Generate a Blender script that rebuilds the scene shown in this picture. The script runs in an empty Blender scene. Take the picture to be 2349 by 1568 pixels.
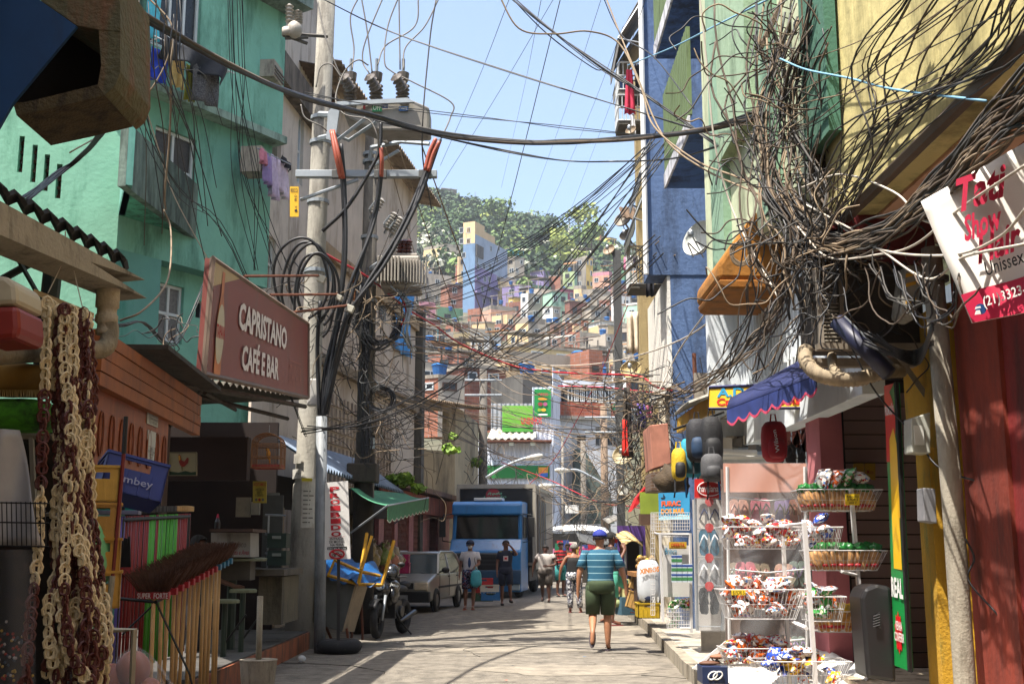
import bpy, math, random
from mathutils import Vector, Matrix
V=Vector; PI=math.pi; R=math.radians
sc=bpy.context.scene; col=sc.collection
# ---------------- camera, sky, sun, exposure
FD=2655.0; CU=1174.5; CV=784.0; PITCH=R(10.05); CH=1.53
cd=bpy.data.cameras.new('camera'); cam=bpy.data.objects.new('camera',cd); col.objects.link(cam)
cam.location=(0,0,CH); cam.rotation_euler=(R(90)+PITCH,0,0); cd.sensor_width=36; cd.lens=36*FD/2349; cd.clip_end=4000; cd.clip_start=.05
sc.camera=cam
SUN=V((-0.52,-0.48,1.65)).normalized()
w=bpy.data.worlds.new('World'); sc.world=w; w.use_nodes=True
nt=w.node_tree; bg=nt.nodes['Background']; sk=nt.nodes.new('ShaderNodeTexSky'); sk.sky_type='NISHITA'; sk.sun_disc=False
sk.sun_elevation=math.asin(SUN.z); sk.sun_rotation=math.atan2(SUN.x,SUN.y); sk.air_density=1.1; sk.dust_density=4.0; sk.ozone_density=2.0; sk.altitude=30
nt.links.new(sk.outputs[0],bg.inputs[0]); bg.inputs[1].default_value=0.132
sd=bpy.data.lights.new('sun','SUN'); sd.energy=4.9; sd.angle=R(.53); sd.color=(1,.94,.85)
so=bpy.data.objects.new('sun',sd); col.objects.link(so); so.rotation_euler=SUN.to_track_quat('Z','Y').to_euler()
sc.view_settings.view_transform='Standard'; sc.view_settings.look='None'; sc.view_settings.gamma=1; sc.view_settings.exposure=1.33
# ---------------- projection of photograph measurements onto real planes
CO,SI=math.cos(PITCH),math.sin(PITCH)
def ray(u,v):
    x=(u-CU)/FD; y=(CV-v)/FD
    return V((x,CO-y*SI,SI+y*CO))
def P(u,v,Y):
    d=ray(u,v); return V((0,0,CH))+d*(Y/d.y)
def G(u,v,z=0):
    d=ray(u,v); return V((0,0,CH))+d*((z-CH)/d.z)
def XA(u,Y): return P(u,1254,Y).x
def ZA(v,Y): return P(CU,v,Y).z
def m(px,Y): return px*Y/FD
# ---------------- materials
def lin(c):
    if isinstance(c,str):
        c=c.lstrip('#'); c=[int(c[i:i+2],16)/255 for i in (0,2,4)]
    return tuple((x/12.92 if x<=.04045 else ((x+.055)/1.055)**2.4) for x in c)
MC={}
TS=bpy.data.scenes.new('workbench')
def mat(c,rough=.85,var=.14,scale=3.,metal=0.,bump=.0,stain=None,sa=.5,kind='',alpha=1,trans=0,emit=0,spec=.5):
    key=(c,rough,var,scale,metal,bump,stain,sa,kind,alpha,trans,emit)
    if key in MC: return MC[key]
    mm=bpy.data.materials.new('paint_'+c.lstrip('#')+kind); mm.use_nodes=True; MC[key]=mm
    n=mm.node_tree; N=n.nodes; L=n.links; b=N['Principled BSDF']
    L0=lin(c); b.inputs['Roughness'].default_value=rough; b.inputs['Metallic'].default_value=metal
    b.inputs['Specular IOR Level'].default_value=spec
    mm.diffuse_color=(*L0,1)
    if trans: b.inputs['Transmission Weight'].default_value=trans; b.inputs['IOR'].default_value=1.1 if trans<1 else 1.45
    if alpha<1: b.inputs['Alpha'].default_value=alpha
    if emit:
        b.inputs['Emission Color'].default_value=(*L0,1); b.inputs['Emission Strength'].default_value=emit
    g=N.new('ShaderNodeNewGeometry'); mp=N.new('ShaderNodeMapping'); L.new(g.outputs['Position'],mp.inputs[0])
    no=N.new('ShaderNodeTexNoise'); no.inputs['Scale'].default_value=scale; no.inputs['Detail'].default_value=6; no.inputs['Roughness'].default_value=.65; L.new(mp.outputs[0],no.inputs[0])
    cr=N.new('ShaderNodeValToRGB'); cr.color_ramp.elements[0].position=.3; cr.color_ramp.elements[1].position=.72
    cr.color_ramp.elements[0].color=(*[x*(1-var) for x in L0],1); cr.color_ramp.elements[1].color=(*[min(1,x*(1+var)) for x in L0],1)
    L.new(no.outputs['Fac'],cr.inputs[0]); out=cr.outputs[0]
    hb=no.outputs['Fac']
    if kind in('brick','tile','block','planks'):
        br=N.new('ShaderNodeTexBrick')
        # map: horizontal = x+y , vertical = z
        sx=N.new('ShaderNodeSeparateXYZ'); L.new(g.outputs['Position'],sx.inputs[0]); ad=N.new('ShaderNodeMath'); ad.operation='ADD'; L.new(sx.outputs[0],ad.inputs[0]); L.new(sx.outputs[1],ad.inputs[1])
        cb=N.new('ShaderNodeCombineXYZ'); L.new(ad.outputs[0],cb.inputs[0]); L.new(sx.outputs[2],cb.inputs[1]); L.new(cb.outputs[0],br.inputs['Vector'])
        br.inputs['Scale'].default_value=scale; br.inputs['Mortar Size'].default_value=.02 if kind!='tile' else .012
        if kind=='tile': br.offset=0; br.inputs['Brick Width'].default_value=.5; br.inputs['Row Height'].default_value=1.0
        if kind=='block': br.inputs['Brick Width'].default_value=.8; br.inputs['Row Height'].default_value=.4
        br.inputs['Color1'].default_value=(*L0,1); br.inputs['Color2'].default_value=(*[x*.72 for x in L0],1)
        br.inputs['Mortar'].default_value=(*([x*.45+.12 for x in L0] if kind!='tile' else [x*.45 for x in L0]),1)
        mx=N.new('ShaderNodeMixRGB'); mx.blend_type='MULTIPLY'; mx.inputs[0].default_value=.6; L.new(br.outputs[0],mx.inputs[1]); 
        cr.color_ramp.elements[0].color=(.6,.6,.6,1); cr.color_ramp.elements[1].color=(1.15,1.15,1.15,1); L.new(cr.outputs[0],mx.inputs[2]); out=mx.outputs[0]
    if stain:
        mp2=N.new('ShaderNodeMapping'); mp2.inputs['Scale'].default_value=(1.6,1.6,.35) if kind!='flat' else (1,1,1); L.new(g.outputs['Position'],mp2.inputs[0])
        n2=N.new('ShaderNodeTexNoise'); n2.inputs['Scale'].default_value=scale*.8; n2.inputs['Detail'].default_value=8; n2.inputs['Roughness'].default_value=.72; L.new(mp2.outputs[0],n2.inputs[0])
        r2=N.new('ShaderNodeValToRGB'); r2.color_ramp.elements[0].position=.62-.26*sa; r2.color_ramp.elements[1].position=.76-.2*sa
        r2.color_ramp.elements[0].color=(0,0,0,1); r2.color_ramp.elements[1].color=(.85,.85,.85,1); L.new(n2.outputs['Fac'],r2.inputs[0])
        mx=N.new('ShaderNodeMixRGB'); L.new(r2.outputs[0],mx.inputs[0]); L.new(out,mx.inputs[1]); mx.inputs[2].default_value=(*lin(stain),1); out=mx.outputs[0]
    L.new(out,b.inputs['Base Color'])
    if bump:
        n3=N.new('ShaderNodeTexNoise'); n3.inputs['Scale'].default_value=scale*9; n3.inputs['Detail'].default_value=5; L.new(g.outputs['Position'],n3.inputs[0])
        bp=N.new('ShaderNodeBump'); bp.inputs['Strength'].default_value=bump; bp.inputs['Distance'].default_value=.02; L.new(n3.outputs['Fac'],bp.inputs['Height']); L.new(bp.outputs[0],b.inputs['Normal'])
    return mm
def stucco(c,stain='#3a3a33',sa=.5,scale=1.6,bump=.35): return mat(c,.93,.12,scale,bump=bump,stain=stain,sa=sa)
GLASS=mat('#1b2226',.12,.3,1,spec=.8); GLASSB=mat('#56707e',.15,.3,1.5); DARK=mat('#0b0b0b',.95,.2); BLACKC=mat('#0c0c0d',.55,.3,5); 
CONC=stucco('#85827a','#33322d',.5,2.2,.5); CONCD=stucco('#5d5a52','#22211d',.6,2,.5); METAL=mat('#8b9094',.45,.15,6,metal=.6); GALV=mat('#8d9499',.6,.15,5,metal=.3)
WHITE=mat('#d8d8d4',.6,.06,4); RUST=mat('#5c3320',.85,.35,8,bump=.3); WOOD=mat('#8d6236',.6,.3,9); DWOOD=mat('#3b2516',.7,.35,6)
WHITEW=mat('#c9ccca',.5,.08,4)
# ---------------- objects
WL={}   # world location of each object
def wl(o): return WL.get(o.name,V((0,0,0)))
def setp(o,label=None,cat=None,group=None,kind=None):
    if label: o['label']=label
    if cat: o['category']=cat
    if group: o['group']=group
    if kind: o['kind']=kind
def thing(name,label,cat,loc,group=None,kind=None):
    o=bpy.data.objects.new(name,None); col.objects.link(o); o.location=loc; o.empty_display_size=.1; WL[o.name]=V(loc); setp(o,label,cat,group,kind); return o
class MB:
    def __init__(s): s.v=[]; s.f=[]; s.m=[]; s.mi=0
    def add(s,vs,fs):
        n=len(s.v); s.v+= [V(x) for x in vs]
        for f in fs: s.f.append([n+i for i in f]); s.m.append(s.mi)
        return s
    def poly(s,pts): return s.add(pts,[list(range(len(pts)))])
    def hexa(s,p): # 8 corners bottom 0-3, top 4-7
        return s.add(p,[(0,3,2,1),(4,5,6,7),(0,1,5,4),(1,2,6,5),(2,3,7,6),(3,0,4,7)])
    def box(s,a,b):
        x0,x1=sorted((a[0],b[0]));y0,y1=sorted((a[1],b[1]));z0,z1=sorted((a[2],b[2]))
        return s.hexa([(x0,y0,z0),(x1,y0,z0),(x1,y1,z0),(x0,y1,z0),(x0,y0,z1),(x1,y0,z1),(x1,y1,z1),(x0,y1,z1)])
    def cbox(s,c,size,rz=0,M=None):
        hx,hy,hz=[q/2 for q in size]; pts=[]
        Mr=M if M else Matrix.Rotation(rz,3,'Z')
        for z in(-hz,hz):
            for x,y in((-hx,-hy),(hx,-hy),(hx,hy),(-hx,hy)): pts.append(V(c)+Mr@V((x,y,z)))
        return s.hexa(pts)
    def prism(s,pts,d): # polygon extruded by vector d
        n=len(pts); pts=[V(p) for p in pts]; d=V(d)
        s.add(pts+[p+d for p in pts],[list(range(n))[::-1],list(range(n,2*n))]+[(i,(i+1)%n,n+(i+1)%n,n+i) for i in range(n)]); return s
    def tube(s,pts,r,n=6,close=False,cap=True):
        pts=[V(p) for p in pts]; N=len(pts); rs=r if isinstance(r,(list,tuple)) else [r]*N
        base=len(s.v); up=V((0.13,.21,1)).normalized(); pa=None
        for i,p in enumerate(pts):
            if close: t=pts[(i+1)%N]-pts[i-1]
            else: t=pts[min(i+1,N-1)]-pts[max(i-1,0)]
            if t.length<1e-9: t=V((0,0,1))
            t.normalize()
            a=(t.cross(up) if pa is None else (pa-t*pa.dot(t)))
            if a.length<1e-4: a=t.cross(V((1,0,0)))
            a.normalize(); pa=a; b=t.cross(a)
            for k in range(n):
                an=2*PI*k/n; s.v.append(p+(a*math.cos(an)+b*math.sin(an))*rs[i])
        for i in range(N if close else N-1):
            j=(i+1)%N
            for k in range(n):
                k2=(k+1)%n; s.f.append([base+i*n+k,base+i*n+k2,base+j*n+k2,base+j*n+k]); s.m.append(s.mi)
        if cap and not close:
            s.f.append([base+k for k in range(n)][::-1]); s.m.append(s.mi); s.f.append([base+(N-1)*n+k for k in range(n)]); s.m.append(s.mi)
        return s
    def lathe(s,prof,c,axis=(0,0,1),n=14): # prof [(r,h)]
        ax=V(axis).normalized(); pts=[V(c)+ax*h for r,h in prof]; 
        a=ax.cross(V((0,1,0)) if abs(ax.y)<.9 else V((1,0,0))).normalized(); b=ax.cross(a); base=len(s.v)
        for (r,h),p in zip(prof,pts):
            for k in range(n):
                an=2*PI*k/n; s.v.append(p+(a*math.cos(an)+b*math.sin(an))*max(r,1e-4))
        for i in range(len(prof)-1):
            for k in range(n):
                k2=(k+1)%n; s.f.append([base+i*n+k,base+i*n+k2,base+(i+1)*n+k2,base+(i+1)*n+k]); s.m.append(s.mi)
        s.f.append([base+k for k in range(n)][::-1]); s.m.append(s.mi); s.f.append([base+(len(prof)-1)*n+k for k in range(n)]); s.m.append(s.mi)
        return s
    def ell(s,c,r,n=10,k=7,M=None,fn=None):
        vs=[];fs=[]; M=M or Matrix.Identity(3)
        for i in range(k+1):
            th=PI*i/k
            for j in range(n):
                ph=2*PI*j/n; p=V((math.sin(th)*math.cos(ph),math.sin(th)*math.sin(ph),math.cos(th)))
                if fn: p=p*fn(p)
                vs.append(V(c)+M@V((p.x*r[0],p.y*r[1],p.z*r[2])))
        for i in range(k):
            for j in range(n): fs.append((i*n+j,(i+1)*n+j,(i+1)*n+(j+1)%n,i*n+(j+1)%n))
        return s.add(vs,fs)
    def grid(s,fn,nu,nv):
        vs=[fn(i/nu,j/nv) for j in range(nv+1) for i in range(nu+1)]
        return s.add(vs,[(j*(nu+1)+i,j*(nu+1)+i+1,(j+1)*(nu+1)+i+1,(j+1)*(nu+1)+i) for j in range(nv) for i in range(nu)])
    def build(s,name,mats,parent=None,smooth=False,label=None,cat=None,group=None,kind=None,thick=0,bevel=0):
        me=bpy.data.meshes.new(name)
        if not isinstance(mats,(list,tuple)): mats=[mats]
        if parent is not None: o0=wl(parent)
        else:
            xs=[p.x for p in s.v]; ys=[p.y for p in s.v]; o0=V(((min(xs)+max(xs))/2,(min(ys)+max(ys))/2,min(p.z for p in s.v)))
        me.from_pydata([p-o0 for p in s.v],[],s.f)
        for q in mats: me.materials.append(q)
        me.polygons.foreach_set('material_index',s.m)
        if smooth: me.polygons.foreach_set('use_smooth',[True]*len(s.f))
        me.update()
        o=bpy.data.objects.new(name,me); col.objects.link(o)
        if parent is not None: o.parent=parent; WL[o.name]=o0
        else: o.location=o0; WL[o.name]=o0
        if thick: md=o.modifiers.new('thickness','SOLIDIFY'); md.thickness=thick
        if bevel: md=o.modifiers.new('bevel','BEVEL'); md.width=bevel; md.segments=2; md.limit_method='ANGLE'
        setp(o,label,cat,group,kind); return o
def copytree(o,loc=None,rot=None,label=None,parent=None):
    c=o.copy(); col.objects.link(c); c.parent=parent
    for ch in list(o.children): copytree(ch,parent=c)
    if loc is not None: c.location=loc; WL[c.name]=V(loc)
    if rot is not None: c.rotation_euler=rot
    if label: c['label']=label
    return c
def bil(q,x,y): # quad corners bl,br,tr,tl
    return (q[0]*(1-x)+q[1]*x)*(1-y)+(q[3]*(1-x)+q[2]*x)*y
def qn(q): return (q[1]-q[0]).cross(q[3]-q[0]).normalized()
def text(s,q,mt,parent=None,bold=0.01,shear=0,off=.006,name='lettering',rot=0,sx=1,spacing=1,**kw):
    cu=bpy.data.curves.new('t','FONT'); cu.body=s; cu.offset=bold; cu.shear=shear; cu.resolution_u=2; cu.align_x='CENTER'; cu.space_line=.9; cu.space_character=spacing
    ob=bpy.data.objects.new('t',cu); TS.collection.objects.link(ob); TS.view_layers[0].update(); dg=TS.view_layers[0].depsgraph; me=ob.evaluated_get(dg).to_mesh()
    vs=[(v.co.x,v.co.y) for v in me.vertices]; fs=[list(p.vertices) for p in me.polygons]; 
    ob.evaluated_get(dg).to_mesh_clear(); bpy.data.objects.remove(ob); bpy.data.curves.remove(cu)
    if not vs: return None
    x0=min(a for a,b in vs);x1=max(a for a,b in vs);y0=min(b for a,b in vs);y1=max(b for a,b in vs)
    q=[V(p) for p in q]; nn=qn(q)*off
    b=MB(); b.add([bil(q,(a-x0)/(x1-x0),(c-y0)/max(1e-6,y1-y0))+nn for a,c in vs],fs)
    return b.build(name,mt,parent,**kw)
def subq(q,x0,y0,x1,y1): q=[V(p) for p in q]; return [bil(q,x0,y0),bil(q,x1,y0),bil(q,x1,y1),bil(q,x0,y1)]
def qshape(q,pts,mt,parent,off=.004,name='print',**kw):
    q=[V(p) for p in q]; nn=qn(q)*off
    return MB().poly([bil(q,x,y)+nn for x,y in pts]).build(name,mt,parent,**kw)
def circ(cx,cy,rx,ry,n=20,a0=0,a1=2*PI): return [(cx+rx*math.cos(a0+(a1-a0)*i/n),cy+ry*math.sin(a0+(a1-a0)*i/n)) for i in range(n)]
def board(q,thick,mt,parent,name='panel'): # quad panel with thickness behind
    q=[V(p) for p in q]; nn=qn(q)
    return MB().prism([p-nn*thick for p in q],nn*thick).build(name,mt,parent)
def pq(u0,v0,u1,v1,Y): return [P(u0,v1,Y),P(u1,v1,Y),P(u1,v0,Y),P(u0,v0,Y)]
def pbox(b,u0,v0,u1,v1,Y,d,zb=None):
    a=P(u0,v1,Y); c=P(u1,v0,Y)
    return b.box((XA((u0),Y) if 0 else a.x,Y,a.z if zb is None else zb),(c.x,Y+d,c.z))
class Wall:
    def __init__(s,uA,YA,uB,YB,vref=1254):
        s.A=P(uA,vref,YA); s.B=P(uB,vref,YB); s.A.z=s.B.z=0; s.fin()
    def fin(s):
        s.d=(s.B-s.A); s.L=s.d.length; s.d.normalize(); s.n=V((s.d.y,-s.d.x,0))
        if (V((0,0,0))-s.A).dot(s.n)<0: s.n=-s.n
    @staticmethod
    def at(a,b):
        w=Wall.__new__(Wall); w.A=V((a[0],a[1],0)); w.B=V((b[0],b[1],0)); w.fin(); return w
    def pt(s,u,v,off=0):
        d=ray(u,v); o=V((0,0,CH)); t=(s.A+s.n*off-o).dot(s.n)/d.dot(s.n); return o+d*t
    def sz(s,u,v,off=0):
        p=s.pt(u,v,off); return (p-s.A).dot(s.d),p.z
    def W(s,a,z,o=0): return s.A+s.d*a+s.n*o+V((0,0,z))
    def rect(s,u0,v0,u1,v1,off=0): # returns s0,s1,z0,z1 from the centre lines
        um=(u0+u1)/2; vm=(v0+v1)/2; a=s.sz(u0,vm,off)[0]; b=s.sz(u1,vm,off)[0]; t=s.sz(um,v0,off)[1]; c=s.sz(um,v1,off)[1]
        return min(a,b),max(a,b),c,t
    def box(s,b,s0,s1,z0,z1,o0,o1):
        p=[s.W(s0,z0,o0),s.W(s1,z0,o0),s.W(s1,z0,o1),s.W(s0,z0,o1)]
        return b.hexa(p+[x+V((0,0,z1-z0)) for x in p])
    def quad(s,s0,s1,z0,z1,o):
        flip=s.d.cross(V((0,0,1))).dot(s.n)<0
        q=[s.W(s0,z0,o),s.W(s1,z0,o),s.W(s1,z1,o),s.W(s0,z1,o)]
        return [q[1],q[0],q[3],q[2]] if flip else q
    def holes(s,b,s0,s1,z0,z1,hs,rev=.18,thick=.3):
        xs=sorted({s0,s1}|{h[0] for h in hs}|{h[1] for h in hs}); zs=sorted({z0,z1}|{h[2] for h in hs}|{h[3] for h in hs})
        xs=[x for x in xs if s0<=x<=s1]; zs=[z for z in zs if z0<=z<=z1]
        for i in range(len(xs)-1):
            for j in range(len(zs)-1):
                cx=(xs[i]+xs[i+1])/2; cz=(zs[j]+zs[j+1])/2
                if any(h[0]<cx<h[1] and h[2]<cz<h[3] for h in hs): continue
                b.poly([s.W(xs[i],zs[j]),s.W(xs[i+1],zs[j]),s.W(xs[i+1],zs[j+1]),s.W(xs[i],zs[j+1])])
        for h in hs:
            a,c,e,f=h[:4]; q=[(a,e),(c,e),(c,f),(a,f)]
            for k in range(4):
                k2=(k+1)%4; b.poly([s.W(*q[k]),s.W(*q[k2]),s.W(*q[k2],-rev),s.W(*q[k],-rev)])
        return b
def window(Wd,h,parent,fr=WHITEW,gl=GLASS,o=-.12,fw=.05,nv=2,nh=1,fd=.05,name='window',bars=0):
    s0,s1,z0,z1=h[:4]; b=MB()
    Wd.box(b,s0,s1,z0,z0+fw,o,o+fd); Wd.box(b,s0,s1,z1-fw,z1,o,o+fd); Wd.box(b,s0,s0+fw,z0+fw,z1-fw,o,o+fd); Wd.box(b,s1-fw,s1,z0+fw,z1-fw,o,o+fd)
    for i in range(1,nv): c=s0+(s1-s0)*i/nv; Wd.box(b,c-fw/2,c+fw/2,z0+fw,z1-fw,o,o+fd*.9)
    for i in range(1,nh): c=z0+(z1-z0)*i/nh; Wd.box(b,s0+fw,s1-fw,c-fw/2,c+fw/2,o,o+fd*.8)
    w=b.build(name,fr,parent)
    g=MB(); g.poly([Wd.W(s0+fw*.5,z0+fw*.5,o+.012),Wd.W(s1-fw*.5,z0+fw*.5,o+.012),Wd.W(s1-fw*.5,z1-fw*.5,o+.012),Wd.W(s0+fw*.5,z1-fw*.5,o+.012)]).build('pane',gl,w)
    if bars:
        g=MB()
        for i in range(1,bars): c=s0+(s1-s0)*i/bars; g.tube([Wd.W(c,z0,.03),Wd.W(c,z1,.03)],.009,4)
        for i in range(3): c=z0+(z1-z0)*i/2; g.tube([Wd.W(s0,c,.03),Wd.W(s1,c,.03)],.009,4)
        g.build('bars',METAL,w)
    return w
def catmull(p,n=8):
    p=[V(x) for x in p]; q=[p[0]*2-p[1]]+p+[p[-1]*2-p[-2]]; out=[]
    for i in range(1,len(q)-2):
        for k in range(n):
            t=k/n; out.append(.5*((2*q[i])+(q[i+1]-q[i-1])*t+(2*q[i-1]-5*q[i]+4*q[i+1]-q[i+2])*t*t+(-q[i-1]+3*q[i]-3*q[i+1]+q[i+2])*t**3))
    out.append(p[-1]); return out
def corr(a,b,dn,thick,pitch,mt,parent,name='corrugated_sheet',amp=.03,wavy=0,rg=None): # sheet from edge a(a0,a1) to edge b(b0,b1); waves run a->b
    a0,a1=V(a[0]),V(a[1]); b0,b1=V(b[0]),V(b[1]); L=(a1-a0).length; n=max(4,int(L/pitch*4)); up=V((0,0,1))
    bb=MB()
    def fn(x,y): return (a0*(1-x)+a1*x)*(1-y)+(b0*(1-x)+b1*x)*y+up*(amp*math.sin(2*PI*x*L/pitch)+wavy*math.sin(x*9+y*3))
    bb.grid(fn,n,6 if wavy else 1); return bb.build(name,mt,parent,thick=thick)
# ================= ground, road, pavement, hill =================
MB().poly([(-3000,-200,-.02),(3000,-200,-.02),(3000,3000,-.02),(-3000,3000,-.02)]).build('ground',stucco('#6b6355','#4a4438',.5,.3),kind='structure')
ASPH=mat('#726b60',.95,.38,4.5,bump=.8,stain='#4b463f',sa=.55,kind='flat')
def roadx(Y): return .0 if Y<26 else (Y-26)*.14
b=MB()
ys=[-6,0,6,12,18,24,30,38,48,60,76]
for i in range(len(ys)-1):
    a,c=ys[i],ys[i+1]; b.poly([(-3.6+roadx(a),a,0),(4.2+roadx(a),a,0),(4.2+roadx(c),c,0),(-3.6+roadx(c),c,0)])
b.build('road',ASPH,kind='structure')
# paler worn patches of cement on the road
random.seed(5)
for (u,v,rx,ry) in [(1300,1535,1.2,.7),(1150,1490,1.5,.6),(1420,1465,.8,.9),(1330,1440,1.3,1.1)]:
    c=G(u,v); MB().poly([(c.x+rx*math.cos(t)*random.uniform(.7,1.1),c.y+ry*math.sin(t)*random.uniform(.7,1.1),.004) for t in [2*PI*k/22 for k in range(22)]]).build('road_patch',mat('#80786b',.95,.3,3,bump=.4,stain='#5d574d',sa=.5,kind='flat'),kind='structure')
# right-hand pavement with kerb
kx=[(1.80,4),(1.95,9.5),(2.03,13.2),(2.1,15),(2.3,18.8),(2.5,22.5),(2.62,27),(3.1,33),(3.9,40)]
PAVE=stucco('#a39a8a','#6d655a',.5,2.2)
b=MB(); z=.17
for (x0,y0),(x1,y1) in zip(kx[:-1],kx[1:]):
    b.poly([(x0+.14,y0,z),(x0+6,y0,z),(x1+6,y1,z),(x1+.14,y1,z)])
b.build('pavement',PAVE,kind='structure')
b=MB()
for (x0,y0),(x1,y1) in zip(kx[:-1],kx[1:]):
    n=max(1,int((y1-y0)/.9))
    for i in range(n):
        t0=i/n;t1=(i+.985)/n; a=V((x0+(x1-x0)*t0,y0+(y1-y0)*t0,0));c=V((x0+(x1-x0)*t1,y0+(y1-y0)*t1,0)); j=random.uniform(-.012,.012)
        b.hexa([a+V((j,0,0)),a+V((.14,0,0)),c+V((.14,0,0)),c+V((j,0,0)),a+V((j,0,z+.01)),a+V((.14,0,z+.01)),c+V((.14,0,z+.01)),c+V((j,0,z+.01))])
b.build('kerb',stucco('#8f8676','#4c463c',.5,3),kind='structure')
# raised bar terrace left
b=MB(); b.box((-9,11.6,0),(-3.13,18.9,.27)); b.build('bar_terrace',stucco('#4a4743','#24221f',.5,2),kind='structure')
b=MB(); b.box((-3.13,11.6,0),(-3.10,18.3,.25)); b.build('terrace_edge',mat('#8a4a28',.7,.3,4,stain='#2e241c',sa=.6,bump=.2),kind='structure')
# terrain: a hillside whose foot is behind the last street building
def vb(u,Y):
    pts=[(68,1120),(75,1085),(84,1040),(95,1000),(108,960),(123,915),(140,875),(158,835),(178,800),(200,765),(225,725),(250,690),(280,650),(310,600),(350,545),(395,500)]
    if Y<=68: return None
    for (a,va),(c,vc) in zip(pts[:-1],pts[1:]):
        if Y<=c: vv=va+(vc-va)*(Y-a)/(c-a); break
    else: vv=500
    rid=[(-600,430),(850,455),(1000,468),(1100,492),(1180,512),(1240,522),(1300,552),(1360,585),(1430,600),(1560,650),(3000,800)]
    for (a,va),(c,vc) in zip(rid[:-1],rid[1:]):
        if u<=c: rr=va+(vc-va)*(u-a)/(c-a); break
    k=max(0,(Y-225)/170); return vv+(rr-500)*min(1,k)**1.3
def hz(X,Y):
    if Y<=66: return 0
    u=CU+X/Y*FD*1.0; Yc=min(Y,395); z=P(CU,vb(min(max(u,-600),3000),max(Yc,68.1)),Yc).z
    if Y>395: z-= (Y-395)*.25
    return max(0,z if Y>72 else z*(Y-66)/6)
b=MB(); ys=[66,68.2,70,72,75]+[80+6*i for i in range(20)]+[206+12*i for i in range(16)]+[397,420,460,520]
b.grid(lambda x,y:(lambda Y,X:V((X,Y,hz(X,Y)-.3)))(ys[int(round(y*(len(ys)-1)))],-300+600*x),90,len(ys)-1)
b.build('hillside',stucco('#4d4a38','#2a3320',.7,.05),kind='structure',smooth=True)

random.seed(12)
for k in range(6):
    u,v=random.uniform(760,1480),random.uniform(1410,1555); g=G(u,v,.006); p=[g.copy()]; a=random.uniform(-.6,.6)+(PI/2 if k%3==0 else 0)
    for q in range(12): a+=random.gauss(0,.35); p.append(p[-1]+V((math.cos(a)*.22,math.sin(a)*.22,0)))
    MB().tube(p,[.002+.004*random.random() for _ in p],3,cap=False).build('road_crack',mat('#2c2925',1,.2),kind='structure')
c=G(1120,1500,.005); MB().lathe([(.33,0),(.33,.012)],(c.x,c.y,0),n=26).build('manhole_cover',mat('#3f3c38',.6,.3,30,metal=.4,bump=.6),label='round iron manhole cover flush with the road',cat='manhole cover') if 0 else None
# ================= left-hand street buildings =================
GRN=stucco('#78b09b','#45705f',.5,1.3,.35); GRN2=stucco('#63998e','#3b7f70',.4,.9,.25); GRNL=stucco('#76a990','#4c8069',.42,1.4,.3)
STAIN=stucco('#6d7f74','#1f2a26',.85,1.6,.3)
gb=thing('green_building','mint green rendered building with stained corner balcony, laundry at its window','building',(-6,19.5,0))
WG=Wall(225,18.1,590,21)
def rr(Wd,u0,v0,u1,v1,off=0): return Wd.rect(u0,v0,u1,v1,off)
zl=WG.sz(430,238)[1]   # ledge height
z6=WG.sz(430,612)[1]
up=Wall.at(WG.W(-.5,0,.22)[:2],WG.W(WG.L+.02,0,.22)[:2])
hu=rr(up,330,-120,463,118); 
b=MB(); up.holes(b,-.2,up.L,zl,15,[hu]); b.build('upper_wall',GRN,gb)
MBx=MB(); WG.box(MBx,-.4,WG.L+.06,zl-.14,zl,-.3,.32); MBx.build('ledge',stucco('#8aa294','#3d463f',.6,2),gb)
hm=rr(WG,352,302,448,470); hm2=(rr(WG,400,302,448,470))
b=MB(); WG.holes(b,0,WG.L,z6,zl-.14,[hm]); b.build('middle_wall',GRN,gb)
sb=WG.sz(365,700)[0]
b=MB(); WG.holes(b,0,sb,0,z6,[]); b.poly([WG.W(sb,0,0),WG.W(sb,0,-.35),WG.W(sb,z6,-.35),WG.W(sb,z6,0)]); b.poly([WG.W(sb,z6,0),WG.W(WG.L,z6,0),WG.W(WG.L,z6,-.36),WG.W(sb,z6,-.36)]); b.build('lower_bay',GRN2,gb)
rec=Wall.at(WG.W(0,0,-.35)[:2],WG.W(WG.L,0,-.35)[:2])
hl=rr(rec,362,652,420,785); hs=rr(rec,449,690,470,730)
b=MB(); rec.holes(b,sb,WG.L,0,z6,[hl,hs]); b.poly([WG.W(WG.L,0,-.35),WG.W(WG.L,0,-6),WG.W(WG.L,15,-6),WG.W(WG.L,15,-.35)]); b.build('recessed_wall',GRN,gb)
window(up,hu,gb,nv=4,gl=mat('#2a2d2e',.25,.4,20)); window(WG,hm,gb,nv=2,nh=2,gl=mat('#3c3833',.3,.4,20)); window(rec,hl,gb,nv=2,nh=2,gl=mat('#6e6a66',.3,.4,20)); window(rec,hs,gb,nv=1,gl=DARK,fw=.02)
# side facing the camera with four broken slots
sl=Wall.at((-11.5,17.2),(WG.A.x,WG.A.y)); 
hh=[rr(sl,a,b_,c,d_) for a,b_,c,d_ in [(42,312,54,395),(72,332,84,418),(100,354,112,438),(128,376,141,455)]]
b=MB(); sl.holes(b,0,sl.L,0,15,hh,rev=.2); b.build('side_wall',GRNL,gb)
for h in hh:
    b=MB(); sl.box(b,h[0],h[1],h[2],h[3],-.25,-.2); 
    for k in range(4): z=h[2]+(h[3]-h[2])*(k+.3)/4; sl.box(b,h[0],h[1],z,z+.05,-.2,-.12)
    b.build('broken_slot',stucco('#5c3a28','#2a1c14',.6,8),gb)
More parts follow.
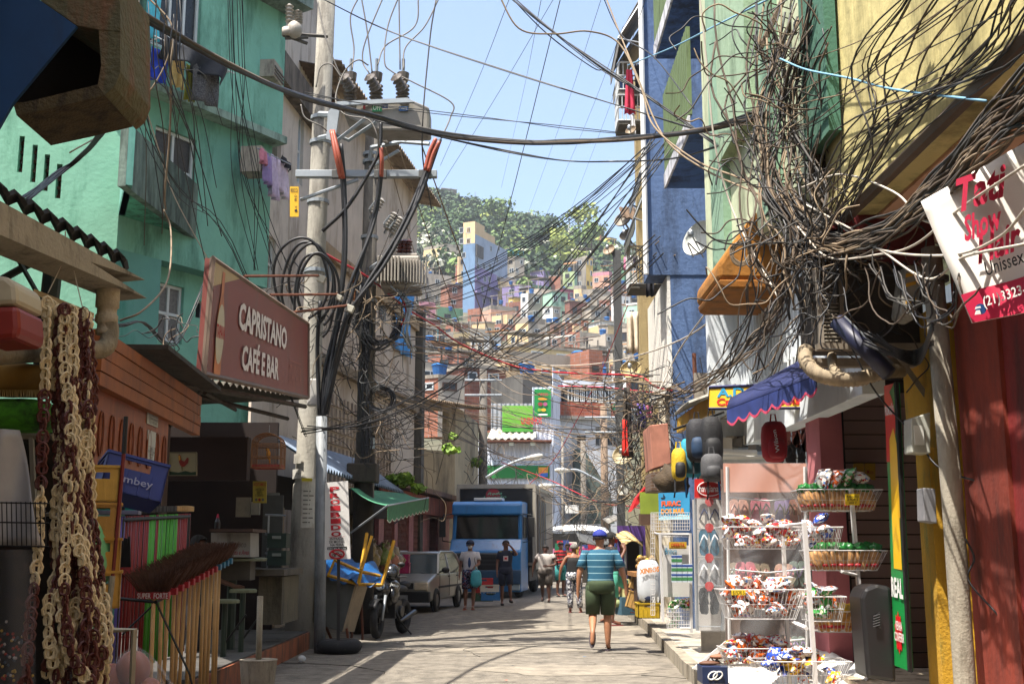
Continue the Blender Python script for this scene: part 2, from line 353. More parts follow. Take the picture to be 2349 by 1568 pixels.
# stained wedge balcony
bp=Wall(237,16.5,420,19.62)
z0=bp.sz(330,418)[1]-.25; z1=z0+.95
c=WG.pt(237,300); q=[bp.W(0,0),bp.W(bp.L,0),V((WG.A.x,WG.A.y,0))]
b=MB(); b.prism([p+V((0,0,z0)) for p in q],(0,0,.12)); b.build('balcony_slab',stucco('#4e9a80','#1e332b',.6,3),gb)
b=MB(); bp.box(b,0,bp.L,z0-.02,z1,-.12,.003); b.build('balcony_parapet',STAIN,gb)
b=MB(); e=Wall.at(bp.W(0,0)[:2],WG.A[:2]); e.box(b,0,e.L,z0,z1,-.1,0); b.build('balcony_parapet_side',GRN2,gb)
b=MB(); up.box(b,-.3,.35,zl+.9,15,-.1,.35); b.build('corner_box',stucco('#4c7c69','#1f2e28',.8,3),gb)
b=MB(); up.box(b,up.L-1.4,up.L+.1,P(CU,40,21).z,15,-.1,.6); b.build('top_slab',stucco('#7c8b84','#3b4a44',.7,3),gb)
# laundry at the upper window (rests on a rail, top level things)
rl=thing('drying_rack','white wire drying rail outside the upper window of the green building','drying rack',up.W(1.6,P(CU,130,19).z,.1))
b=MB(); s0,s1,_,_=rr(up,330,115,520,160,.4); zz=up.sz(410,128,.35)[1]
for o in(.1,.35,.6): b.tube([up.W(s0,zz,o),up.W(s1,zz,o)],.012,5)
for s in(s0+.1,s1-.1): b.tube([up.W(s,zz-.02,0),up.W(s,zz,.6)],.012,5)
b.build('rail',WHITEW,rl)
def cloth(Wd,u0,v0,u1,v1,c,off,name,label,wob=.04,slant=0,group=None,cat='laundry',tail=0):
    s0,s1,za,zb=Wd.rect(u0,v0,u1,v1,off); mb=MB(); n=14; ph=random.random()*6
    mb.grid(lambda x,y:Wd.W(s0+(s1-s0)*(x+(x-.5)*tail*y),zb+(za-zb)*y+slant*(x-.5),off+wob*math.sin(x*13+ph+y*2)*(.3+y)),n,8)
    return mb.build(name,mat(c,.9,.25,8,bump=.3) if isinstance(c,str) else c,smooth=True,thick=.008,label=label,cat=cat,group=group)
cloth(up,344,114,384,190,'#16359a',.5,'hanging_towel','royal blue towel drying below the green building window')
cloth(up,396,132,424,202,'#b79c63',.5,'hanging_cloth','tan cloth hung between the blue towel and the patterned cloth')
cloth(up,424,150,446,232,'#7a7a20',.45,'hanging_cloth','olive strip of cloth hung beside the patterned cloth')
cloth(up,438,140,500,238,mat('#5a5858',.9,.75,45,stain='#1e1e24',sa=.6,kind='flat'),.6,'patterned_cloth','dark patterned cloth, longest piece of laundry at the green building')
cloth(up,370,114,520,160,'#22252b',.68,'black_garment','crumpled black garment laid along the drying rail',.12)
cloth(up,330,-10,368,90,'#5fc0cf',.1,'turquoise_curtain','turquoise cloth hanging in the upper green building window')
# white weathered building
wb=thing('weathered_white_building','tall dirty white building with blue windows behind the concrete power pole','building',(-5,23,0))
WW=Wall(588,21.6,712,25.2); hs_=[rr(WW,587,230,632,330),rr(WW,600,-60,632,92),rr(WW,588,532,632,655),rr(WW,683,262,696,425)]
WWM=stucco('#bdb4a8','#6a5e50',.5,1.2,.3)
b=MB(); WW.holes(b,-.6,WW.L,0,17,hs_); b.build('wall',WWM,wb)
for h,g in zip(hs_,[GLASSB,mat('#4f83a8',.2,.2,2),mat('#7d7468',.3,.3,3),mat('#4f83a8',.2,.2,2)]): window(WW,h,wb,nv=2,nh=2,gl=g)
zc=WW.sz(640,175)[1]
b=MB(); WW.box(b,-.3,WW.L,zc-.25,zc+.35,0,.25); b.build('cornice',stucco('#6d6459','#2b261f',.7,2.5),wb)
b=MB(); WW.box(b,.0,.25,9,17,0,.12); b.build('pilaster',stucco('#8f8578','#4a4138',.5,3),wb)
h=rr(WW,600,535,622,650); b=MB(); b.grid(lambda x,y:WW.W(h[0]+(h[1]-h[0])*x,h[2]+(h[3]-h[2])*y,-.09+.02*math.sin(x*25)),12,1); b.build('red_curtain',mat('#a3122a',.9,.2,4),wb)
for (u0,v0,u1,v1,lb) in [(586,342,604,402,'air conditioner box beside the lavender laundry on the white building'),(616,150,640,190,'empty square air conditioner hole box with rusty bracket high on the white building')]:
    a=rr(WW,u0,v0,u1,v1,.3); t=thing('air_conditioner',lb,'air conditioner',WW.W(a[0],a[2],0)); b=MB(); WW.box(b,a[0],a[1],a[2],a[3],.02,.4); b.build('casing',stucco('#9b9486','#5a5148',.5,5),t)
    b=MB(); [WW.box(b,a[0]+.03,a[1]-.03,a[2]+.05+k*.07,a[2]+.08+k*.07,.4,.42) for k in range(int((a[3]-a[2]-.08)/.07))]; b.build('grille',mat('#5b5850',.7),t)
for i,(u0,v0,u1,v1,c) in enumerate([(598,345,612,378,'#b3707f'),(608,355,622,425,'#8c7aa6'),(620,358,634,455,'#b9a9c0'),(634,365,646,440,'#c2b2c2'),(646,372,657,455,'#cbbccb')]):
    cloth(WW,u0,v0,u1,v1,c,.55,'hanging_shirt',['pink shirt, first on the line outside the white building','dark lavender shirt on the line outside the white building','pale lilac garment on the line outside the white building','pinkish lilac garment hanging near the end of the line','palest lilac garment, last but one on the line'][i],.05,tail=.3)
cloth(WW,646,366,668,384,'#15151c',.6,'black_underwear','small black garment at the end of the white building line')
b=MB(); b.tube([WW.pt(590,340,.5),WW.pt(668,378,.7)],.012,5); b.build('clothes_line',METAL,label='clothes line pole outside the weathered white building window',cat='clothes line')
rf=corr(([WW.W(WW.L-2,WW.sz(690,170)[1]+.6,-1.5),WW.W(WW.L+.1,WW.sz(690,170)[1]+.3,-1.5)]),([WW.W(WW.L-2,WW.sz(690,170)[1]+.1,.45),WW.W(WW.L+.1,WW.sz(690,170)[1]-.1,.45)]),0,.02,.18,stucco('#6b5a4a','#2e261f',.6,4),wb,'roof_sheet',.035)
# cream building with asbestos roof
cb=thing('cream_building','long cream building with corrugated eaves and orange window frame behind the poles','building',(-5,30,0))
WC=Wall(700,25.3,946,35.5); zr=WC.sz(860,330)[1]
hs_=[rr(WC,808,640,832,700),rr(WC,766,300,778,350),rr(WC,855,590,868,620),rr(WC,741,585,760,640),rr(WC,868,690,886,735),rr(WC,846,450,862,490)]
b=MB(); WC.holes(b,0,WC.L,0,zr,hs_); b.poly([WC.W(WC.L,0,0),WC.W(WC.L,0,-6),WC.W(WC.L,zr,-6),WC.W(WC.L,zr,0)]);b.build('wall',stucco('#bbb0a2','#7c6d5a',.5,.9,.3),cb)
window(WC,hs_[0],cb,fr=mat('#b06a22',.7,.2),gl=DARK,fw=.09); window(WC,hs_[1],cb,gl=GLASSB); [window(WC,h,cb,gl=GLASS,fr=mat('#8c8478'),nh=2,bars=5) for h in hs_[2:]]
RF=stucco('#8a7c6a','#4a4035',.6,3)
corr([WC.W(-.5,zr+.75,-3),WC.W(WC.L+.6,zr+.75,-3)],[WC.W(-.5,zr-.05,.65),WC.W(WC.L+.6,zr-.05,.65)],0,.025,.22,RF,cb,'roof',.045)
zt=WC.sz(800,620)[1]; b=MB(); WC.box(b,0,WC.L,zt-.15,zt+.15,0,.12); b.build('string_course',stucco('#9a8668','#5c4f3d',.5,3),cb)
zt2=WC.sz(800,860)[1]; b=MB(); WC.box(b,0,WC.L,zt2-.12,zt2+.12,0,.16); b.build('string_course',stucco('#7d705c','#3c3428',.5,3),cb)
b=MB(); s1=WC.sz(800,500)[0]
# lattice (breeze block) band
for k in range(30):
    for j in range(9):
        x=.3+k*.33; z=2.4+j*.3
        if x<WC.L-3 and z<zt2-.35: WC.box(b,x,x+.27,z,z+.03,.0,.05); WC.box(b,x,x+.03,z,z+.25,.0,.05)
b.build('lattice',stucco('#a09384','#5f5548',.5,4),cb)
# ochre end building with blue tarpaulin
ob=thing('ochre_building','narrow ochre building end with blue sheet over its upper opening','building',(-3.6,36,0))
WO=Wall(850,31.5,948,36); zo=WO.sz(930,770)[1]
b=MB(); WO.box(b,0,WO.L,0,zo,-3,.05); b.build('wall',stucco('#b08d52','#7c6238',.5,1.2,.3),ob)
b=MB(); WO.box(b,WO.L-.35,WO.L,0,WO.sz(930,700)[1],.05,.3); b.build('corner_pillar',CONCD,ob)
b=MB(); WO.box(b,WO.L-2.2,WO.L-.4,zo,zo+2.2,-2,-.1); b.build('rooftop_shed',stucco('#77705f','#423a2d',.5,3),ob)
s0,s1,a,c=rr(WO,893,655,935,812,.1)
b=MB(); b.grid(lambda x,y:WO.W(s0+(s1-s0)*x,a+(c-a)*y,.25+.06*math.sin(9*x+5*y)),12,12); b.build('blue_tarpaulin',mat('#1683d0',.5,.2,3,bump=.4),smooth=True,thick=.01,label='bright blue tarpaulin hung over the ochre building upper opening',cat='tarpaulin')
# open concrete veranda house
vh=thing('concrete_house','unfinished concrete house with open veranda and plants above the truck','building',(-2,45,0)); Y=45
vw=Wall(945,44,1042,45.5); hz_=[rr(vw,962,938,1030,1032)]
zt=vw.sz(1000,925)[1]
b=MB(); vw.holes(b,0,vw.L,0,zt,hz_,rev=.4); vw.box(b,0,vw.L,0,zt,-5,-4.9); vw.box(b,0,vw.L,0,.1,-4.9,0); b.build('wall',stucco('#8a7c62','#4a4234',.6,1,.4),vh)
b=MB(); vw.box(b,0,vw.L,1.5,zt,-2.5,-2.4); b.build('back_wall',stucco('#5a3a26','#1f1712',.7,2),vh)
sw=Wall(1042,45.5,1096,52); b=MB(); sw.holes(b,0,sw.L,0,zt,[]); b.build('side_wall',stucco('#92866c','#4f4736',.5,1,.3),vh)
corr([vw.W(-.2,zt+.5,-3.5),vw.W(vw.L+4,zt+.5,-3.5)],[vw.W(-.2,zt,.7),vw.W(vw.L+1,zt-.1,.7)],0,.03,.2,stucco('#7d6a52','#3b3227',.6,3),vh,'roof',.04)
b=MB(); s0,s1,a,c=rr(vw,957,975,985,1035,-.05); b.grid(lambda x,y:vw.W(s0+(s1-s0)*x*(1-.5*y),a+(c-a)*y,-.3+.08*math.sin(9*x+5*y)),8,8); b.build('blue_sheet',mat('#1673ad',.6,.3,3),smooth=True,thick=.01,label='crumpled blue sheet hung at the veranda of the concrete house',cat='sheet')
# pink shutter row house beside the car
ph=thing('pink_shop_row','low pink tiled shop front with folding gates behind the silver car','building',(-3.3,34,0)); PW=Wall(868,30,1030,41)
zp=PW.sz(950,1130)[1]
b=MB(); hs_=[]
for u0,u1 in [(880,905),(912,938),(948,968),(985,1005)]: a=rr(PW,u0,1160,u1,1300); hs_.append((a[0],a[1],.1,2.5))
PW.holes(b,0,PW.L,0,zp,hs_,rev=.25); b.build('tiled_wall',mat('#b0706a',.6,.2,7,kind='tile',stain='#5f4038',sa=.4),ph)
for h in hs_:
    b=MB(); n=9
    for k in range(n):
        x0=h[0]+(h[1]-h[0])*k/n; x1=h[0]+(h[1]-h[0])*(k+1)/n
        for j in range(7): z=h[2]+(h[3]-h[2])*j/7; dz=(h[3]-h[2])/7; b.tube([PW.W(x0,z,-.08),PW.W(x1,z+dz,-.08)],.012,4,cap=False); b.tube([PW.W(x1,z,-.08),PW.W(x0,z+dz,-.08)],.012,4,cap=False)
    g=b.build('folding_gate',mat('#7b5148',.7,.2),ph)
    b=MB(); PW.box(b,h[0],h[1],h[2],h[3],-.3,-.24); b.build('shop_back',mat('#4a2521',.8,.4,3),ph)
b=MB(); PW.box(b,0,PW.L,zp,zp+.15,-3,.4); b.build('roof_slab',stucco('#6e5340','#33261d',.6,3),ph)
b=MB(); PW.box(b,0,PW.L,zp-.6,zp-.05,.0,.22); b.build('fascia',stucco('#8a4a36','#4a3024',.6,3),ph)
# ================= right-hand street buildings =================
# yellow building with red ground floor (nearest)
yb=thing('yellow_building','weathered yellow upper storey over a pale soffit and red ground floor','building',(4,7,0))
YW=Wall.at((2.75,2.5),(2.75,9.75)); YEL=stucco('#c9bb80','#66603a',.62,1.1,.45)
zs=YW.pt(1990,470)[2]
b=MB(); YW.box(b,0,YW.L,zs,9,-2,0); b.build('upper_wall',YEL,yb)
b=MB(); b.box((2.9,2.5,zs-.03),(6,9.7,zs-.004)); b.build('soffit',stucco('#c49a80','#8a6552',.4,1.5,.2),yb)
b=MB(); b.tube([(2.7,9.78,4.2),(2.7,9.78,9)],.09,8); b.build('old_pipe',stucco('#4a3a26','#1f1810',.7,5),yb)
b=MB(); b.tube([(2.66,y,zs-.02+.3*math.sin(y)*0) for y in(2.5,9.7)],.05,6); b.build('conduit',mat('#5a4a3c',.7,.3),yb)
RW=Wall.at((3.30,2.5),(3.30,8.42)); RED=stucco('#780f0a','#380806',.4,1.4,.5); 
b=MB(); RW.box(b,0,RW.L-.75,0,zs-.03,-2,0); b.build('lower_wall',RED,yb)
b=MB(); RW.box(b,RW.L-.75,RW.L,0,zs-.03,-2,.03); b.build('brown_red_band',stucco('#7e2a15','#451409',.5,1.6,.4),yb)
# pipe, yellow pilasters, bare strip between the red wall and the shop
pw=thing('yellow_pilaster','yellow painted pilaster strips with bare cement between them beside the red wall','pilaster',(3.3,8.9,0))
b=MB(); b.box((3.36,8.42,0),(4,8.62,4.0)); b.build('dark_gap',stucco('#2e2013','#0f0b08',.5,3),pw)
b=MB(); b.box((3.28,8.62,0),(4,8.75,3.3)); b.build('yellow_strip',stucco('#c99a22','#7c6a2a',.4,4),pw)
b=MB(); b.box((3.36,8.75,0),(4,9.12,3.3)); b.build('cement_strip',stucco('#5c5140','#2b251b',.6,4),pw)
b=MB(); b.box((3.28,9.12,0),(4,9.42,2.3)); b.box((3.33,8.82,2.3),(4,9.75,3.4)); b.build('yellow_strip',stucco('#b78c24','#5a6a3a',.4,5),pw)
pp=thing('drain_pipe','grey cement drain pipe strapped in front of the yellow pilaster','pipe',P(2190,1500,8.3))
b=MB(); t=P(2138,600,8.4); q=P(2216,1600,8.2); b.tube([q+V((0,0,-.4)),q,P(2185,1150,8.3),t+V((0,0,.1))],.075,12); b.build('pipe',stucco('#8c8577','#574f42',.5,5),pp,smooth=True)
for v in(790,640): c=P(2150,v,8.38); b=MB(); b.lathe([(.083,-.02),(.083,.02)],c); b.build('strap',stucco('#3a342c','#1c1814'),pp)
# light green building
lg=thing('pale_green_building','pale green upper storeys with mint pilasters above the bag shop','building',(4,13,0))
LG=Wall.at((2.72,9.85),(2.72,15.7)); LGM=stucco('#bcc4a4','#666c52',.5,.9,.35)
zb=LG.pt(1660,640)[2]
h=[rr(LG,1850,-300,1885,60)]
b=MB(); LG.box(b,0,LG.L,zb,12,-3,0); b.build('upper_wall',LGM,lg)
for (u0,u1) in [(1865,1925),(1640,1668),(1760,1790)]:
    a=rr(LG,u0,100,u1,300); b=MB(); LG.box(b,a[0],a[1],zb,12,0,.1); b.build('mint_pilaster',stucco('#7f9f86' if u0!=1865 else '#3f6a58','#3f5c4a',.45,2),lg)
a=rr(LG,1668,60,1740,260); b=MB(); LG.box(b,a[0],a[1],LG.pt(1700,330)[2],12,.0,.14); b.build('window_surround',stucco('#8ea68a','#53694f',.4,2),lg)
# orange rounded canopy balcony
oc=thing('orange_balcony','orange-yellow rounded concrete balcony with peeling paint under the pale green wall','balcony',P(1750,650,12.5))
Y=12.4
b=MB(); b.prism([P(u,v,Y) for u,v in [(1646,605),(1648,640),(1853,645),(1853,412),(1815,425),(1765,455),(1715,508),(1675,562)]],(0,1.5,0)); b.build('canopy_front',stucco('#96621f','#6b4715',.4,1.8,.4),oc,bevel=.05)
b=MB(); b.prism([P(u,v,Y-.03) for u,v in [(1650,640),(1654,655),(1665,661),(1850,662),(1850,641)]],(0,1.5,0)); b.build('canopy_base',stucco('#86520f','#4a3310',.5,3,.3),oc,bevel=.02)
# white wall under the balcony, shop roof edge
wwl=thing('white_shop_storey','sunlit white first floor of the bag shop behind hanging cables','building',(3.6,15,0))
Y=15.2; b=MB(); zt=P(CU,640,Y).z; z8=P(CU,868,Y).z; b.box((XA(1640,Y),Y,z8-1.2),(6,Y+.2,zt)); b.build('front_wall',stucco('#cdd3d6','#9aa3ac',.3,1,.3),wwl)
S=Wall.at((3.02,9.9),(3.02,15.1)); b=MB(); S.box(b,0,S.L,z8-.9,zb,-.2,0); 
for k in range(30): x=.1+k*.17; S.box(b,x,x+.04,z8-.2,zb,0,.03)
b.build('side_wall',stucco('#cdd3d6','#8f9aa5',.4,1,.3),wwl)
# blue building
bb=thing('blue_building','flaking blue rendered tower with overhanging balconies and green railings','building',(3.5,20.5,0))
BL=stucco('#4c6388','#1d2738',.62,1.5,.5); Y=20.2
xa,xb,xc=XA(1500,Y),XA(1553,Y),XA(1640,Y); zc=P(CU,630,Y).z
b=MB(); b.box((xa,Y,zc),(6.5,Y+.7,15)); b.build('upper_wall',BL,bb)
b=MB(); b.box((xb,Y+.02,0),(6.5,Y+.5,zc)); b.build('lower_wall',BL,bb)
b=MB(); b.box((xa+.5,Y+1.6,0),(xb+.3,Y+1.9,zc-.02)); b.build('recess_wall',stucco('#c9c2b4','#8c8271',.3,1.5),bb)
b=MB(); b.box((xb-.06,Y+.03,P(CU,890,Y).z),(xb-.002,Y+3,zc-.01)); b.build('white_return',stucco('#d5d2c8','#9c958a',.25,2),bb)
GRL=mat('#5d7048',.8,.15,3,stain='#394420',sa=.4)
def bbalc(u,v,Yf,Yn,x0,h,dz=.0):
    z=P(CU,v,Yf).z; x0=XA(u,Yf)
    b=MB(); b.box((x0,Yn,z),(xa+1.4,Yf,z+.2)); b.build('balcony_slab',stucco('#3d5c8f','#1b2438',.6,2,.4),bb)
    b=MB(); b.box((x0-.035,Yn,z-.01),(x0-.002,Yf,z+.24)); b.build('slab_edge',stucco('#c8c8cc','#4b4f5a',.6,5,.4),bb)
    b=MB(); n=int((Yf-Yn)/.16)
    for k in range(n): y=Yn+(Yf-Yn)*k/n; b.box((x0-.03,y,z+.26),(x0+.0,y+.1,z+.26+h)); 
    b.box((x0,Yn,z+.26),(x0+.03,Yf,z+.26+h)); b.build('green_railing',GRL,bb)
bbalc(1548,432,18.6,15.9,2.7,1.35); bbalc(1530,135,18.9,15.9,2.7,1.3)
b=MB(); b.tube([(xa-.04,Y-.05,zc),(xa-.04,Y-.05,15)],.05,8); b.build('white_pipe',WHITE,bb)
b=MB(); b.tube([P(1592,810,19.9),P(1600,1010,19.9)],.04,6); b.build('rusty_pipe',RUST,bb)
# set-back street row beyond the blue building
rb=thing('balcony_row_building','tall narrow beige building edge with stacked awnings and laundry balconies','building',(3.9,28,0))
RBW=Wall.at((3.55,21.5),(3.95,34)); b=MB(); RBW.box(b,0,RBW.L,0,14.5,-3,0); b.build('wall',stucco('#a89a80','#5d5240',.55,1.5,.3),rb)
for Yc,c in[(22,'#cbb98c'),(25.5,'#d8cfbb'),(29.5,'#9c8b64')]:
    b=MB(); x=3.5; b.box((x-.2,Yc,0),(x+.25,Yc+.35,14)); b.build('pilaster',stucco(c,'#6a5c3c',.5,2.5),rb)
def canopy(u0,v0,u1,v1,Y,c,label,depth=1.6):
    t=thing('awning',label,'awning',P(u1,v1,Y)); a,bq=P(u0,v1,Y-depth),P(u1,v0,Y)
    x0,x1=a.x,XA(u1,Y)+.15; 
    b=MB(); b.grid(lambda x,y:V((x1+(x0-x1)*y,Y-depth+2.2*x,bq.z+(a.z-bq.z)*(y**1.3)+.03*math.sin(x*20)*y)),14,6)
    b.build('cloth',mat(c,.9,.15,3,stain='#2b2a28',sa=.35),t,smooth=True,thick=.02)
    b=MB(); b.grid(lambda x,y:V((x0,Y-depth+2.2*x,a.z-(.22+.05*abs(math.sin(x*9)))*y)),20,1); b.build('valance',mat(c,.9,.15,3),t,thick=.015)
    b=MB(); 
    for yy in(Y-depth,Y-depth+2.2): b.tube([(x1,yy,a.z-.2),(x0,yy,a.z)],.02,5); b.tube([(x1,yy,bq.z),(x0,yy,a.z)],.02,5)
    b.tube([(x0,Y-depth,a.z),(x0,Y-depth+2.2,a.z)],.02,5)
    b.build('frame',METAL,t); return t
canopy(1418,20,1500,88,27,'#6e6b66','grey cloth awning at the very top of the balcony row')
canopy(1424,95,1498,140,28,'#77736b','second grey awning from the top, above the red towel')
canopy(1468,330,1502,396,24,'#5f646a','blue-grey scalloped awning halfway down the balcony row',1.0)
canopy(1455,392,1502,500,24.5,'#4f5149','dark green-grey awning lowest of the balcony row',1.2)
def cage(u0,v0,u1,v1,Y,label,c=WHITEW,d=.8):
    t=thing('balcony_cage',label,'balcony',P((u0+u1)/2,v1,Y)); a,q=P(u0,v1,Y),P(u1,v0,Y); b=MB(); n=7
    for zz in(a.z,(a.z+q.z)/2,q.z):
        b.tube([(a.x,Y,zz),(q.x,Y,zz)],.022,5); b.tube([(a.x,Y,zz),(a.x,Y+d,zz)],.022,5)
    for k in range(n+1):
        x=a.x+(q.x-a.x)*k/n; b.tube([(x,Y,a.z),(x,Y,q.z)],.013,4)
        y=Y+d*k/n; b.tube([(a.x,y,a.z),(a.x,y,q.z)],.013,4)
    b.build('bars',c,t); b=MB(); b.box((a.x,Y,a.z-.1),(q.x+.4,Y+d,a.z-.02)); b.build('floor_slab',CONCD,t); return t
cage(1420,143,1490,205,26,'upper white barred balcony cage hung with clothes beside the sky')
cage(1419,218,1480,276,26,'lower white barred balcony cage hung with clothes beside the sky')
cage(1446,565,1495,650,25,'white metal shelf cage low on the beige balcony row')
def hang(u0,v0,u1,v1,Y,c,label,name='hanging_cloth',tail=0,cat='laundry',group=None,twist=.05):
    a,q=P(u0,v1,Y),P(u1,v0,Y); b=MB(); ph=random.random()*6
    b.grid(lambda x,y:V((a.x+(q.x-a.x)*(.5+(x-.5)*(1+tail*(y-1))),Y+twist*math.sin(x*11+ph)*(.3+y),q.z+(a.z-q.z)*y)),10,6)
    return b.build(name,mat(c,.9,.25,8) if isinstance(c,str) else c,smooth=True,thick=.01,label=label,cat=cat,group=group)
hang(1433,160,1456,262,25.8,'#b52a48','long red towel hanging from the upper balcony cage','red_towel',.5)
hang(1422,186,1452,210,26.3,'#1d3b66','dark blue cloth behind the red towel')
hang(1457,150,1470,205,25.8,'#17171d','black garment between the two red cloths')
hang(1480,145,1490,176,25.7,'#c4202c','small red garment right of the red towel')
hang(1478,165,1495,195,25.9,'#2b2c33','charcoal shirt under the small red garment')
hang(1469,220,1478,240,25.8,'#6b2430','maroon sock-like cloth in the lower balcony cage')
hang(1446,262,1458,312,25.8,'#c9c9cb','white towel trailing below the lower balcony cage',tail=.5)
hang(1482,540,1498,680,22,'#23242c','long dark trousers hanging outside the beige building')
hang(1440,715,1464,810,24,'#c6b9a4','translucent beige plastic sheet hanging by the beige pilaster',twist=.1)
hang(1432,590,1442,620,26,'#b9708c','pink shirt hung in the low white cage')
hang(1452,590,1462,615,26,'#2b2438','dark purple shirt hung in the low white cage')
hang(1428,888,1450,1050,21,'#3b332b','torn grey-brown banner hanging over the right pavement',tail=.5,cat='banner')
hang(1428,962,1440,1045,20.6,'#c8281c','torn red banner strip in front of the grey-brown one',tail=.4,cat='banner')
hang(1462,925,1480,980,21,'#5c4a9a','purple shirt hung under the cable tangle')
hang(1484,930,1496,960,20.5,'#b85a7a','pink blouse hung beside the purple shirt under the cable tangle')
# satellite dishes
def dish(u,v,Y,r,label,c='#8f8a80',az=-.6,el=.5):
    t=thing('satellite_dish',label,'satellite dish',P(u,v,Y),); ce=P(u,v,Y); ax=V((math.sin(az)*math.cos(el),-math.cos(az)*math.cos(el),math.sin(el)))
    R_=m(r,Y); b=MB(); b.lathe([(R_*math.sin(a),R_*.55*(1-math.cos(a))) for a in[k*PI/12 for k in range(7)]][0:7]+[(R_*.97,R_*.57)]+[(R_*.97*math.sin(a),R_*.55*(1-math.cos(a))+.012) for a in[k*PI/12 for k in range(5,-1,-1)]],ce-ax*R_*.3,ax,20); b.build('reflector',mat(c,.6,.12,4,stain='#554c40',sa=.3),t,smooth=True)
    b=MB(); f=ce+ax*R_*.75; b.tube([ce-ax*R_*.2+V((0,0,-R_*.85)),f],.012,5); b.ell(f,(.05,.05,.07),8,5); b.build('feed_horn',METAL,t)
    b=MB(); b.tube([ce-ax*R_*.32,ce-ax*R_*.5+V((.1,.05,-R_*.7)),ce+V((.25,.2,-R_*1.2))],.025,6); b.build('mount',METAL,t); return t
dish(1607,550,17.5,46,'large pale satellite dish on the blue wall beside the orange balcony','#b5b8b4',-.9,.3)
dish(1398,574,30,15,'small brown dish on the grey post against the hill','#8d7a66')
dish(1430,505,28,22,'grey dish under the brown awning beside the hill skyline','#7a7266')
dish(1437,540,28,17,'smaller dish just below the grey dish by the hill skyline','#847c70')
dish(1452,600,27,18,'white dish behind the beige column','#b0aca2')
dish(1448,850,24,25,'yellowish dish at the foot of the beige column','#a8966a',-.3)
dish(1432,1045,27,27,'large tan dish by the torn red banner','#a59879',-.5)
dish(1432,1122,26,15,'white round dish above the red awning','#b8b7ae',-.6,.2)
dish(1448,300,25,14,'brown dish under the lower balcony cage','#7b6a55')
dish(2040,20,9.2,2,'tiny dish high by the yellow wall') if 0 else None
# birdcage on blue wall, antenna
def birdcage(u0,v0,u1,v1,Y,label,c,bird=None,dome=False):
    t=thing('birdcage',label,'birdcage',P((u0+u1)/2,v1,Y)); a,q=P(u0,v1,Y),P(u1,v0,Y); d=(q.x-a.x)*.8; b=MB(); n=9; h=q.z-a.z
    zt=q.z-(h*.3 if dome else 0)
    for zz in(a.z+h*.02,a.z+h*.33,a.z+h*.64,zt): b.tube([(a.x,Y,zz),(q.x,Y,zz),(q.x,Y+d,zz),(a.x,Y+d,zz)],.008,4,close=True)
    for k in range(n+1):
        x=a.x+(q.x-a.x)*k/n
        for yy in(Y,Y+d):
            if dome: pass
            b.tube([(x,yy,a.z),(x,yy,zt)],.0035 if dome else .006,4)
        y=Y+d*k/n
        for xx in(a.x,q.x): b.tube([(xx,y,a.z),(xx,y,zt)],.0035 if dome else .006,4)
        if not dome: b.tube([(x,Y,zt),(x,Y+d,zt)],.006,4)
    if dome:
        w=(q.x-a.x)/2
        for yy in[Y+d*k/4 for k in range(5)]: b.tube([(a.x+w-w*math.cos(PI*k/12),yy,zt+h*.3*math.sin(PI*k/12)) for k in range(13)],.009 if yy in(Y,Y+d) else .005,4)
        for k in range(1,12,2): x=a.x+w-w*math.cos(PI*k/12); z=zt+h*.3*math.sin(PI*k/12); b.tube([(x,Y,z),(x,Y+d,z)],.006,4)
    for x in(a.x,q.x):
        for yy in(Y,Y+d): b.tube([(x,yy,a.z),(x,yy,zt)],.011,5)
    b.build('bars',mat(c,.7,.2,9),t); b=MB(); b.box((a.x,Y,a.z),(q.x,Y+d,a.z+.05)); b.build('tray',mat('#8a2a22' if dome else '#7a4222',.7,.2),t)
    b=MB(); b.tube([((a.x+q.x)/2,Y+d/2,q.z),((a.x+q.x)/2,Y+d/2,q.z+.12)],.006,4); b.build('hook',METAL,t)
    b=MB(); b.tube([(a.x,Y+d/2,a.z+h*.3),(q.x,Y+d/2,a.z+h*.3)],.008,4); b.build('perch',WOOD,t)
    if bird:
        c_=V(((a.x+q.x)/2,Y+d/2,a.z+h*.42)); b=MB(); s=h*.1; b.ell(c_,(s*.6,s*.6,s*1.3),10,7); b.ell(c_+V((-s*.3,0,s*1.3)),(s*.5,s*.5,s*.5),8,6); b.prism([c_+V((0,-.005,-s)),c_+V((s*.5,-.005,-s)),c_+V((s*.6,-.005,-s*2.6)),c_+V((s*.3,-.005,-s*2.6))],(0,.01,0)); b.lathe([(s*.14,0),(.001,s*.35)],c_+V((-s*.75,0,s*1.3)),(-1,0,0),6); b.build('canary',mat('#c9862a',.8,.2),smooth=True,label='small orange-yellow canary on the perch inside the domed birdcage',cat='bird')
    return t
birdcage(1626,687,1664,750,16.5,'boxy reddish wooden birdcage hung on the blue wall','#8a4a26')
birdcage(576,993,645,1073,15,'domed wire birdcage with red tray and canary under the bar roof','#7a5230',True,True)
an=thing('tv_antenna','small white television antenna on the blue wall right of the balcony soffit','antenna',P(1670,490,18)); b=MB(); b.tube([P(1652,492,18),P(1678,503,18)],.015,4); [b.tube([P(1655+k*5,488+k*2,17.9),P(1655+k*5,500+k*2,18.1)],.01,4) for k in range(5)]; b.build('rods',WHITE,an)
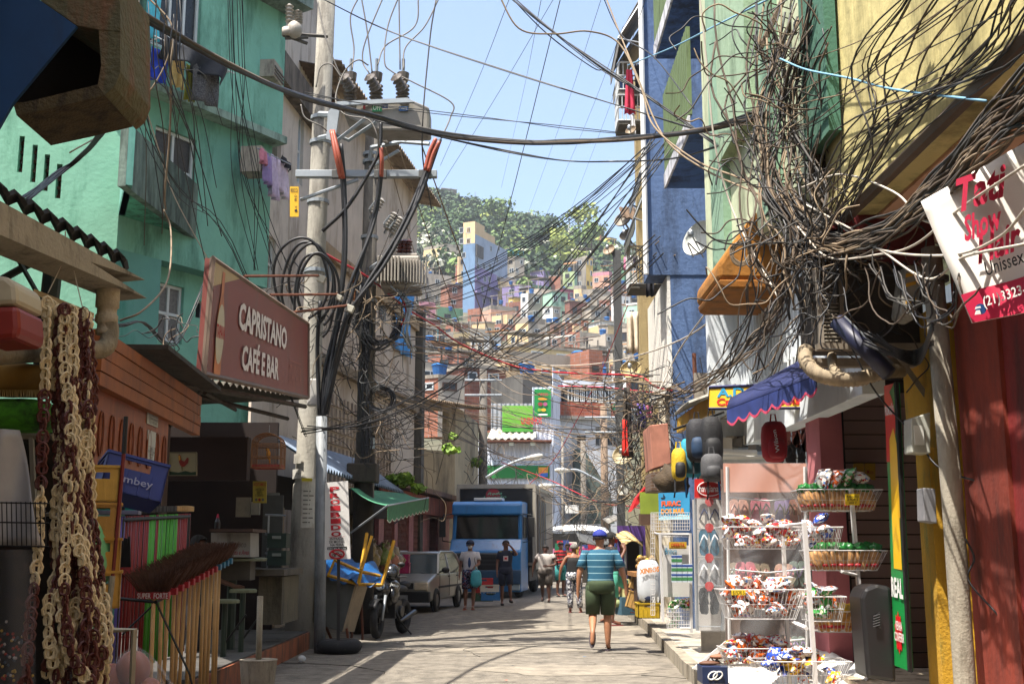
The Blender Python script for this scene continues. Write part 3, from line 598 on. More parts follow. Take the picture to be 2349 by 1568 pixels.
for (u0,v0,u1,v1,Y,lb) in [(1762,170,1850,0,10.5,'wide rusty rooftop antenna leaning over the tangled cables at the top right')]:
    an=thing('tv_antenna',lb,'antenna',P(u0,v0,Y)); b=MB()
    A0,A1=P(1745,110,Y),P(1815,-40,Y); B0,B1=P(1775,135,Y+.1),P(1862,-40,Y+.1); b.tube([A0,A1],.03,5); b.tube([B0,B1],.03,5)
    for k in range(9): t=k/8; b.tube([A0.lerp(A1,t)+V((-.1,0,.04)),B0.lerp(B1,t)+V((.12,0,-.04))],.008,4)
    b.build('frame',stucco('#5a4c3e','#2b221a',.5,6),an)
gp=thing('grey_post','dark grey steel post against the hillside left of the beige row','pole',P(1424,1254,30)); b=MB(); a=P(1424,1254,30); b.box((a.x-.08,29.9,0),(a.x+.12,30.1,P(CU,575,30).z)); b.build('post',stucco('#4c4e50','#242424',.4,4),gp)
pr=thing('brown_lean_to','small brown awning roof high on the far balcony row','awning',P(1430,480,28)); corr([P(1420,478,28),P(1455,478,28)],[P(1428,500,27),P(1460,505,27)],0,.03,.15,stucco('#5d4a38','#2c221a'),pr,'roof',.02)
# ================= shops at right, ground floor =================
# bag shop facing the camera
bs=thing('bag_shop','bag and shoe shop with corrugated lean-to roof and yellow signs','shop',(3,15,0))
Y=14.6
b=MB(); b.box((XA(1640,Y),Y+1.2,.17),(6,Y+1.3,3.9)); b.build('back_wall',stucco('#8a8276','#4a443c',.5,2),bs)
b=MB(); b.box((2.75,Y+.2,P(CU,950,Y).z),(3.9,Y+1.2,P(CU,947,Y).z)); b.build('ceiling',stucco('#b8b0a4','#7a7268',.4,3),bs)
b=MB(); b.box((XA(1655,Y),Y+.1,P(CU,1045,Y).z),(XA(1868,Y),Y+1,P(CU,1040,Y).z)); b.build('shelf',WHITE,bs)
b=MB(); b.tube([P(1650,1035,13.9),P(1735,1038,14)],.035,8); b.build('fluorescent_tube',mat('#e8e8e0',.4,.02),bs)
for k in range(7):
    b=MB(); c=P(1665+k*14,1015+random.uniform(-8,8),14.9+random.random()*.3); b.cbox(c,(.1+random.random()*.1,.12,.1+random.random()*.08),random.random()*2); b.build('stock_box',mat(random.choice(['#9c9184','#b9b0a0','#6c655c','#c9c2b2']),.8),bs)
b=MB(); q=[P(1640,862,14.2),P(1785,848,12.6)]; 
A0,A1=P(1552,965,15.5),P(1556,950,13.2); 
corr([P(1640,905,17.2),P(1690,885,13.0)],[P(1548,950,17.4),P(1580,925,12.6)],0,.012,.1,stucco('#8f8b80','#4a4337',.5,5),bs,'lean_to_roof',.02)
b=MB(); b.prism([P(1553,960,16.8),P(1552,992,16.8),P(1629,948,13.2),P(1631,905,13.2)],(.06,.02,0)); fb=b.build('yellow_fascia',mat('#b38a2a',.6,.2,5,stain='#6c5424',sa=.4),bs)
text('BOLSAS',subq([P(1553,990,16.8),P(1629,946,13.2),P(1631,907,13.2),P(1553,962,16.8)],.1,.2,.9,.8),mat('#8a9aa8',.7),fb,off=-.02)
sg=thing('bag_shop_sign','yellow shop sign with blue and red lettering under the white wall','sign',P(1745,935,12.3))
q=[P(1625,937,12.6),P(1868,935,12.0),P(1870,878,12.0),P(1627,888,12.6)]
board(q,.06,mat('#e0b428',.5,.05,2),sg)
text('A.D. SOUZA',subq(q,.08,.52,.97,.95),mat('#2a8ab0',.5,.05),sg,bold=.03); text('Calçados e Bolsas',subq(q,.08,.06,.97,.48),mat('#c8281e',.5,.05),sg,bold=.03)
b=MB(); nn=.0; b.tube(q,.018,4,close=True); b.build('frame',mat('#2b2d55',.5),sg)
# blue awning with red scalloped edge
ba=thing('blue_awning','striped blue awning with scalloped pink-edged valance, hanging half open','awning',P(1740,960,11))
Yn,Yf=10.2,11.6
c0=[P(1680,950,Yf),P(1748,895,Yf-.7),P(1845,822,Yf-.9),P(1990,823,Yn)]
tl=[P(1740,870,12.2),P(1845,822,11.6),P(1985,825,11.0)]; 
def awn(x,y):
    top=P(1682+303*x,915-93*min(1,x*1.86),12.2-x*1.2); bot=P(1668+205*x,940-78*x,11.4-x*1.4)
    p=top*(1-y)+bot*y; p.z+=.05*math.sin(y*PI); return p
b=MB(); b.grid(awn,10,5); b.build('cloth',mat('#121d4c',.75,.2,3,stain='#0e1538',sa=.4),ba,smooth=True,thick=.01)
b=MB(); N=84
def val(x,y):
    p=awn(x,1); L=.1+.05*abs(math.sin(x*PI*8)); p.z-=L*y; return p
b.grid(val,N,3); b.mi=1; 
b.grid(lambda x,y:val(x,1)+V((0,-.004,.0-.025*y)),N,1); b.build('valance',[mat('#26346c',.7,.35,6),mat('#b8405a',.7)],ba,thick=.006)
# black backpacks and bags hung out
def bag(u0,v0,u1,v1,Y,c,label,c2=None,straps=True,name='backpack'):
    t=thing(name,label,'backpack' if name=='backpack' else 'bag',P((u0+u1)/2,v1,Y)); a,q=P(u0,v1,Y),P(u1,v0,Y); ce=(a+q)/2; ce.y=Y
    b=MB(); b.ell(ce,((q.x-a.x)/2,.12,(q.z-a.z)/2),14,10,fn=lambda p:1/max(.55,(abs(p.x)**4+abs(p.y)**4+abs(p.z)**4)**.25)); b.build('body',mat(c,.75,.3,7,bump=.3),t,smooth=True)
    b=MB(); b.ell(ce+V((0,-.1,-(q.z-a.z)*.18)),((q.x-a.x)*.36,.07,(q.z-a.z)*.24),12,8,fn=lambda p:1/max(.55,(abs(p.x)**4+abs(p.y)**4+abs(p.z)**4)**.25)); b.build('pocket',mat(c2 or c,.7,.3,9),t,smooth=True)
    b=MB(); b.tube([(ce.x-.03,Y,q.z-.01),(ce.x-.02,Y,q.z+.07),(ce.x+.02,Y,q.z+.07),(ce.x+.03,Y,q.z-.01)],.008,5); b.build('handle',mat(c,.8),t)
    if straps:
        for s in(-.05,.06): b=MB(); b.tube([(ce.x+s,Y-.03,a.z+.02),(ce.x+s*1.1,Y-.05,a.z-.12),(ce.x+s*1.2,Y-.02,a.z-.18)],.012,4); b.build('strap',mat('#1d5a8c' if s>0 else '#15161a',.8),t)
    return t
bag(1542,1028,1572,1102,12.6,'#c7a71c','black and yellow backpack hanging leftmost outside the bag shop','#191919')
bag(1560,1005,1612,1095,12.8,'#1a7f95','teal backpack hanging behind the dark ones','#0f4552')
bag(1576,960,1622,1060,12.5,'#1d1d22','black backpack with straps up, second from left in the cluster','#15304c')
bag(1608,955,1655,1070,12.4,'#101013','largest all-black backpack in the hanging cluster')
bag(1610,1040,1656,1105,12.1,'#4a4a4c','grey square backpack lowest in the hanging cluster','#38383a')
t=bag(1750,966,1801,1060,11.4,'#a0121e','bright red racket-style bag with white lettering hung under the shop sign','#a0121e',False,'red_bag')
a=P(1776,1000,11.2); text('Wilson',[P(1788,1036,11.2),P(1779,985,11.2),P(1770,987,11.2),P(1779,1038,11.2)],WHITE,t,off=.02)
hk=thing('hanger_rail','black rail carrying the hung backpacks','rail',P(1600,955,12.6)); b=MB(); b.tube([P(1545,985,12.9),P(1660,945,12.4)],.015,5); b.build('rail',BLACKC,hk)
# pink pillar & slatwall shop
ps=thing('pink_snack_shop','snack shop with pink pillar and grooved pale slat wall behind the racks','shop',(3.5,10.5,0)); Y=11.9
b=MB(); b.box((XA(1883,Y),Y-.15,.17),(XA(1935,Y),Y+.4,3.4)); b.build('pink_pillar',stucco('#b56a6e','#7c474a',.3,2,.2),ps)
Y=12.3; b=MB(); x0,x1=XA(1940,Y),5.2; z1=P(CU,870,Y).z
zz=.17
while zz<z1-.15: b.box((x0,Y,zz),(x1,Y+.05,zz+.135)); zz+=.15
b.build('slat_wall',mat('#a88f8a',.6,.1,1),ps)
b=MB(); b.box((x0-.02,Y+.05,.17),(x1,Y+.12,z1)); b.build('slat_backing',mat('#3a2c2a',.9),ps)
b=MB(); b.box((XA(1935,12),11.9,.17),(XA(1943,12),12,3.3)); b.box((XA(1935,12),11.9,3.25),(4.2,12,3.45)); b.build('door_frame',BLACKC,ps)
b=MB(); b.box((3.1,9.9,3.3),(5,12.5,3.4)); b.build('ceiling',stucco('#6c4a44','#2a1d1a',.4,2),ps)
b=MB(); b.box((4.6,9.75,.17),(4.7,12.3,3.3)); b.build('inner_wall',mat('#4c3a38',.9),ps)
b=MB(); b.box((2.98,9.9,.17),(4.6,11.6,.38)); b.build('step',stucco('#b8a890','#5c503e',.5,3),ps)
b=MB(); b.tube([P(1930,920,10.8),P(2010,880,10.8)],.04,8); b.build('wrapped_lamp_tube',mat('#d9dbe0',.3,.05),ps)
# condenser unit cage and bracket, conduit elbow, blue lamp
ac=thing('condenser_unit','dark louvred air conditioner condenser on a bracket buried under cables','air conditioner',P(1950,780,9.3))
a=P(1880,788,9.3); c=P(2110,600,9.3); b=MB(); b.box((a.x,9.3,a.z),(c.x,9.9,c.z)); b.build('casing',stucco('#3a332c','#1a1613',.4,4),ac)
b=MB(); n=22
for k in range(n): z=a.z+(c.z-a.z)*(k+.5)/n; b.tube([(a.x+.03,9.27,z),(a.x+.16,9.27,z)],.011,5)
b.build('louvres',mat('#7d7568',.6),ac)
b=MB(); b.box((a.x-.01,9.26,a.z),(a.x+.03,9.3,c.z)); b.box((a.x+.17,9.26,a.z),(a.x+.21,9.3,c.z)); b.build('corner_posts',mat('#8c8275',.6,.2,5),ac)
b=MB(); b.box((a.x-.05,9.15,a.z-.07),(c.x+.1,9.25,a.z-.02)); b.box((a.x-.12,9.4,a.z-.17),(c.x,9.5,a.z-.1)); b.tube([(c.x-.3,9.2,a.z-.05),P(2130,915,9.3)],.03,4); b.build('bracket',mat('#7a6f60',.7,.3,5),ac)
bl=thing('floodlight_tube','dark blue tubular lamp hanging diagonally below the condenser','lamp',P(2000,800,8.8)); b=MB(); b.tube([P(1918,735,8.9),P(2040,858,8.7)],.065,12); b.build('tube',mat('#121530',.5,.3,6,stain='#0c0d1c',sa=.5),bl,smooth=True); b=MB(); b.tube([P(1935,725,8.9),P(2048,835,8.7)],.012,5); b.build('clip_rail',METAL,bl)
cf=thing('corrugated_conduit','beige corrugated hose looping under the condenser','hose',P(1930,880,9.1)); pts=catmull([P(1848,800,9.2),P(1850,830,9.1),P(1885,862,9.0),P(1960,870,9.0),P(2030,852,9.1),P(2068,850,9.3)],16); b=MB(); b.tube(pts,[.055+.006*(i%2) for i in range(len(pts))],10); b.build('hose',mat('#8f8068',.8,.3,9,stain='#5c5040',sa=.4),cf,smooth=True)
b=MB(); pts=catmull([P(1908,815,9.3),P(1912,845,9.2),P(1930,866,9.1)],10); b.tube(pts,.04,8); b.build('branch',mat('#8f8068',.8,.3,9,stain='#5c5040',sa=.4),cf,smooth=True)
sl_=thing('dented_street_lamp','dented metal street lamp head with yellow tape hanging beside the drain pipe','lamp',P(2095,700,8.6)); b=MB(); b.prism([P(2065,722,8.6),P(2100,735,8.6),P(2125,610,8.6),P(2080,605,8.6)],(0,.25,0)); b.build('shell',mat('#8a867c',.5,.35,5,stain='#3c352c',sa=.6),sl_,bevel=.03)
for v in(628,650,688): b=MB(); b.prism([P(2078,v,8.59),P(2102,v-6,8.59),P(2101,v+2,8.59),P(2077,v+9,8.59)],(0,-.004,0)); b.build('yellow_tape',mat('#c9952a',.7),sl_)
mb_=thing('electric_meter','clear plastic meter box fixed on the bare cement strip','meter box',P(2110,1035,8.7)); b=MB(); b.prism([P(2092,1038,8.7),P(2135,1040,8.7),P(2135,945,8.7),P(2090,958,8.7)],(0,.18,0)); b.build('box',mat('#a9aaa0',.25,.2,4),mb_,bevel=.01); b=MB(); b.box(P(2098,1020,8.69),P(2118,975,8.68)); b.build('label_plate',mat('#c8c8c0',.4),mb_)
mb_=thing('electric_meter','slim grey metal meter box under the clear one','meter box',P(2130,1195,8.6)); b=MB(); b.prism([P(2120,1195,8.6),P(2150,1200,8.6),P(2146,1120,8.6),P(2118,1118,8.6)],(0,.15,0)); b.build('box',mat('#77777a',.5,.2,4),mb_,bevel=.008)
# tall promotional banner sign
pb=thing('promotion_sign','tall narrow green, red and yellow promotional sign on the shop edge','sign',P(2060,1540,9.3))
q=[P(2050,1520,9.4),P(2089,1540,9.05),P(2040,880,9.05),P(2030,905,9.4)]
board([P(2052,1525,9.3),P(2083,1537,9.0),P(2052,878,9.0),P(2029,885,9.3)],.04,mat('#14803c',.35,.05),pb)
Q=[P(2052,1525,9.3),P(2083,1537,9.0),P(2052,878,9.0),P(2029,885,9.3)]
qshape(Q,[(0,.72),(.35,.72)]+circ(0,.86,.95,.13,14,-1.2,1.2)+[(1,1),(0,1)],mat('#c5161c',.35,.05),pb); qshape(Q,[(.3,.52),(1,.52),(1,.78),(.75,.84),(.35,.8)],mat('#e0b01e',.35,.05),pb,off=.006,name='yellow_figure'); qshape(Q,[(.3,.34),(.95,.34),(.95,.52),(.3,.52)],mat('#e0b01e',.35,.05),pb,off=.006,name='yellow_figure')
text('PROMOÇÃO',subq(Q,.1,.88,.95,.93),WHITE,pb,off=.012,bold=.03); text('REAL',subq(Q,.1,.24,1,.31),WHITE,pb,off=.012,bold=.04)
qshape(Q,[(.2+.32*math.cos(a)*(1 if i%2 else .75)+.3,.12+.075*math.sin(a)*(1 if i%2 else .75)) for i,a in enumerate([2*PI*k/20 for k in range(20)])],mat('#c5161c',.35,.05),pb,off=.008,name='red_burst'); text('VENHA\nCONFERIR',subq(Q,.22,.09,.95,.16),WHITE,pb,off=.014,bold=.02)
b=MB(); b.box(P(2085,1540,9.0),P(2092,1535,8.95)); b.tube([P(2088,1540,8.98),P(2056,876,8.98)],.02,4); b.build('frame',BLACKC,pb)
# Banner of the hair salon
hb=thing('hair_salon_banner','white and crimson hair salon banner hanging tilted at the far right','banner',P(2230,740,6.6))
q=[P(2229,741,6.5),P(2440,700,6.1),P(2380,310,6.2),P(2112,462,6.7)]
b=MB(); b.grid(lambda x,y:bil(q,x,y)+V((0,-.03*math.sin(x*9)*math.sin(y*6),0)),12,10); b.build('cloth',mat('#d5cfc6',.6,.05,2),hb,smooth=True,thick=.004)
Cr=mat('#b5103c',.6,.08)
b=MB(); q2=subq(q,0,0,1,.22); b.grid(lambda x,y:bil(q2,x,y)+V((0,-.012-.03*math.sin(x*9)*math.sin(y*.22*6),0)),12,3); b.build('crimson_band',Cr,hb,smooth=True)
def tq(a,b_,c,d_): return [P(*a,6.28),P(*b_,6.1),P(*c,6.1),P(*d_,6.28)]
def bq(u0,v0,u1,h,sl=-.36): # baseline start, end u, height; slope
    return [P(u0,v0,6.3),P(u1,v0+(u1-u0)*sl,6.15),P(u1+h*-.2,v0+(u1-u0)*sl-h,6.15),P(u0+h*-.2,v0-h,6.3)]
text('Tati',bq(2205,488,2320,75),Cr,hb,bold=.03,shear=.4); text('Show',bq(2215,556,2305,58),Cr,hb,bold=.03,shear=.4); text('Hair',bq(2245,608,2350,68),Cr,hb,bold=.03,shear=.4)
text('Unissex',bq(2264,634,2352,32),BLACKC,hb,bold=.01); text('(21)3323-8',bq(2262,712,2372,30,-.32),WHITE,hb,off=.03,bold=.01); 
c=P(2243,712,6.33); b=MB(); b.lathe([(.03,0),(.03,.004)],c+V((0,-.04,0)),(0,-1,0),20); b.build('phone_emblem',mat('#1b3f70',.5),hb)
b=MB(); b.prism([P(2236,722,6.28),P(2250,720,6.28),P(2247,711,6.28),P(2239,712,6.28)],(0,-.004,0)); b.prism([P(2236,709,6.28),P(2250,706,6.28),P(2248,702,6.28),P(2238,704,6.28)],(0,-.004,0)); b.build('phone_mark',WHITE,hb)
rc=thing('dark_red_canopy','dark red fabric canopy behind the hair salon banner','awning',P(2000,560,8.9)); b=MB(); b.prism([P(1905,520,8.9),P(2150,600,8.9),P(2130,460,8.9),P(1980,475,8.9)],(0,.6,0)); b.build('cloth',mat('#5c0d0f',.8,.2,3),rc)
# ================= buildings closing the street =================
un=thing('white_corrugated_store','white corrugated snack store with green signs closing the street behind the truck','building',(0,58,0)); Y=58
WCOR=mat('#c3c8d2',.5,.08,1,stain='#8a8f9a',sa=.3)
def cface(u0,v0,u1,v1,Y,mt,par,name='corrugated_wall',pitch=.22,zb=None,Y1=None):
    a=P(u0,v1,Y);c=P(u1,v0,Y1 or Y); d=V((c.x-a.x,(Y1 or Y)-Y,0)); n=max(4,int(d.length/pitch*4)); b=MB(); z0=a.z if zb is None else zb; nn=V((d.y,-d.x,0)).normalized()
    b.grid(lambda x,y:V((a.x,Y,z0+(c.z-z0)*y))+d*x+nn*.05*(1 if int(x*n)%4<2 else 0),n,1); return b.build(name,mt,par)
cface(1088,1008,1268,1110,58,WCOR,un,zb=0); cface(1221,888,1269,1012,58.1,WCOR,un); cface(1268,888,1298,1135,58,WCOR,un,zb=0,Y1=66); cface(1126,925,1222,1012,59,mat('#8f9296',.6,.2,2),un)
b=MB(); pbox(b,1088,1005,1268,1110,58.2,7,zb=0); b.build('store_body',DARK,un)
corr([P(1128,985,58.5),P(1228,985,58.5)],[P(1117,1008,57),P(1230,1006,57)],0,.03,.3,stucco('#a9a196','#6a6257',.5,2),un,'canopy_roof',.06)
b=MB(); pbox(b,1114,1008,1266,1012,57,1); b.build('rusty_beam',RUST,un)
b=MB(); pbox(b,1152,930,1222,990,57.9,.15); b.build('green_panel',mat('#5f9a2a',.5,.2,.6),un)
q=pq(1152,930,1222,990,57.85); text('UNINHOS',subq(q,.62,.28,1.3,.55),mat('#b8202a',.5),un,bold=.04,off=.03); qshape(q,[(.0,.0),(1,.0),(1,.25),(.5,.18),(0,.3)],mat('#3f8a28',.5,.1),un,off=.02)
q=pq(1226,892,1264,955,57.9); board(q,.1,mat('#0f7a34',.45,.05),un,'vertical_sign'); text('UNINHOS',subq(q,.2,.75,.8,.85),mat('#c9202a',.5),un,bold=.04,off=.05,name='lettering')
for (cx,cy,rx,ry,c) in [(.5,.64,.3,.05,'#c98a2a'),(.35,.45,.15,.07,'#8a2a30'),(.65,.45,.13,.07,'#9a4a70'),(.3,.24,.12,.06,'#7a9a2a'),(.55,.24,.15,.06,'#c9a02a'),(.5,.07,.32,.03,'#e0e0dc')]: qshape(q,circ(cx,cy,rx,ry,12),mat(c,.5,.3,3),un,off=.04,name='food_picture')
q=pq(1114,1067,1260,1096,57.8); board(q,.1,mat('#1b7032',.45,.1,1),un,'lower_sign'); qshape(q,[(.83,.12),(.98,.12),(.98,.85),(.83,.85)],mat('#c9892f',.5,.4,5),un,off=.05,name='food_picture'); qshape(q,[(.83,.1),(.98,.1),(.98,.42),(.83,.36)],mat('#2f5fa8',.5),un,off=.06,name='tray_picture')
for k,(u,v) in enumerate([(1173,1017),(1222,1017),(1094,1020)]):
    t=thing('wall_floodlight',['left floodlight under the store beam','right floodlight under the store beam','floodlight at the far left corner of the store'][k],'lamp',P(u,v,57.4)); b=MB(); b.cbox(P(u,v,57.3),(.28,.2,.22),0); b.build('housing',mat('#8a8a86',.5),t,bevel=.03); b=MB(); b.cbox(P(u,v+1,57.18),(.22,.03,.15)); b.build('glass',mat('#c8cbb8',.2),t)
wh=thing('white_barred_house','white house with brick upper band, window strip and barred windows at the street end','building',(4,62,0)); Y=63
Wh=Wall(1292,62,1432,63); zt=Wh.sz(1360,900)[1]; 
hs_=[rr(Wh,1366,980,1388,1022),rr(Wh,1393,980,1420,1022),rr(Wh,1324,998,1344,1026),rr(Wh,1328,1114,1340,1126)]
zb1=Wh.sz(1360,957)[1]; zb2=Wh.sz(1360,924)[1]
b=MB(); Wh.holes(b,-.5,Wh.L,0,zb1,hs_,rev=.3); b.build('lower_wall',stucco('#b9bbbd','#77756f',.4,.8),wh)
for h in hs_[:2]: window(Wh,h,wh,nv=2,nh=2,gl=DARK,fr=mat('#9b968c'),bars=8)
b=MB(); Wh.box(b,hs_[2][0],hs_[2][1],hs_[2][2],hs_[2][3],-.25,-.15); b.build('door',mat('#4b4038',.7),wh); window(Wh,hs_[3],wh,gl=DARK)
b=MB(); Wh.box(b,-.5,Wh.L,zb1,zb2,-4,.1); b.build('brick_band',mat('#9a5038',.9,.3,2.2,kind='block',stain='#6a5a4c',sa=.3),wh)
b=MB(); Wh.box(b,-.6,Wh.L,zb1-.15,zb1+.02,0,.3); 
for u in(1385,): s=Wh.sz(u,940)[0]; Wh.box(b,s,s+.35,zb1+.02,zb2,0,.15)
b.build('concrete_frame',CONC,wh)
z1=Wh.sz(1360,890)[1]; s0=Wh.sz(1300,900)[0]; n=9
for k in range(n):
    a=s0+(Wh.L-s0)*k/n; h=(a+.05,a+(Wh.L-s0)/n-.05,zb2+.05,z1); window(Wh,h,wh,o=.0,nv=2 if k%3 else 1,gl=mat('#53606a',.2,.3,1) if k%2 else GLASS)
b=MB(); Wh.box(b,s0-.1,Wh.L,z1,Wh.sz(1360,874)[1],-4,.15); b.build('corrugated_fascia',WCOR,wh)
b=MB(); Wh.box(b,s0-.1,Wh.L,zb2,z1,-4,-.1); b.build('upper_room',mat('#3c3f42',.8),wh)
qshape([Wh.W(Wh.sz(1388,957)[0],zb1+.3,.11),Wh.W(Wh.sz(1430,957)[0],zb1+.3,.11),Wh.W(Wh.sz(1430,957)[0],zb2,.11),Wh.W(Wh.sz(1388,957)[0],zb2,.11)],circ(.6,.6,.3,.4,12),mat('#2a6a48',.9,.2),wh,name='green_patch')
b=MB(); b.prism([P(1318,1030,61),P(1340,1030,61),P(1400,1130,60.5),P(1410,1200,60.5),P(1310,1200,61)],(0,1,0)); b.build('stair_wall',stucco('#46504a','#20241f',.6,1.5),label='dark grey concrete stair block against the white barred house',cat='stairs')
# small generic building maker
CNT=[0]
LM=[]  # landmarks for labels
USED=set()
def hdepth(v):
    pts=[(68,1120),(75,1085),(84,1040),(95,1000),(108,960),(123,915),(140,875),(158,835),(178,800),(200,765),(225,725),(250,690),(280,650),(310,600),(350,545),(395,500)]
    for (a,va),(c,vc) in zip(pts[:-1],pts[1:]):
        if v>=vc: return a+(c-a)*(va-v)/(va-vc)
    return 395
BRK=lambda c='#98614a':mat(c,.95,.25,1.6,kind='block',stain='#6b5f54',sa=.35)
CM={'brick':BRK(),'brick2':BRK('#84503e'),'conc':stucco('#827c71','#3c3a34',.55,.35,.1),'conc2':stucco('#a09789','#5a5347',.5,.3,.1),'cream':stucco('#c0ab80','#7d6c4c',.4,.3,.1),'tan':stucco('#c6ab83','#8c7553',.35,.3,.1),'white':stucco('#c9c9c6','#87847c',.4,.3,.1),'lav':stucco('#7f7398','#5a4a80',.3,.3,.05),'blue':stucco('#919fb0','#5d6c80',.35,.3,.05),'dblue':stucco('#647f9c','#3d4c60',.35,.3,.05),'green':stucco('#5a8062','#35583f',.4,.4,.05),'mint':stucco('#94b5a0','#587a66',.4,.4,.05),'lime':stucco('#96a67a','#5d7048',.4,.4,.05),'pink':stucco('#b8808a','#7a5058',.4,.4,.05),'salm':stucco('#b58e7a','#86593f',.4,.4,.05),'mag':stucco('#94485c','#702a40',.3,.4,.05),'yel':stucco('#c9a95c','#86703c',.35,.3,.05),'dgr':stucco('#55534f','#2a2826',.6,.4,.05),'teal':stucco('#4fa6a8','#33686c',.35,.4,.05),'orange':stucco('#a86a48','#744026',.35,.4,.05)}
FARGL=mat('#272d33',.3,.4,.5); FARW=mat('#a8adae',.6,.1,1); SLAB=stucco('#8a8276','#4a463e',.5,.5)
CNAME={'brick':'bare orange brick','brick2':'dark red brick','conc':'stained grey concrete','conc2':'pale grey','cream':'cream','tan':'tan','white':'white','lav':'lavender','blue':'pale blue','dblue':'slate blue','green':'green','mint':'mint green','lime':'lime green','pink':'pink','salm':'salmon','mag':'magenta','yel':'yellow','dgr':'dark grey','teal':'teal','orange':'orange'}
def house(u0,um,u1,v0,v1,cl,cr,rows,nl,nr,label,Y=None,roof=1,dep=None,name='hillside_house',below=2.5,ww=.5,group='houses on the favela hillside',oh=.25):
    Y=Y or hdepth(v1); u0,um,u1=float(u0),float(um),float(u1)
    C0=P(um,v1,Y); zt=P(um,v0,Y).z; zb=C0.z-below
    wl_=m(um-u0,Y); wr=m(u1-um,Y); sc_=.55
    Lp=V((XA(u0,Y+wl_*sc_),Y+wl_*sc_,0)); Rp=V((XA(u1,Y+wr*sc_),Y+wr*sc_,0)); Cp=V((C0.x,Y,0))
    D=dep or max(4,m(u1-u0,Y)*.7)
    t=thing(name,label,'house',(Cp.x,Y,C0.z),group)
    faces=[]
    if um-u0>1.5: faces.append((Lp,Cp,cl,nl))
    if u1-um>1.5: faces.append((Cp,Rp,cr,nr))
    if len(faces)==2: Bk=Lp+(Rp-Cp); foot=[Lp,Cp,Rp,Bk]
    else:
        A_,B_=faces[0][0],faces[0][1]; nn=V((-(B_-A_).y,(B_-A_).x,0)).normalized()*D
        if nn.y<0: nn=-nn
        foot=[A_,B_,B_+nn,A_+nn]
    b=MB(); b.prism([V((p.x,p.y,zb)) for p in foot],(0,0,zt-zb)); mm=[CM[faces[0][2]],CM[faces[-1][2]]]; o=b.build('wall',mm,t)
    if len(faces)==2:
        for p in o.data.polygons:
            if abs(p.normal.z)<.5 and p.normal.dot(V(((Rp-Cp).y,-(Rp-Cp).x,0)).normalized())>.9: p.material_index=1
    for A_,B_,c,n in faces:
        W_=Wall.at(A_[:2],B_[:2]); H=(zt-C0.z)/max(1,rows)
        for r in range(rows):
            for k in range(n):
                if random.random()<.08: continue
                cx=W_.L*(k+.5+random.uniform(-.12,.12))/n; w_=min(1.3*ww*2,W_.L/n*.6)*random.uniform(.75,1.05)/2; hh=min(1.15,H*.45)*random.uniform(.85,1.1)/2; cz=C0.z+H*(r+.55)
                s=(cx-w_,cx+w_,cz-hh,cz+hh); b=MB(); fw=.09
                W_.box(b,s[0],s[1],s[2],s[2]+fw,0,.07); W_.box(b,s[0],s[1],s[3]-fw,s[3],0,.07); W_.box(b,s[0],s[0]+fw,s[2]+fw,s[3]-fw,0,.07); W_.box(b,s[1]-fw,s[1],s[2]+fw,s[3]-fw,0,.07)
                if w_>.4: W_.box(b,cx-.04,cx+.04,s[2]+fw,s[3]-fw,0,.06)
                w=b.build('window',FARW if random.random()<.7 else DWOOD,t)
                MB().poly([W_.W(s[0]+.05,s[2]+.05,.02),W_.W(s[1]-.05,s[2]+.05,.02),W_.W(s[1]-.05,s[3]-.05,.02),W_.W(s[0]+.05,s[3]-.05,.02)]).build('pane',FARGL,w)
    if roof:
        ce=sum(foot,V((0,0,0)))/len(foot); b=MB(); 
        if roof==2: # lean-to sheet on posts
            for p in foot: q=ce+(p-ce)*.9; MB().box((q.x-.08,q.y-.08,zt),(q.x+.08,q.y+.08,zt+1.9)).build('roof_post',SLAB,t)
            b=MB(); b.prism([V((ce.x+(p.x-ce.x)*1.12,ce.y+(p.y-ce.y)*1.12,zt+1.9+(.5 if i>1 else 0))) for i,p in enumerate(foot)],(0,0,.12))
            b.build('roof',stucco(random.choice(['#6d6354','#8f8a80','#5a4a3c','#94683f']),'#3c362d',.5,.6),t)
        elif roof==3: # parapet
            for i in range(len(foot)):
                p,q=foot[i],foot[(i+1)%len(foot)]; W_=Wall.at(p[:2],q[:2]); dn=(ce-(p+q)/2); sgn=1 if dn.dot(W_.n)<0 else -1
                W_.box(b,.0,W_.L,zt,zt+.8,-.12 if sgn>0 else 0,0.002 if sgn>0 else .12)
            b.build('parapet',random.choice([SLAB,CM[faces[-1][2]]]),t)
        else:
            b.prism([V((ce.x+(p.x-ce.x)*(1+oh*.35),ce.y+(p.y-ce.y)*(1+oh*.35),zt)) for p in foot],(0,0,.22)); b.build('roof',SLAB,t)
    return t,foot,zt
TN=[0]
TBL=mat('#17518a',.5,.2,2); 
tank0=thing('water_tank','','water tank',(0,0,0)); b=MB(); b.lathe([(.62,0),(.78,1.0),(.8,1.05)],(0,0,0),n=12); b.build('barrel',TBL,tank0,smooth=False); b=MB(); b.lathe([(.84,1.05),(.84,1.12),(.5,1.28),(.1,1.3)],(0,0,0),n=12); b.build('lid',mat('#1d66a8',.5,.1),tank0); TUSE=[False]
def tank(p,label,s=1):
    if not TUSE[0]: TUSE[0]=True; t=tank0; t.location=p
    else: t=copytree(tank0,p)
    s*=.62; t.scale=(s,s,s); t['label']=label; t['group']='blue water tanks on the hillside roofs'; WL[t.name]=V(p); return t
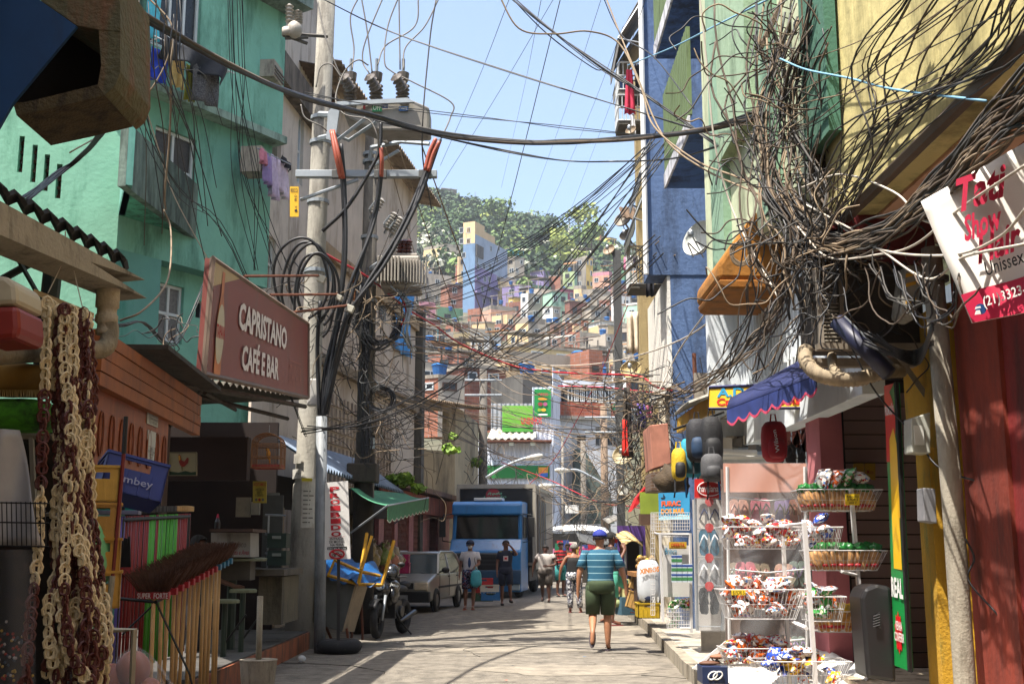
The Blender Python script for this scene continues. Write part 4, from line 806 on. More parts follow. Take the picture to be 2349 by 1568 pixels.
HL=[ # explicit houses, measured on the photograph
(945,1005,1063,866,907,'brick','conc2',1,1,1,'brick and grey house with white door above the veranda',70,1),
(1199,1199,1297,856,892,'dgr','dgr',1,0,0,'blackened flat concrete terrace behind the corrugated store',67,0),
(1158,1158,1352,830,858,'tan','tan',1,0,5,'long cream and brick house under a white parapet',76,3),
(1352,1352,1388,828,862,'brick','brick',1,0,1,'bare brick end beside the long cream house',76.5,3),
(1064,1064,1160,842,884,'brick2','brick2',1,0,2,'dark brown-red house left of the long cream house',73,1),
(1148,1190,1330,795,826,'tan','cream',1,1,2,'cream house under a broad flat concrete roof',86,1),
(1044,1051,1085,588,668,'tan','tan',3,0,2,'tan block with dark windows left of the lavender building',None,0),
(962,1024,1051,566,632,'cream','conc2',2,2,1,'stained cream house with blue-framed windows',None,3),
(864,928,978,533,592,'blue','salm',2,1,1,'pale blue and peach house above the transformer',None,2),
(965,965,1030,625,698,'conc2','conc2',2,0,3,'large pale grey house behind the transformer',None,0),
(1028,1028,1085,652,706,'brick','brick',2,0,2,'brick house under the tan block',None,1),
(997,1004,1058,712,735,'green','green',1,0,1,'green house with pale parapet below the brick house',None,3),
(1069,1100,1139,706,740,'brick','brick2',1,1,1,'wide bare brick house below the lavender building',None,0),
(1163,1181,1204,590,650,'conc','conc2',3,1,2,'stained narrow house right of the lavender building',None,1),
(1165,1165,1203,571,590,'teal','teal',1,0,1,'small teal rooftop room right of the blue tower',300,1),
(1203,1236,1246,592,622,'conc','dgr',1,1,1,'grey cube house below the forest',None,0),
(1245,1245,1313,600,624,'yel','cream',1,0,5,'long cream house with white windows below the forest',None,3),
(1312,1345,1368,590,662,'conc','yel',3,1,2,'yellow and stained concrete tower house',None,0),
(1368,1368,1416,595,632,'dgr','dgr',2,0,3,'dark grey flats below the forest at the right',None,1),
(1218,1247,1270,621,650,'lav','lav',1,1,1,'purple house under a dark red terrace',None,1),
(1296,1318,1330,622,662,'lime','mint',2,1,1,'lime green house with dark gable',None,2),
(1290,1290,1324,662,688,'mag','mag',1,0,2,'magenta house with a small window',None,1),
(1367,1398,1416,630,672,'salm','pink',2,2,1,'salmon house beside the yellow tower house',None,3),
(1195,1212,1247,672,733,'white','conc',2,1,1,'white and grey tower house with a tank on top',None,0),
(1267,1267,1307,668,735,'mint','mint',2,0,2,'tall mint green house in the middle of the slope',None,1),
(1356,1356,1416,703,737,'conc','conc2',1,0,2,'grey house with two white windows at the right',None,1),
(1307,1307,1353,690,735,'brick2','brick2',1,0,2,'dark open brick house right of the mint house',None,1),
(1336,1336,1356,734,755,'orange','orange',1,0,1,'small orange house under the grey one',None,0),
(1247,1268,1290,704,743,'white','conc2',2,1,1,'white house with pink upper wall',None,1),
(1204,1204,1268,650,668,'green','green',1,0,2,'low green house with sheet roof',None,2),
(1122,1150,1180,742,778,'brick','brick',1,1,1,'brick house with blue tarpaulin roof edge',None,2),
(1236,1262,1290,742,800,'conc','salm',2,1,1,'grey and salmon stacked house in the lower slope',None,1),
(1300,1330,1390,760,800,'brick','conc2',1,1,2,'rounded cream and brick house at the lower right',None,2),
(1000,1040,1075,760,800,'conc','cream',1,1,1,'grey and cream house left of the lower slope',None,2),
(1390,1390,1425,765,840,'white','conc2',3,0,2,'battered white wall house at the right edge of the slope',None,0),
(1075,1110,1150,770,812,'conc2','white',1,2,1,'pale grey house with white terrace wall',None,1),
(0,0,0,0,0,'dgr','dgr',1,0,1,'x',None,0),
]
random.seed(11); RECT=[]
for h in HL[:-1]:
    u0,um,u1,v0,v1,cl,cr,rw,nl,nr,lb,Y,rf_=h
    t,ft,zt=house(u0,um,u1,v0,v1,cl,cr,rw,nl,nr,lb,Y=Y,roof=rf_); RECT.append((u0,v0-6,u1,v1,t.location.y)); LM.append(((u0+u1)/2,(v0+v1)/2,lb))
    if random.random()<.35: 
        ce=sum(ft,V((0,0,0)))/4; ce.z=zt+.22; 
        tank(ce,'blue water tank on the roof of the '+' '.join(lb.split(' with')[0].split(' left of')[0].split(' under')[0].split(' below')[0].split()[:6]))
# lavender / blue / cream building
lv=thing('lavender_building','large building, lavender below, pale blue above, with cream tower against the forest','building',P(1120,708,238)); Y=236
LW=Wall(1086,232,1164,246); zA,zB,zC,zD=LW.sz(1100,712)[1]-4,LW.sz(1120,622)[1],LW.sz(1120,552)[1],LW.sz(1090,507)[1]
b=MB(); LW.box(b,0,LW.L,zA,zB,-2.8,0); b.build('lavender_storeys',CM['lav'],lv)
b=MB(); LW.box(b,.02,LW.L-.02,zB,zC,-2.8,-.03); b.build('blue_storeys',CM['blue'],lv)
b=MB(); e=LW.sz(1112,520)[0]; LW.box(b,0.04,e,zC,zD,-2.76,-.06); LW.box(b,e,LW.sz(1136,520)[0],zC,zC+1.6,-2.76,-.06);b.build('cream_tower',CM['tan'],lv)
b=MB(); LW.box(b,.3,.3+m(32,Y)*1.1,zB+2,zB+4.5,-.03,.25); b.build('grey_box_room',CM['dgr'],lv)
Lf=Wall.at((LW.A-LW.n*2.8)[:2],(LW.A.x,LW.A.y)); b=MB(); Lf.box(b,0,Lf.L-.05,Lf.sz(1068,560)[1],zD,-.1,.04); b.build('cream_left_wing',CM['tan'],lv); b=MB(); Lf.box(b,0,Lf.L-.05,zA,Lf.sz(1068,560)[1],-.1,.03); b.build('blue_left_wing',CM['dblue'],lv)
def fwin(W_,s,z,par,w_=.55,h=.6,c=FARW):
    b=MB(); W_.box(b,s-w_,s+w_,z-h,z-h+.1,0,.08);W_.box(b,s-w_,s+w_,z+h-.1,z+h,0,.08);W_.box(b,s-w_,s-w_+.1,z-h,z+h,0,.08);W_.box(b,s+w_-.1,s+w_,z-h,z+h,0,.08); w=b.build('window',c,par)
    MB().poly([W_.W(s-w_+.05,z-h+.05,.04),W_.W(s+w_-.05,z-h+.05,.04),W_.W(s+w_-.05,z+h-.05,.04),W_.W(s-w_+.05,z+h-.05,.04)]).build('pane',FARGL,w)
for r,(vv,us) in enumerate([(611,(1096,1110,1124)),(640,(1096,1112,1122,1142,1150)),(662,(1106,1122,1140,1158)),(690,(1110,1126,1142,1154)),(570,(1095,1126,1144)),(596,(1094,1140,)),(527,())]):
    for u in us: s,z=LW.sz(u,vv); fwin(LW,s,z,lv,.6 if r<4 else .45)
for (u,v) in[(1059,528),(1075,528),(1059,553),(1075,553),(1064,585)]: s,z=Lf.sz(u,v); fwin(Lf,s,z,lv,.5)
for vv in(656,682): z=LW.sz(1120,vv)[1]; b=MB(); LW.box(b,0,LW.L,z-.15,z+.25,0,.5); b.build('ledge',CM['lav'],lv)
RECT.append((1049,505,1166,705,234)); LM.append((1120,640,'lavender building'))
lb_=thing('lavender_annex','lower lavender annex with open verandas right of the lavender building','building',P(1180,680,236)); 
b=MB(); a=P(1164,690,240); c=P(1218,672,240); b.box((a.x,240,a.z-6),(c.x,246,a.z)); b.box((a.x,240,c.z+1.0),(c.x,246,c.z+1.6)); 
for k in range(5): x=a.x+(c.x-a.x)*k/4; b.box((x-.2,240,a.z),(x+.2,240.4,c.z+1)) if k else 0
b.build('verandas',CM['lav'],lb_); b=MB(); b.box((a.x,242,a.z),(c.x,246,c.z+1)); b.build('back_wall',CM['dgr'],lb_)
# fill of smaller dwellings
pal=['brick']*5+['brick2']*2+['conc']*6+['conc2']*7+['cream']*4+['white']*6+['tan']*3+['dgr']*3+['blue','mint','salm','pink','yel','green','lav','teal']
def where(u,v):
    best=min(LM,key=lambda l:(l[0]-u)**2+(2*(l[1]-v))**2); du=u-best[0]; dv=v-best[1]
    d=('above' if dv<-12 else 'below' if dv>12 else ''); e=('left' if du<-12 else 'right' if du>12 else '')
    rel={'above':'just above','below':'just below'}.get(d,''); 
    if d and e: rel='up-%s of'%e if d=='above' else 'down-%s of'%e
    elif e: rel='beside, %s of'%e
    elif not d: rel='touching'
    nm=best[2]
    for cut in(' with ',' left of',' right of',' under',' below',' behind',' beside',' in the',' at the',' above'): nm=nm.split(cut)[0]
    return rel+' the '+' '.join(nm.split()[:4])
def uniq(l,alts=()):
    if l not in USED: USED.add(l); return l
    for a in alts:
        k=a+' '+l
        if k not in USED: USED.add(k); return k
    return l
random.seed(23); vrow=985.
while vrow>628:
    Y=hdepth(vrow); u=930+random.uniform(-30,10); step=max(7,2655*2.1/Y*.24)
    while u<1455:
        wpx=2655/Y*random.uniform(2.8,5.2); hpx=2655/Y*random.choice([2.7,2.9,3.2,5.2,5.6]) ; v1=vrow+random.uniform(-4,4); r=(u,v1-hpx,u+wpx,v1)
        ok=not any(u+wpx*.3<R_[2] and u+wpx*.7>R_[0] and v1-hpx<R_[3]-8 and v1>R_[1]+3 and Y<R_[4]+3 for R_ in RECT)
        ok=ok and not(vrow<660 and (u>1380)) and random.random()<.9
        if ok:
            c=random.choice(pal); c2=random.choice([c,c,random.choice(pal)]); um=u+wpx*random.choice([0,.25,.4,.55,.7]); rows=2 if hpx*Y/2655>4.5 else 1
            lb=uniq(f"{CNAME[c]} {'two-storey' if rows==2 else 'one-storey'} house {where(u+wpx/2,v1)}",('narrow' if wpx*Y/2655<6 else 'wide','small' if wpx*Y/2655<6 else 'broad','plain','weathered','boxy'))
            t,ft,zt=house(u,um,u+wpx,v1-hpx,v1,c,c2,rows,1,random.choice([1,1,2]),lb,roof=random.choice([1,1,2,2,3,0]))
            if random.random()<.33:
                ce=sum(ft,V((0,0,0)))/4+V((random.uniform(-.8,.8),-1,0)); ce.z=zt+.22
                tank(ce,uniq('blue tank '+where(u+wpx/2,v1-20)+', on '+CNAME[c].split()[-1]+' walls',('round','single','small')),random.uniform(.85,1.15))
        u+=wpx*random.uniform(.75,1.1)
    vrow-=step
for i,(u,v,c,lb) in enumerate([(1368,742,'#16a0a0','cyan tarpaulin hung below the grey house with two white windows'),(1340,770,'#1f6fc0','bright blue tarpaulin bundle on the lower right slope'),(1140,752,'#1f62c0','blue sheet on the roof of the brick house below the lavender building'),(1210,738,'#6fb0d8','pale blue awning at the foot of the white and grey tower house')]):
    Y=hdepth(v)-8; a=P(u-12,v+7,Y); q=P(u+12,v-6,Y); b=MB(); b.grid(lambda x,y:V((a.x+(q.x-a.x)*x,Y+.3*math.sin(x*9+y*4),a.z+(q.z-a.z)*y)),10,6); b.build('tarpaulin',mat(c,.6,.2,1),smooth=True,thick=.03,label=lb,cat='tarpaulin')
# ridge buildings
for (u0,um,u1,v0,v1,cl,cr,lb) in [(1010,1012,1034,432,450,'dgr','dblue','dark glazed house at the top of the hill'),(1068,1076,1098,455,474,'white','white','white antenna house on the ridge'),(1348,1352,1382,509,528,'brick2','brick2','red brick house on the right shoulder of the hill'),(1376,1380,1396,520,534,'brick','brick','lower brick annex on the right shoulder of the hill'),(976,980,996,432,446,'conc2','conc2','pale house at the left end of the ridge'),(1398,1400,1426,545,560,'yel','yel','ochre house at the right end of the ridge')]:
    house(u0,um,u1,v0,v1,cl,cr,1,0,3,lb,Y=405 if u0<1300 else 380,roof=1,group='houses on the ridge')
b=MB(); [b.tube([P(u,v,404),P(u,v2,404)],.12,4) for u,v,v2 in[(1090,456,440)]]; b.build('mast',METAL,label='thin antenna mast on the white ridge house',cat='antenna')
# ---------------- forest
random.seed(3)
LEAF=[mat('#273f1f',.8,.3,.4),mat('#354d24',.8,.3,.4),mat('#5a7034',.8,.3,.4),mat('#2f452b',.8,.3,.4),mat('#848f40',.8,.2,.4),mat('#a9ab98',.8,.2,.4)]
def crown(b,c,rx,rz,n,ls,mi,jit=.9):
    # clumps of leaf-sized faces through an uneven crown
    lobes=[(V((random.gauss(0,.45)*rx,random.gauss(0,.45)*rx,random.uniform(-.25,.55)*rz)),random.uniform(.45,.75)) for _ in range(6)]+[(V((0,0,0)),.8)]
    for i in range(n):
        lo,s=random.choice(lobes); d=V((random.gauss(0,1),random.gauss(0,1),random.gauss(0,1))).normalized()*(random.random()**.35)
        p=V(c)+lo+V((d.x*rx*s,d.y*rx*s,d.z*rz*s*.8)); nn=(d+V((random.gauss(0,.5),random.gauss(0,.5),random.gauss(0,.5)+.3))).normalized(); a=nn.cross(V((.3,.2,1))).normalized(); e=nn.cross(a); s2=ls*random.uniform(.6,1.4)
        b.mi=mi if random.random()<.8 else random.choice([mi,(mi+1)%3]); b.add([p-a*s2-e*s2*.3,p-e*s2,p+a*s2+e*s2*.2,p+e*s2],[(0,1,2,3)])
b=MB()
def fY(u,t): return 285+t*115
for i in range(620):
    X=random.uniform(-75,62); Y=random.uniform(283,400); z=hz(X,Y); u=CU+X/Y*FD
    if u<905 or u>1480: continue
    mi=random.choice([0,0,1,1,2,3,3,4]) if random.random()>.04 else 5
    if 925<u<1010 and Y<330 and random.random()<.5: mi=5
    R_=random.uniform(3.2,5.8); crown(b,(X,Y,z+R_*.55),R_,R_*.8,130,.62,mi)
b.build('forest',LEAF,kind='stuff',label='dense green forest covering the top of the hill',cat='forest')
def tree(name,label,X,Y,z,H,rx,rz,n,ls,mi,group=None,trunk=.25,cz=None):
    t=thing(name,label,'tree',(X,Y,z),group); b=MB(); b.tube([(X,Y,z-1),(X+.1*H*.1,Y,z+H*.4),(X-.05*H*.1,Y,z+H*.85)],[trunk,trunk*.7,trunk*.3],7)
    for k in range(5): a=2*PI*k/5+.4; b.tube([(X,Y,z+H*(.35+.08*k)),(X+math.cos(a)*rx*.6,Y+math.sin(a)*rx*.6,z+H*(.6+.07*k))],[trunk*.4,trunk*.12],5)
    b.build('trunk',mat('#4a3a2a',.9,.3,3),t); b=MB(); crown(b,(X,Y,z+H*(cz or .72)),rx,rz,n,ls,mi); b.build('crown',LEAF,t); return t
for i,(u,v,h,mi,lb) in enumerate([(1290,610,10,4,'pale yellow-green tree at the forest edge above the long cream house'),(1265,640,6,1,'small tree between the lavender terrace roofs'),(1192,690,6,2,'bushy tree beside the lavender annex'),(1055,560,12,1,'tree left of the cream tower'),(1150,545,14,2,'tall tree right behind the cream tower'),(1245,595,12,0,'dark tree over the grey cube house'),(1365,600,12,2,'tree behind the yellow tower house'),(1335,560,13,4,'bright lime tree near the ridge at the right')]):
    Y=hdepth(v)+(0 if v>600 else 0); X=XA(u,Y); tree('hillside_tree',lb,X,Y,P(u,v+8,Y).z,h,h*.42,h*.36,420,.35 if v>600 else .5,mi,'single trees on the hillside')
# ================= utility poles and gear =================
random.seed(8)
PC=stucco('#8e8a80','#4d4841',.5,2.5,.4)
def rings(c,r0,r1,h,n): # insulator profile
    pr=[]
    for i in range(n): z=h*i/n; pr+=[(r0,z),(r1,z+h/n*.35),(r0*1.05,z+h/n*.7)]
    return pr+[(r0*.6,h)]
INS=mat('#5b534c',.4,.2,6); INSL=mat('#8f8a82',.4,.15,6)
Yp=18.2
p1=thing('power_pole','thick round concrete power pole nearest the camera, with posters at eye level','pole',(XA(690,Yp),Yp,0))
x0=P(688,1470,Yp).x; px=(P(688,1250,Yp).x)
def axis(z): return V((px+.012*z,Yp+.2,z))
b=MB(); b.tube([axis(-.1),axis(2.5),axis(2.55),axis(6),axis(14)],[.235,.2,.175,.16,.135],20); b.build('shaft',PC,p1,smooth=True)
for v in(262,318,455,615,1380,1400): z=P(CU,v,Yp).z; b=MB(); b.lathe([(.175 if v<1000 else .215,-.03),(.185 if v<1000 else .222,-.03),(.185 if v<1000 else .222,.03),(.175,.03)],axis(z)); b.build('clamp',GALV,p1)
for (u0,v0,u1,v1,tx,c,lb) in [(688,1097,718,1210,'','#b9b4a8','torn white poster under the yellow strip on the power pole'),(660,1075,686,1097,'VENDO\nQUITINETE CASA\n2 ANDARES','#b4b1a8','small for-sale notice with black headline on the power pole'),(664,1040,684,1062,'','#aaa69c','blank faded sheet above the for-sale notice on the power pole')]:
    t=thing('poster',lb,'poster',P(u0,v1,Yp-.06)); zz0,zz1=P(0,v1,Yp).z,P(0,v0,Yp).z; a0=axis((zz0+zz1)/2); b=MB(); ang=lambda u:math.asin(max(-1,min(1,(XA(u,Yp)-a0.x)/.225)))
    t0,t1=ang(u0),ang(u1); b.grid(lambda x,y:V((a0.x+.218*math.sin(t0+(t1-t0)*x),a0.y-.218*math.cos(t0+(t1-t0)*x),zz0+(zz1-zz0)*y)),8,1); b.build('paper',mat(c,.9,.1,9,stain='#8a7f6c',sa=.35),t)
    q=[V((a0.x+.222*math.sin(tt),a0.y-.222*math.cos(tt)-.004,z)) for tt,z in((t0,zz0),(t1,zz0),(t1,zz1),(t0,zz1))]
    if tx: text(tx,subq(q,.08,.1,.92,.9),BLACKC,t,off=.02)
    else:
        b=MB(); [b.add(subq(q,.12,.1+k*.09,random.uniform(.6,.88),.125+k*.09),[(0,1,2,3)]) for k in range(8)]; [setattr(b,'v',[p+qn(q)*.02 for p in b.v])]; b.build('print_lines',mat('#6a665f',.9),t)
b=MB(); q=[P(692,1103,Yp-.05),P(716,1103,Yp-.05),P(716,1096,Yp-.05),P(692,1096,Yp-.05)]; b.prism(q,(0,.01,0)); b.build('yellow_strip',mat('#c9b82a',.7),p1)
# grey riser conduit
rc_=thing('riser_conduit','fat grey plastic riser pipe carrying cables up beside the power pole','pipe',P(738,1480,17.6)); b=MB(); b.tube([P(733,1500,17.6),P(738,955,17.6)],.085,14); b.build('pipe',mat('#7b7f82',.6,.15,3,stain='#4e4f4d',sa=.4),rc_,smooth=True)
# yellow risk plate
yp=thing('warning_plate','narrow yellow vertical warning plate on the power pole reading RISCO','sign',P(675,495,17.9)); q=pq(665,428,685,497,17.85); board(q,.02,mat('#d8a718',.5,.05),yp); text('RISCO',subq(q,.1,.8,.9,.95),BLACKC,yp); 
for k in range(5): text('DANGE'[k] if 0 else 'DE VI'[k],subq(q,.55,.64-k*.12,.85,.72-k*.12),BLACKC,yp) if 'DE VI'[k]!=' ' else None
# upper crossarm and switchgear
ca=thing('crossarm','long grey steel crossarm bolted across the concrete power pole','crossarm',P(840,402,17.9)); b=MB(); a=P(680,402,17.85);c=P(1003,402,17.85); b.box((a.x,17.75,a.z-.055),(c.x,17.87,a.z+.06)); b.build('beam',GALV,ca,bevel=.008)
b=MB(); b.tube([P(690,458,17.95),P(740,440,17.8),P(822,412,17.8)],.03,6); b.build('brace',GALV,ca)
for u in(776,873,975): b=MB(); b.cbox(P(u,400,17.7),(.2,.08,.14)); b.build('bracket',mat('#4a4a48',.6),ca,bevel=.01)
sw_=thing('recloser','grey tank recloser with six ribbed bushings on a bracket beside the pole top','switchgear',P(870,262,17.9)); Y=17.6
b=MB(); b.prism([P(790,268,Y),P(865,300,Y),P(985,300,Y),P(985,245,Y),P(940,226,Y),P(790,232,Y)],(0,.5,0)); b.build('tank',mat('#7d786f',.5,.2,3,stain='#565148',sa=.3),sw_,bevel=.04)
b=MB(); b.prism([P(752,258,Y-.1),P(770,233,Y-.1),P(935,224,Y-.1),P(950,234,Y-.1),P(780,241,Y-.1),P(768,325,Y-.1),P(748,318,Y-.1)],(0,.06,0)); b.build('frame_rail',GALV,sw_); b=MB(); b.tube([P(770,325,Y-.1),P(850,262,Y-.1)],.035,4); b.tube([P(750,300,Y),P(800,322,Y),P(862,280,Y)],.035,4); b.build('strut',GALV,sw_); b=MB(); b.tube([P(733,262,17.9),P(770,264,Y)],.05,6); b.tube([P(733,318,17.9),P(760,312,Y)],.05,6); b.build('arm',GALV,sw_) if 0 else b.build('arm',GALV,sw_)
for i,u in enumerate((807,866,927)):
    base=P(u-4,236,Y+.2); top=P(u-2,165,Y+.2); ax=(top-base); b=MB(); b.lathe(rings(0,.07,.115,ax.length*.62,5),base,ax,14); b.lathe([(.05,ax.length*.6),(.09,ax.length*.72),(.1,ax.length*.95),(.02,ax.length)],base,ax,12); b.build('bushing',INS,sw_,smooth=False)
    b=MB(); s=P(u-2,205,Y+.1); e=P(u-22,172,Y-.1); b.lathe(rings(0,.06,.1,(e-s).length,4),s,e-s,12); b.build('side_bushing',INS,sw_); b=MB(); b.tube([top,top+V((0,0,.22))],.03,6); b.build('terminal',METAL,sw_)
q=pq(854,238,876,256,Y-.04); board(q,.01,mat('#1d7a45',.5),sw_,'off_plate'); text('OFF',subq(q,.08,.15,.92,.85),mat('#d8e0c8'),sw_)
q=pq(877,240,890,248,Y-.04); board(q,.01,mat('#1f3f80',.5),sw_,'letter_plate'); text('A',subq(q,.35,.15,.65,.85),WHITE,sw_)
q=pq(915,244,936,254,Y-.04); board(q,.01,mat('#2565a8',.5),sw_,'maker_plate'); text('ONTE',subq(q,.08,.2,.92,.8),WHITE,sw_,bold=.03)
q=pq(833,238,838,250,Y-.04); board(q,.01,mat('#b02a35'),sw_,'red_plate')
iv=thing('voltage_transformer','small grey transformer with two ribbed insulators on a bracket left of the pole top','transformer',P(675,80,17.8)); Y2=17.8
b=MB(); b.ell(P(676,68,Y2),(.13,.12,.15),12,8); b.lathe([(.1,0),(.1,.12)],P(660,82,Y2),(0,0,1),12); b.build('body',mat('#9c958a',.5,.2,4),iv,smooth=True)
for u,v0,v1 in((664,52,10),(684,54,24)): b=MB(); e=P(u,v1,Y2); s=P(u,v0,Y2); b.lathe(rings(0,.04,.075,(e-s).length,5),s,e-s,12); b.build('insulator',INSL,iv)
b=MB(); b.tube([P(650,80,Y2),P(705,100,18)],.03,5); b.tube([P(655,88,Y2),P(706,86,18)],.03,5); b.tube([P(660,78,Y2+.1),P(752,84,18.1)],.03,5); b.build('bracket',mat('#4e4a44',.7),iv)
# second pole with transformer
Yq=21.5; p2=thing('power_pole','dark wooden-grey second power pole wrapped in tangled cables behind the first','pole',(XA(832,Yq),Yq,0))
xq=XA(832,Yq); b=MB(); b.tube([(xq,Yq,0),(xq,Yq,P(CU,1040,Yq).z)],[.2,.19],12); b.build('dark_base',stucco('#3b352e','#181512',.5,3,.5),p2,smooth=True)
b=MB(); b.tube([(xq,Yq,P(CU,1040,Yq).z-.1),(xq,Yq,P(CU,300,Yq).z)],[.17,.125],12); b.build('shaft',stucco('#645f57','#2f2b26',.6,2.5,.4),p2,smooth=True)
b=MB(); b.cbox(P(833,1085,Yq-.1),(.55,.5,.35)); b.build('collar',stucco('#3a342d','#151210',.5,4),p2,bevel=.03)
for v in(355,372,545,690): z=P(CU,v,Yq).z; b=MB(); b.lathe([(.15,-.03),(.17,-.03),(.17,.03),(.15,.03)],(xq,Yq,z)); b.build('clamp',GALV,p2)
q=pq(838,997,860,1028,Yq-.25); board(q,.02,mat('#b5bec0',.4,.05),p2,'number_plate'); board(subq(q,0,.78,1,1),.01,mat('#2a5a9a'),p2,'number_plate_band'); [setattr(o_,'location',o_.location+V((0,-.01,0))) for o_ in [p2.children[-1]]]; text('2166\n3005',subq(q,.2,.2,.8,.65),BLACKC,p2)
b=MB(); b.tube([P(848,368,Yq-.2),P(852,338,Yq-.3),P(920,325,Yq-.5),P(985,330,Yq-.6)],.045,6); b.tube([P(848,385,Yq-.2),P(915,345,Yq-.4)],.035,6); b.build('curved_arm',GALV,p2)
for u in(885,932,968): b=MB(); b.lathe(rings(0,.035,.065,.22,4),P(u,328,Yq-.5),(0,0,1),10); b.build('pin_insulator',INSL,p2)
Yt=21.; tr=thing('distribution_transformer','large grey finned distribution transformer on the second pole','transformer',P(900,660,Yt))
a=P(853,655,Yt);c=P(905,595,Yt)
b=MB(); b.box((P(862,0,Yt).x*0+XA(862,Yt),Yt-.1,P(0,662,Yt).z),(XA(955,Yt),Yt+.7,P(0,588,Yt).z)); b.build('tank',mat('#8d857a',.5,.15,3,stain='#5c554a',sa=.35),tr,bevel=.04)
z0,z1=P(0,655,Yt).z,P(0,596,Yt).z
for k in range(7): x=XA(857,Yt)+k*.062; b=MB(); b.box((x,Yt-.35,z0),(x+.035,Yt-.1,z1)); b.build('radiator_fin',mat('#8f887d',.45,.1,3),tr,bevel=.015)
for k in range(9): x=XA(912,Yt)+k*.053; b=MB(); b.box((x,Yt-.28+k*.03,z0+.02),(x+.028,Yt-.1+k*.03,z1-.03)); b.build('radiator_fin',mat('#8f887d',.45,.1,3),tr,bevel=.012)
for i,u in enumerate((916,926,936)): b=MB(); s=P(u,588,Yt+.1); b.lathe(rings(0,.04,.075,.33,5),s,(0.05,0,1),12); b.build('bushing',mat('#4a2219',.35,.2,5),tr)
b=MB(); b.box((XA(895,Yt),Yt,P(0,588,Yt).z),(XA(948,Yt),Yt+.4,P(0,580,Yt).z)); b.build('lid',mat('#857d72',.5),tr,bevel=.02); b=MB(); b.tube([(xq,Yq,P(0,640,Yt).z),P(870,640,Yt)],.06,6); b.tube([(xq,Yq,P(0,605,Yt).z),P(870,605,Yt)],.06,6); b.build('hanger',GALV,tr)
# ceramic cut-outs
for i,(u,v,a) in enumerate([(860,478,.5),(893,512,.4),(906,522,.4)]): t=thing('fuse_cutout',['ceramic fuse cut-out leaning on the second pole, leftmost','ceramic fuse cut-out, middle of the three by the second pole','ceramic fuse cut-out, rightmost of the three by the second pole'][i],'insulator',P(u,v,20.9)); b=MB(); ax=V((a,0,.8)); b.lathe(rings(0,.05,.085,.36,6),P(u-6,v+14,20.9),ax,12); b.build('ceramic',INSL,t); b=MB(); b.tube([P(u-10,v+22,21),P(u-6,v+14,20.9)],.03,5);b.tube([P(u-12,v,20.8),P(u+2,v-18,20.8)],.02,5); b.tube([P(u-12,v,20.8),P(u-6,v+14,20.9)],.02,5); b.build('bracket',METAL,t)
# distant poles and street lamps
for i,(u,vt,Y,c,lb,r) in enumerate([(1107,845,50,'#5c5750','grey power pole rising behind the truck in front of the green panel',.2),(1389,930,48,'#7d6a58','brownish power pole in front of the white barred house',.17),(1340,1010,52,'#6c675f','slimmer pole left of the brownish one at the street end',.14),(1292,1000,57,'#77736b','rusty thin post at the store corner',.07)]):
    t=thing('power_pole',lb,'pole',(XA(u,Y),Y,0)); b=MB(); b.tube([(XA(u,Y),Y,0),(XA(u,Y),Y,P(0,vt,Y).z)],[r*1.15,r*.8],10); b.build('shaft',stucco(c,'#38332c',.5,1.5),t,smooth=True)
    if i<2:
        for k in range(2): z=P(0,vt+28+k*34,Y).z; b=MB(); b.tube([(XA(u,Y)-.8,Y-.15,z),(XA(u,Y)+.8,Y-.15,z)],.05,4); b.build('crossarm',GALV,t)
def slamp(pts,Y,lb):
    t=thing('street_lamp',lb,'street lamp',P(*pts[-1],Y)); P_=[P(u,v,Y) for u,v in pts]; b=MB(); b.tube(catmull(P_,5),.05,6); b.build('arm',GALV,t,smooth=True)
    e=P_[0]; d=(P_[0]-P_[1]).normalized(); b=MB(); b.tube([e-d*.1,e+d*.1,e+d*.4,e+d*.52],[.05,.09,.1,.04],10); b.build('lamp_head',mat('#b5b2a8',.4,.1,4),t,smooth=True); b=MB(); b.ell(e+d*.28+V((0,0,-.06)),(.12,.08,.07),10,6); b.build('lens',mat('#c9cbbf',.2,.05),t,smooth=True)
slamp([(1212,1050),(1200,1052),(1160,1068),(1115,1095)],40,'street lamp on a long arm reaching right from the pole behind the truck'); slamp([(1303,1078),(1325,1078),(1360,1095),(1388,1112)],45,'street lamp arm pointing left from the brownish pole'); slamp([(1268,1114),(1285,1114),(1300,1122),(1305,1135)],43,'small street lamp with bent neck right above the truck box')
bx=thing('junction_box','white metal junction box hanging among wires right of the truck','junction box',P(1312,1168,40)); b=MB(); b.cbox(P(1312,1168,40),(.46,.2,.28)); b.build('box',WHITE,bx,bevel=.02)
bx=thing('junction_box','grey-white box on the power pole under the bar sign corner','junction box',P(717,900,17.6)); b=MB(); b.cbox(P(718,900,17.8),(.16,.15,.42)); b.build('box',mat('#a3a09a',.6,.1,4),bx,bevel=.02)
for i,(u,v,w_) in enumerate([(738,640,18),(778,683,14),(803,708,18)]): t=thing('lantern_box',['square open lantern box at the end of the top rusty rod','square lantern box at the end of the middle rusty rod','square lantern box at the end of the lowest rusty rod'][i],'lamp',P(u,v,17)); b=MB(); b.cbox(P(u,v,17),(m(w_,17),.1,m(w_*.9,17)),M=Matrix.Rotation(.4,3,'Y')); b.build('box',mat('#a9a596',.6,.2,6,stain='#6a6453',sa=.4),t,bevel=.01); b=MB(); b.tube([P((560,620,672)[i],(633,676,716)[i],(15,15.5,16)[i]),P(u-4,v-8,17)],.02,5); b.build('rod',RUST,t)
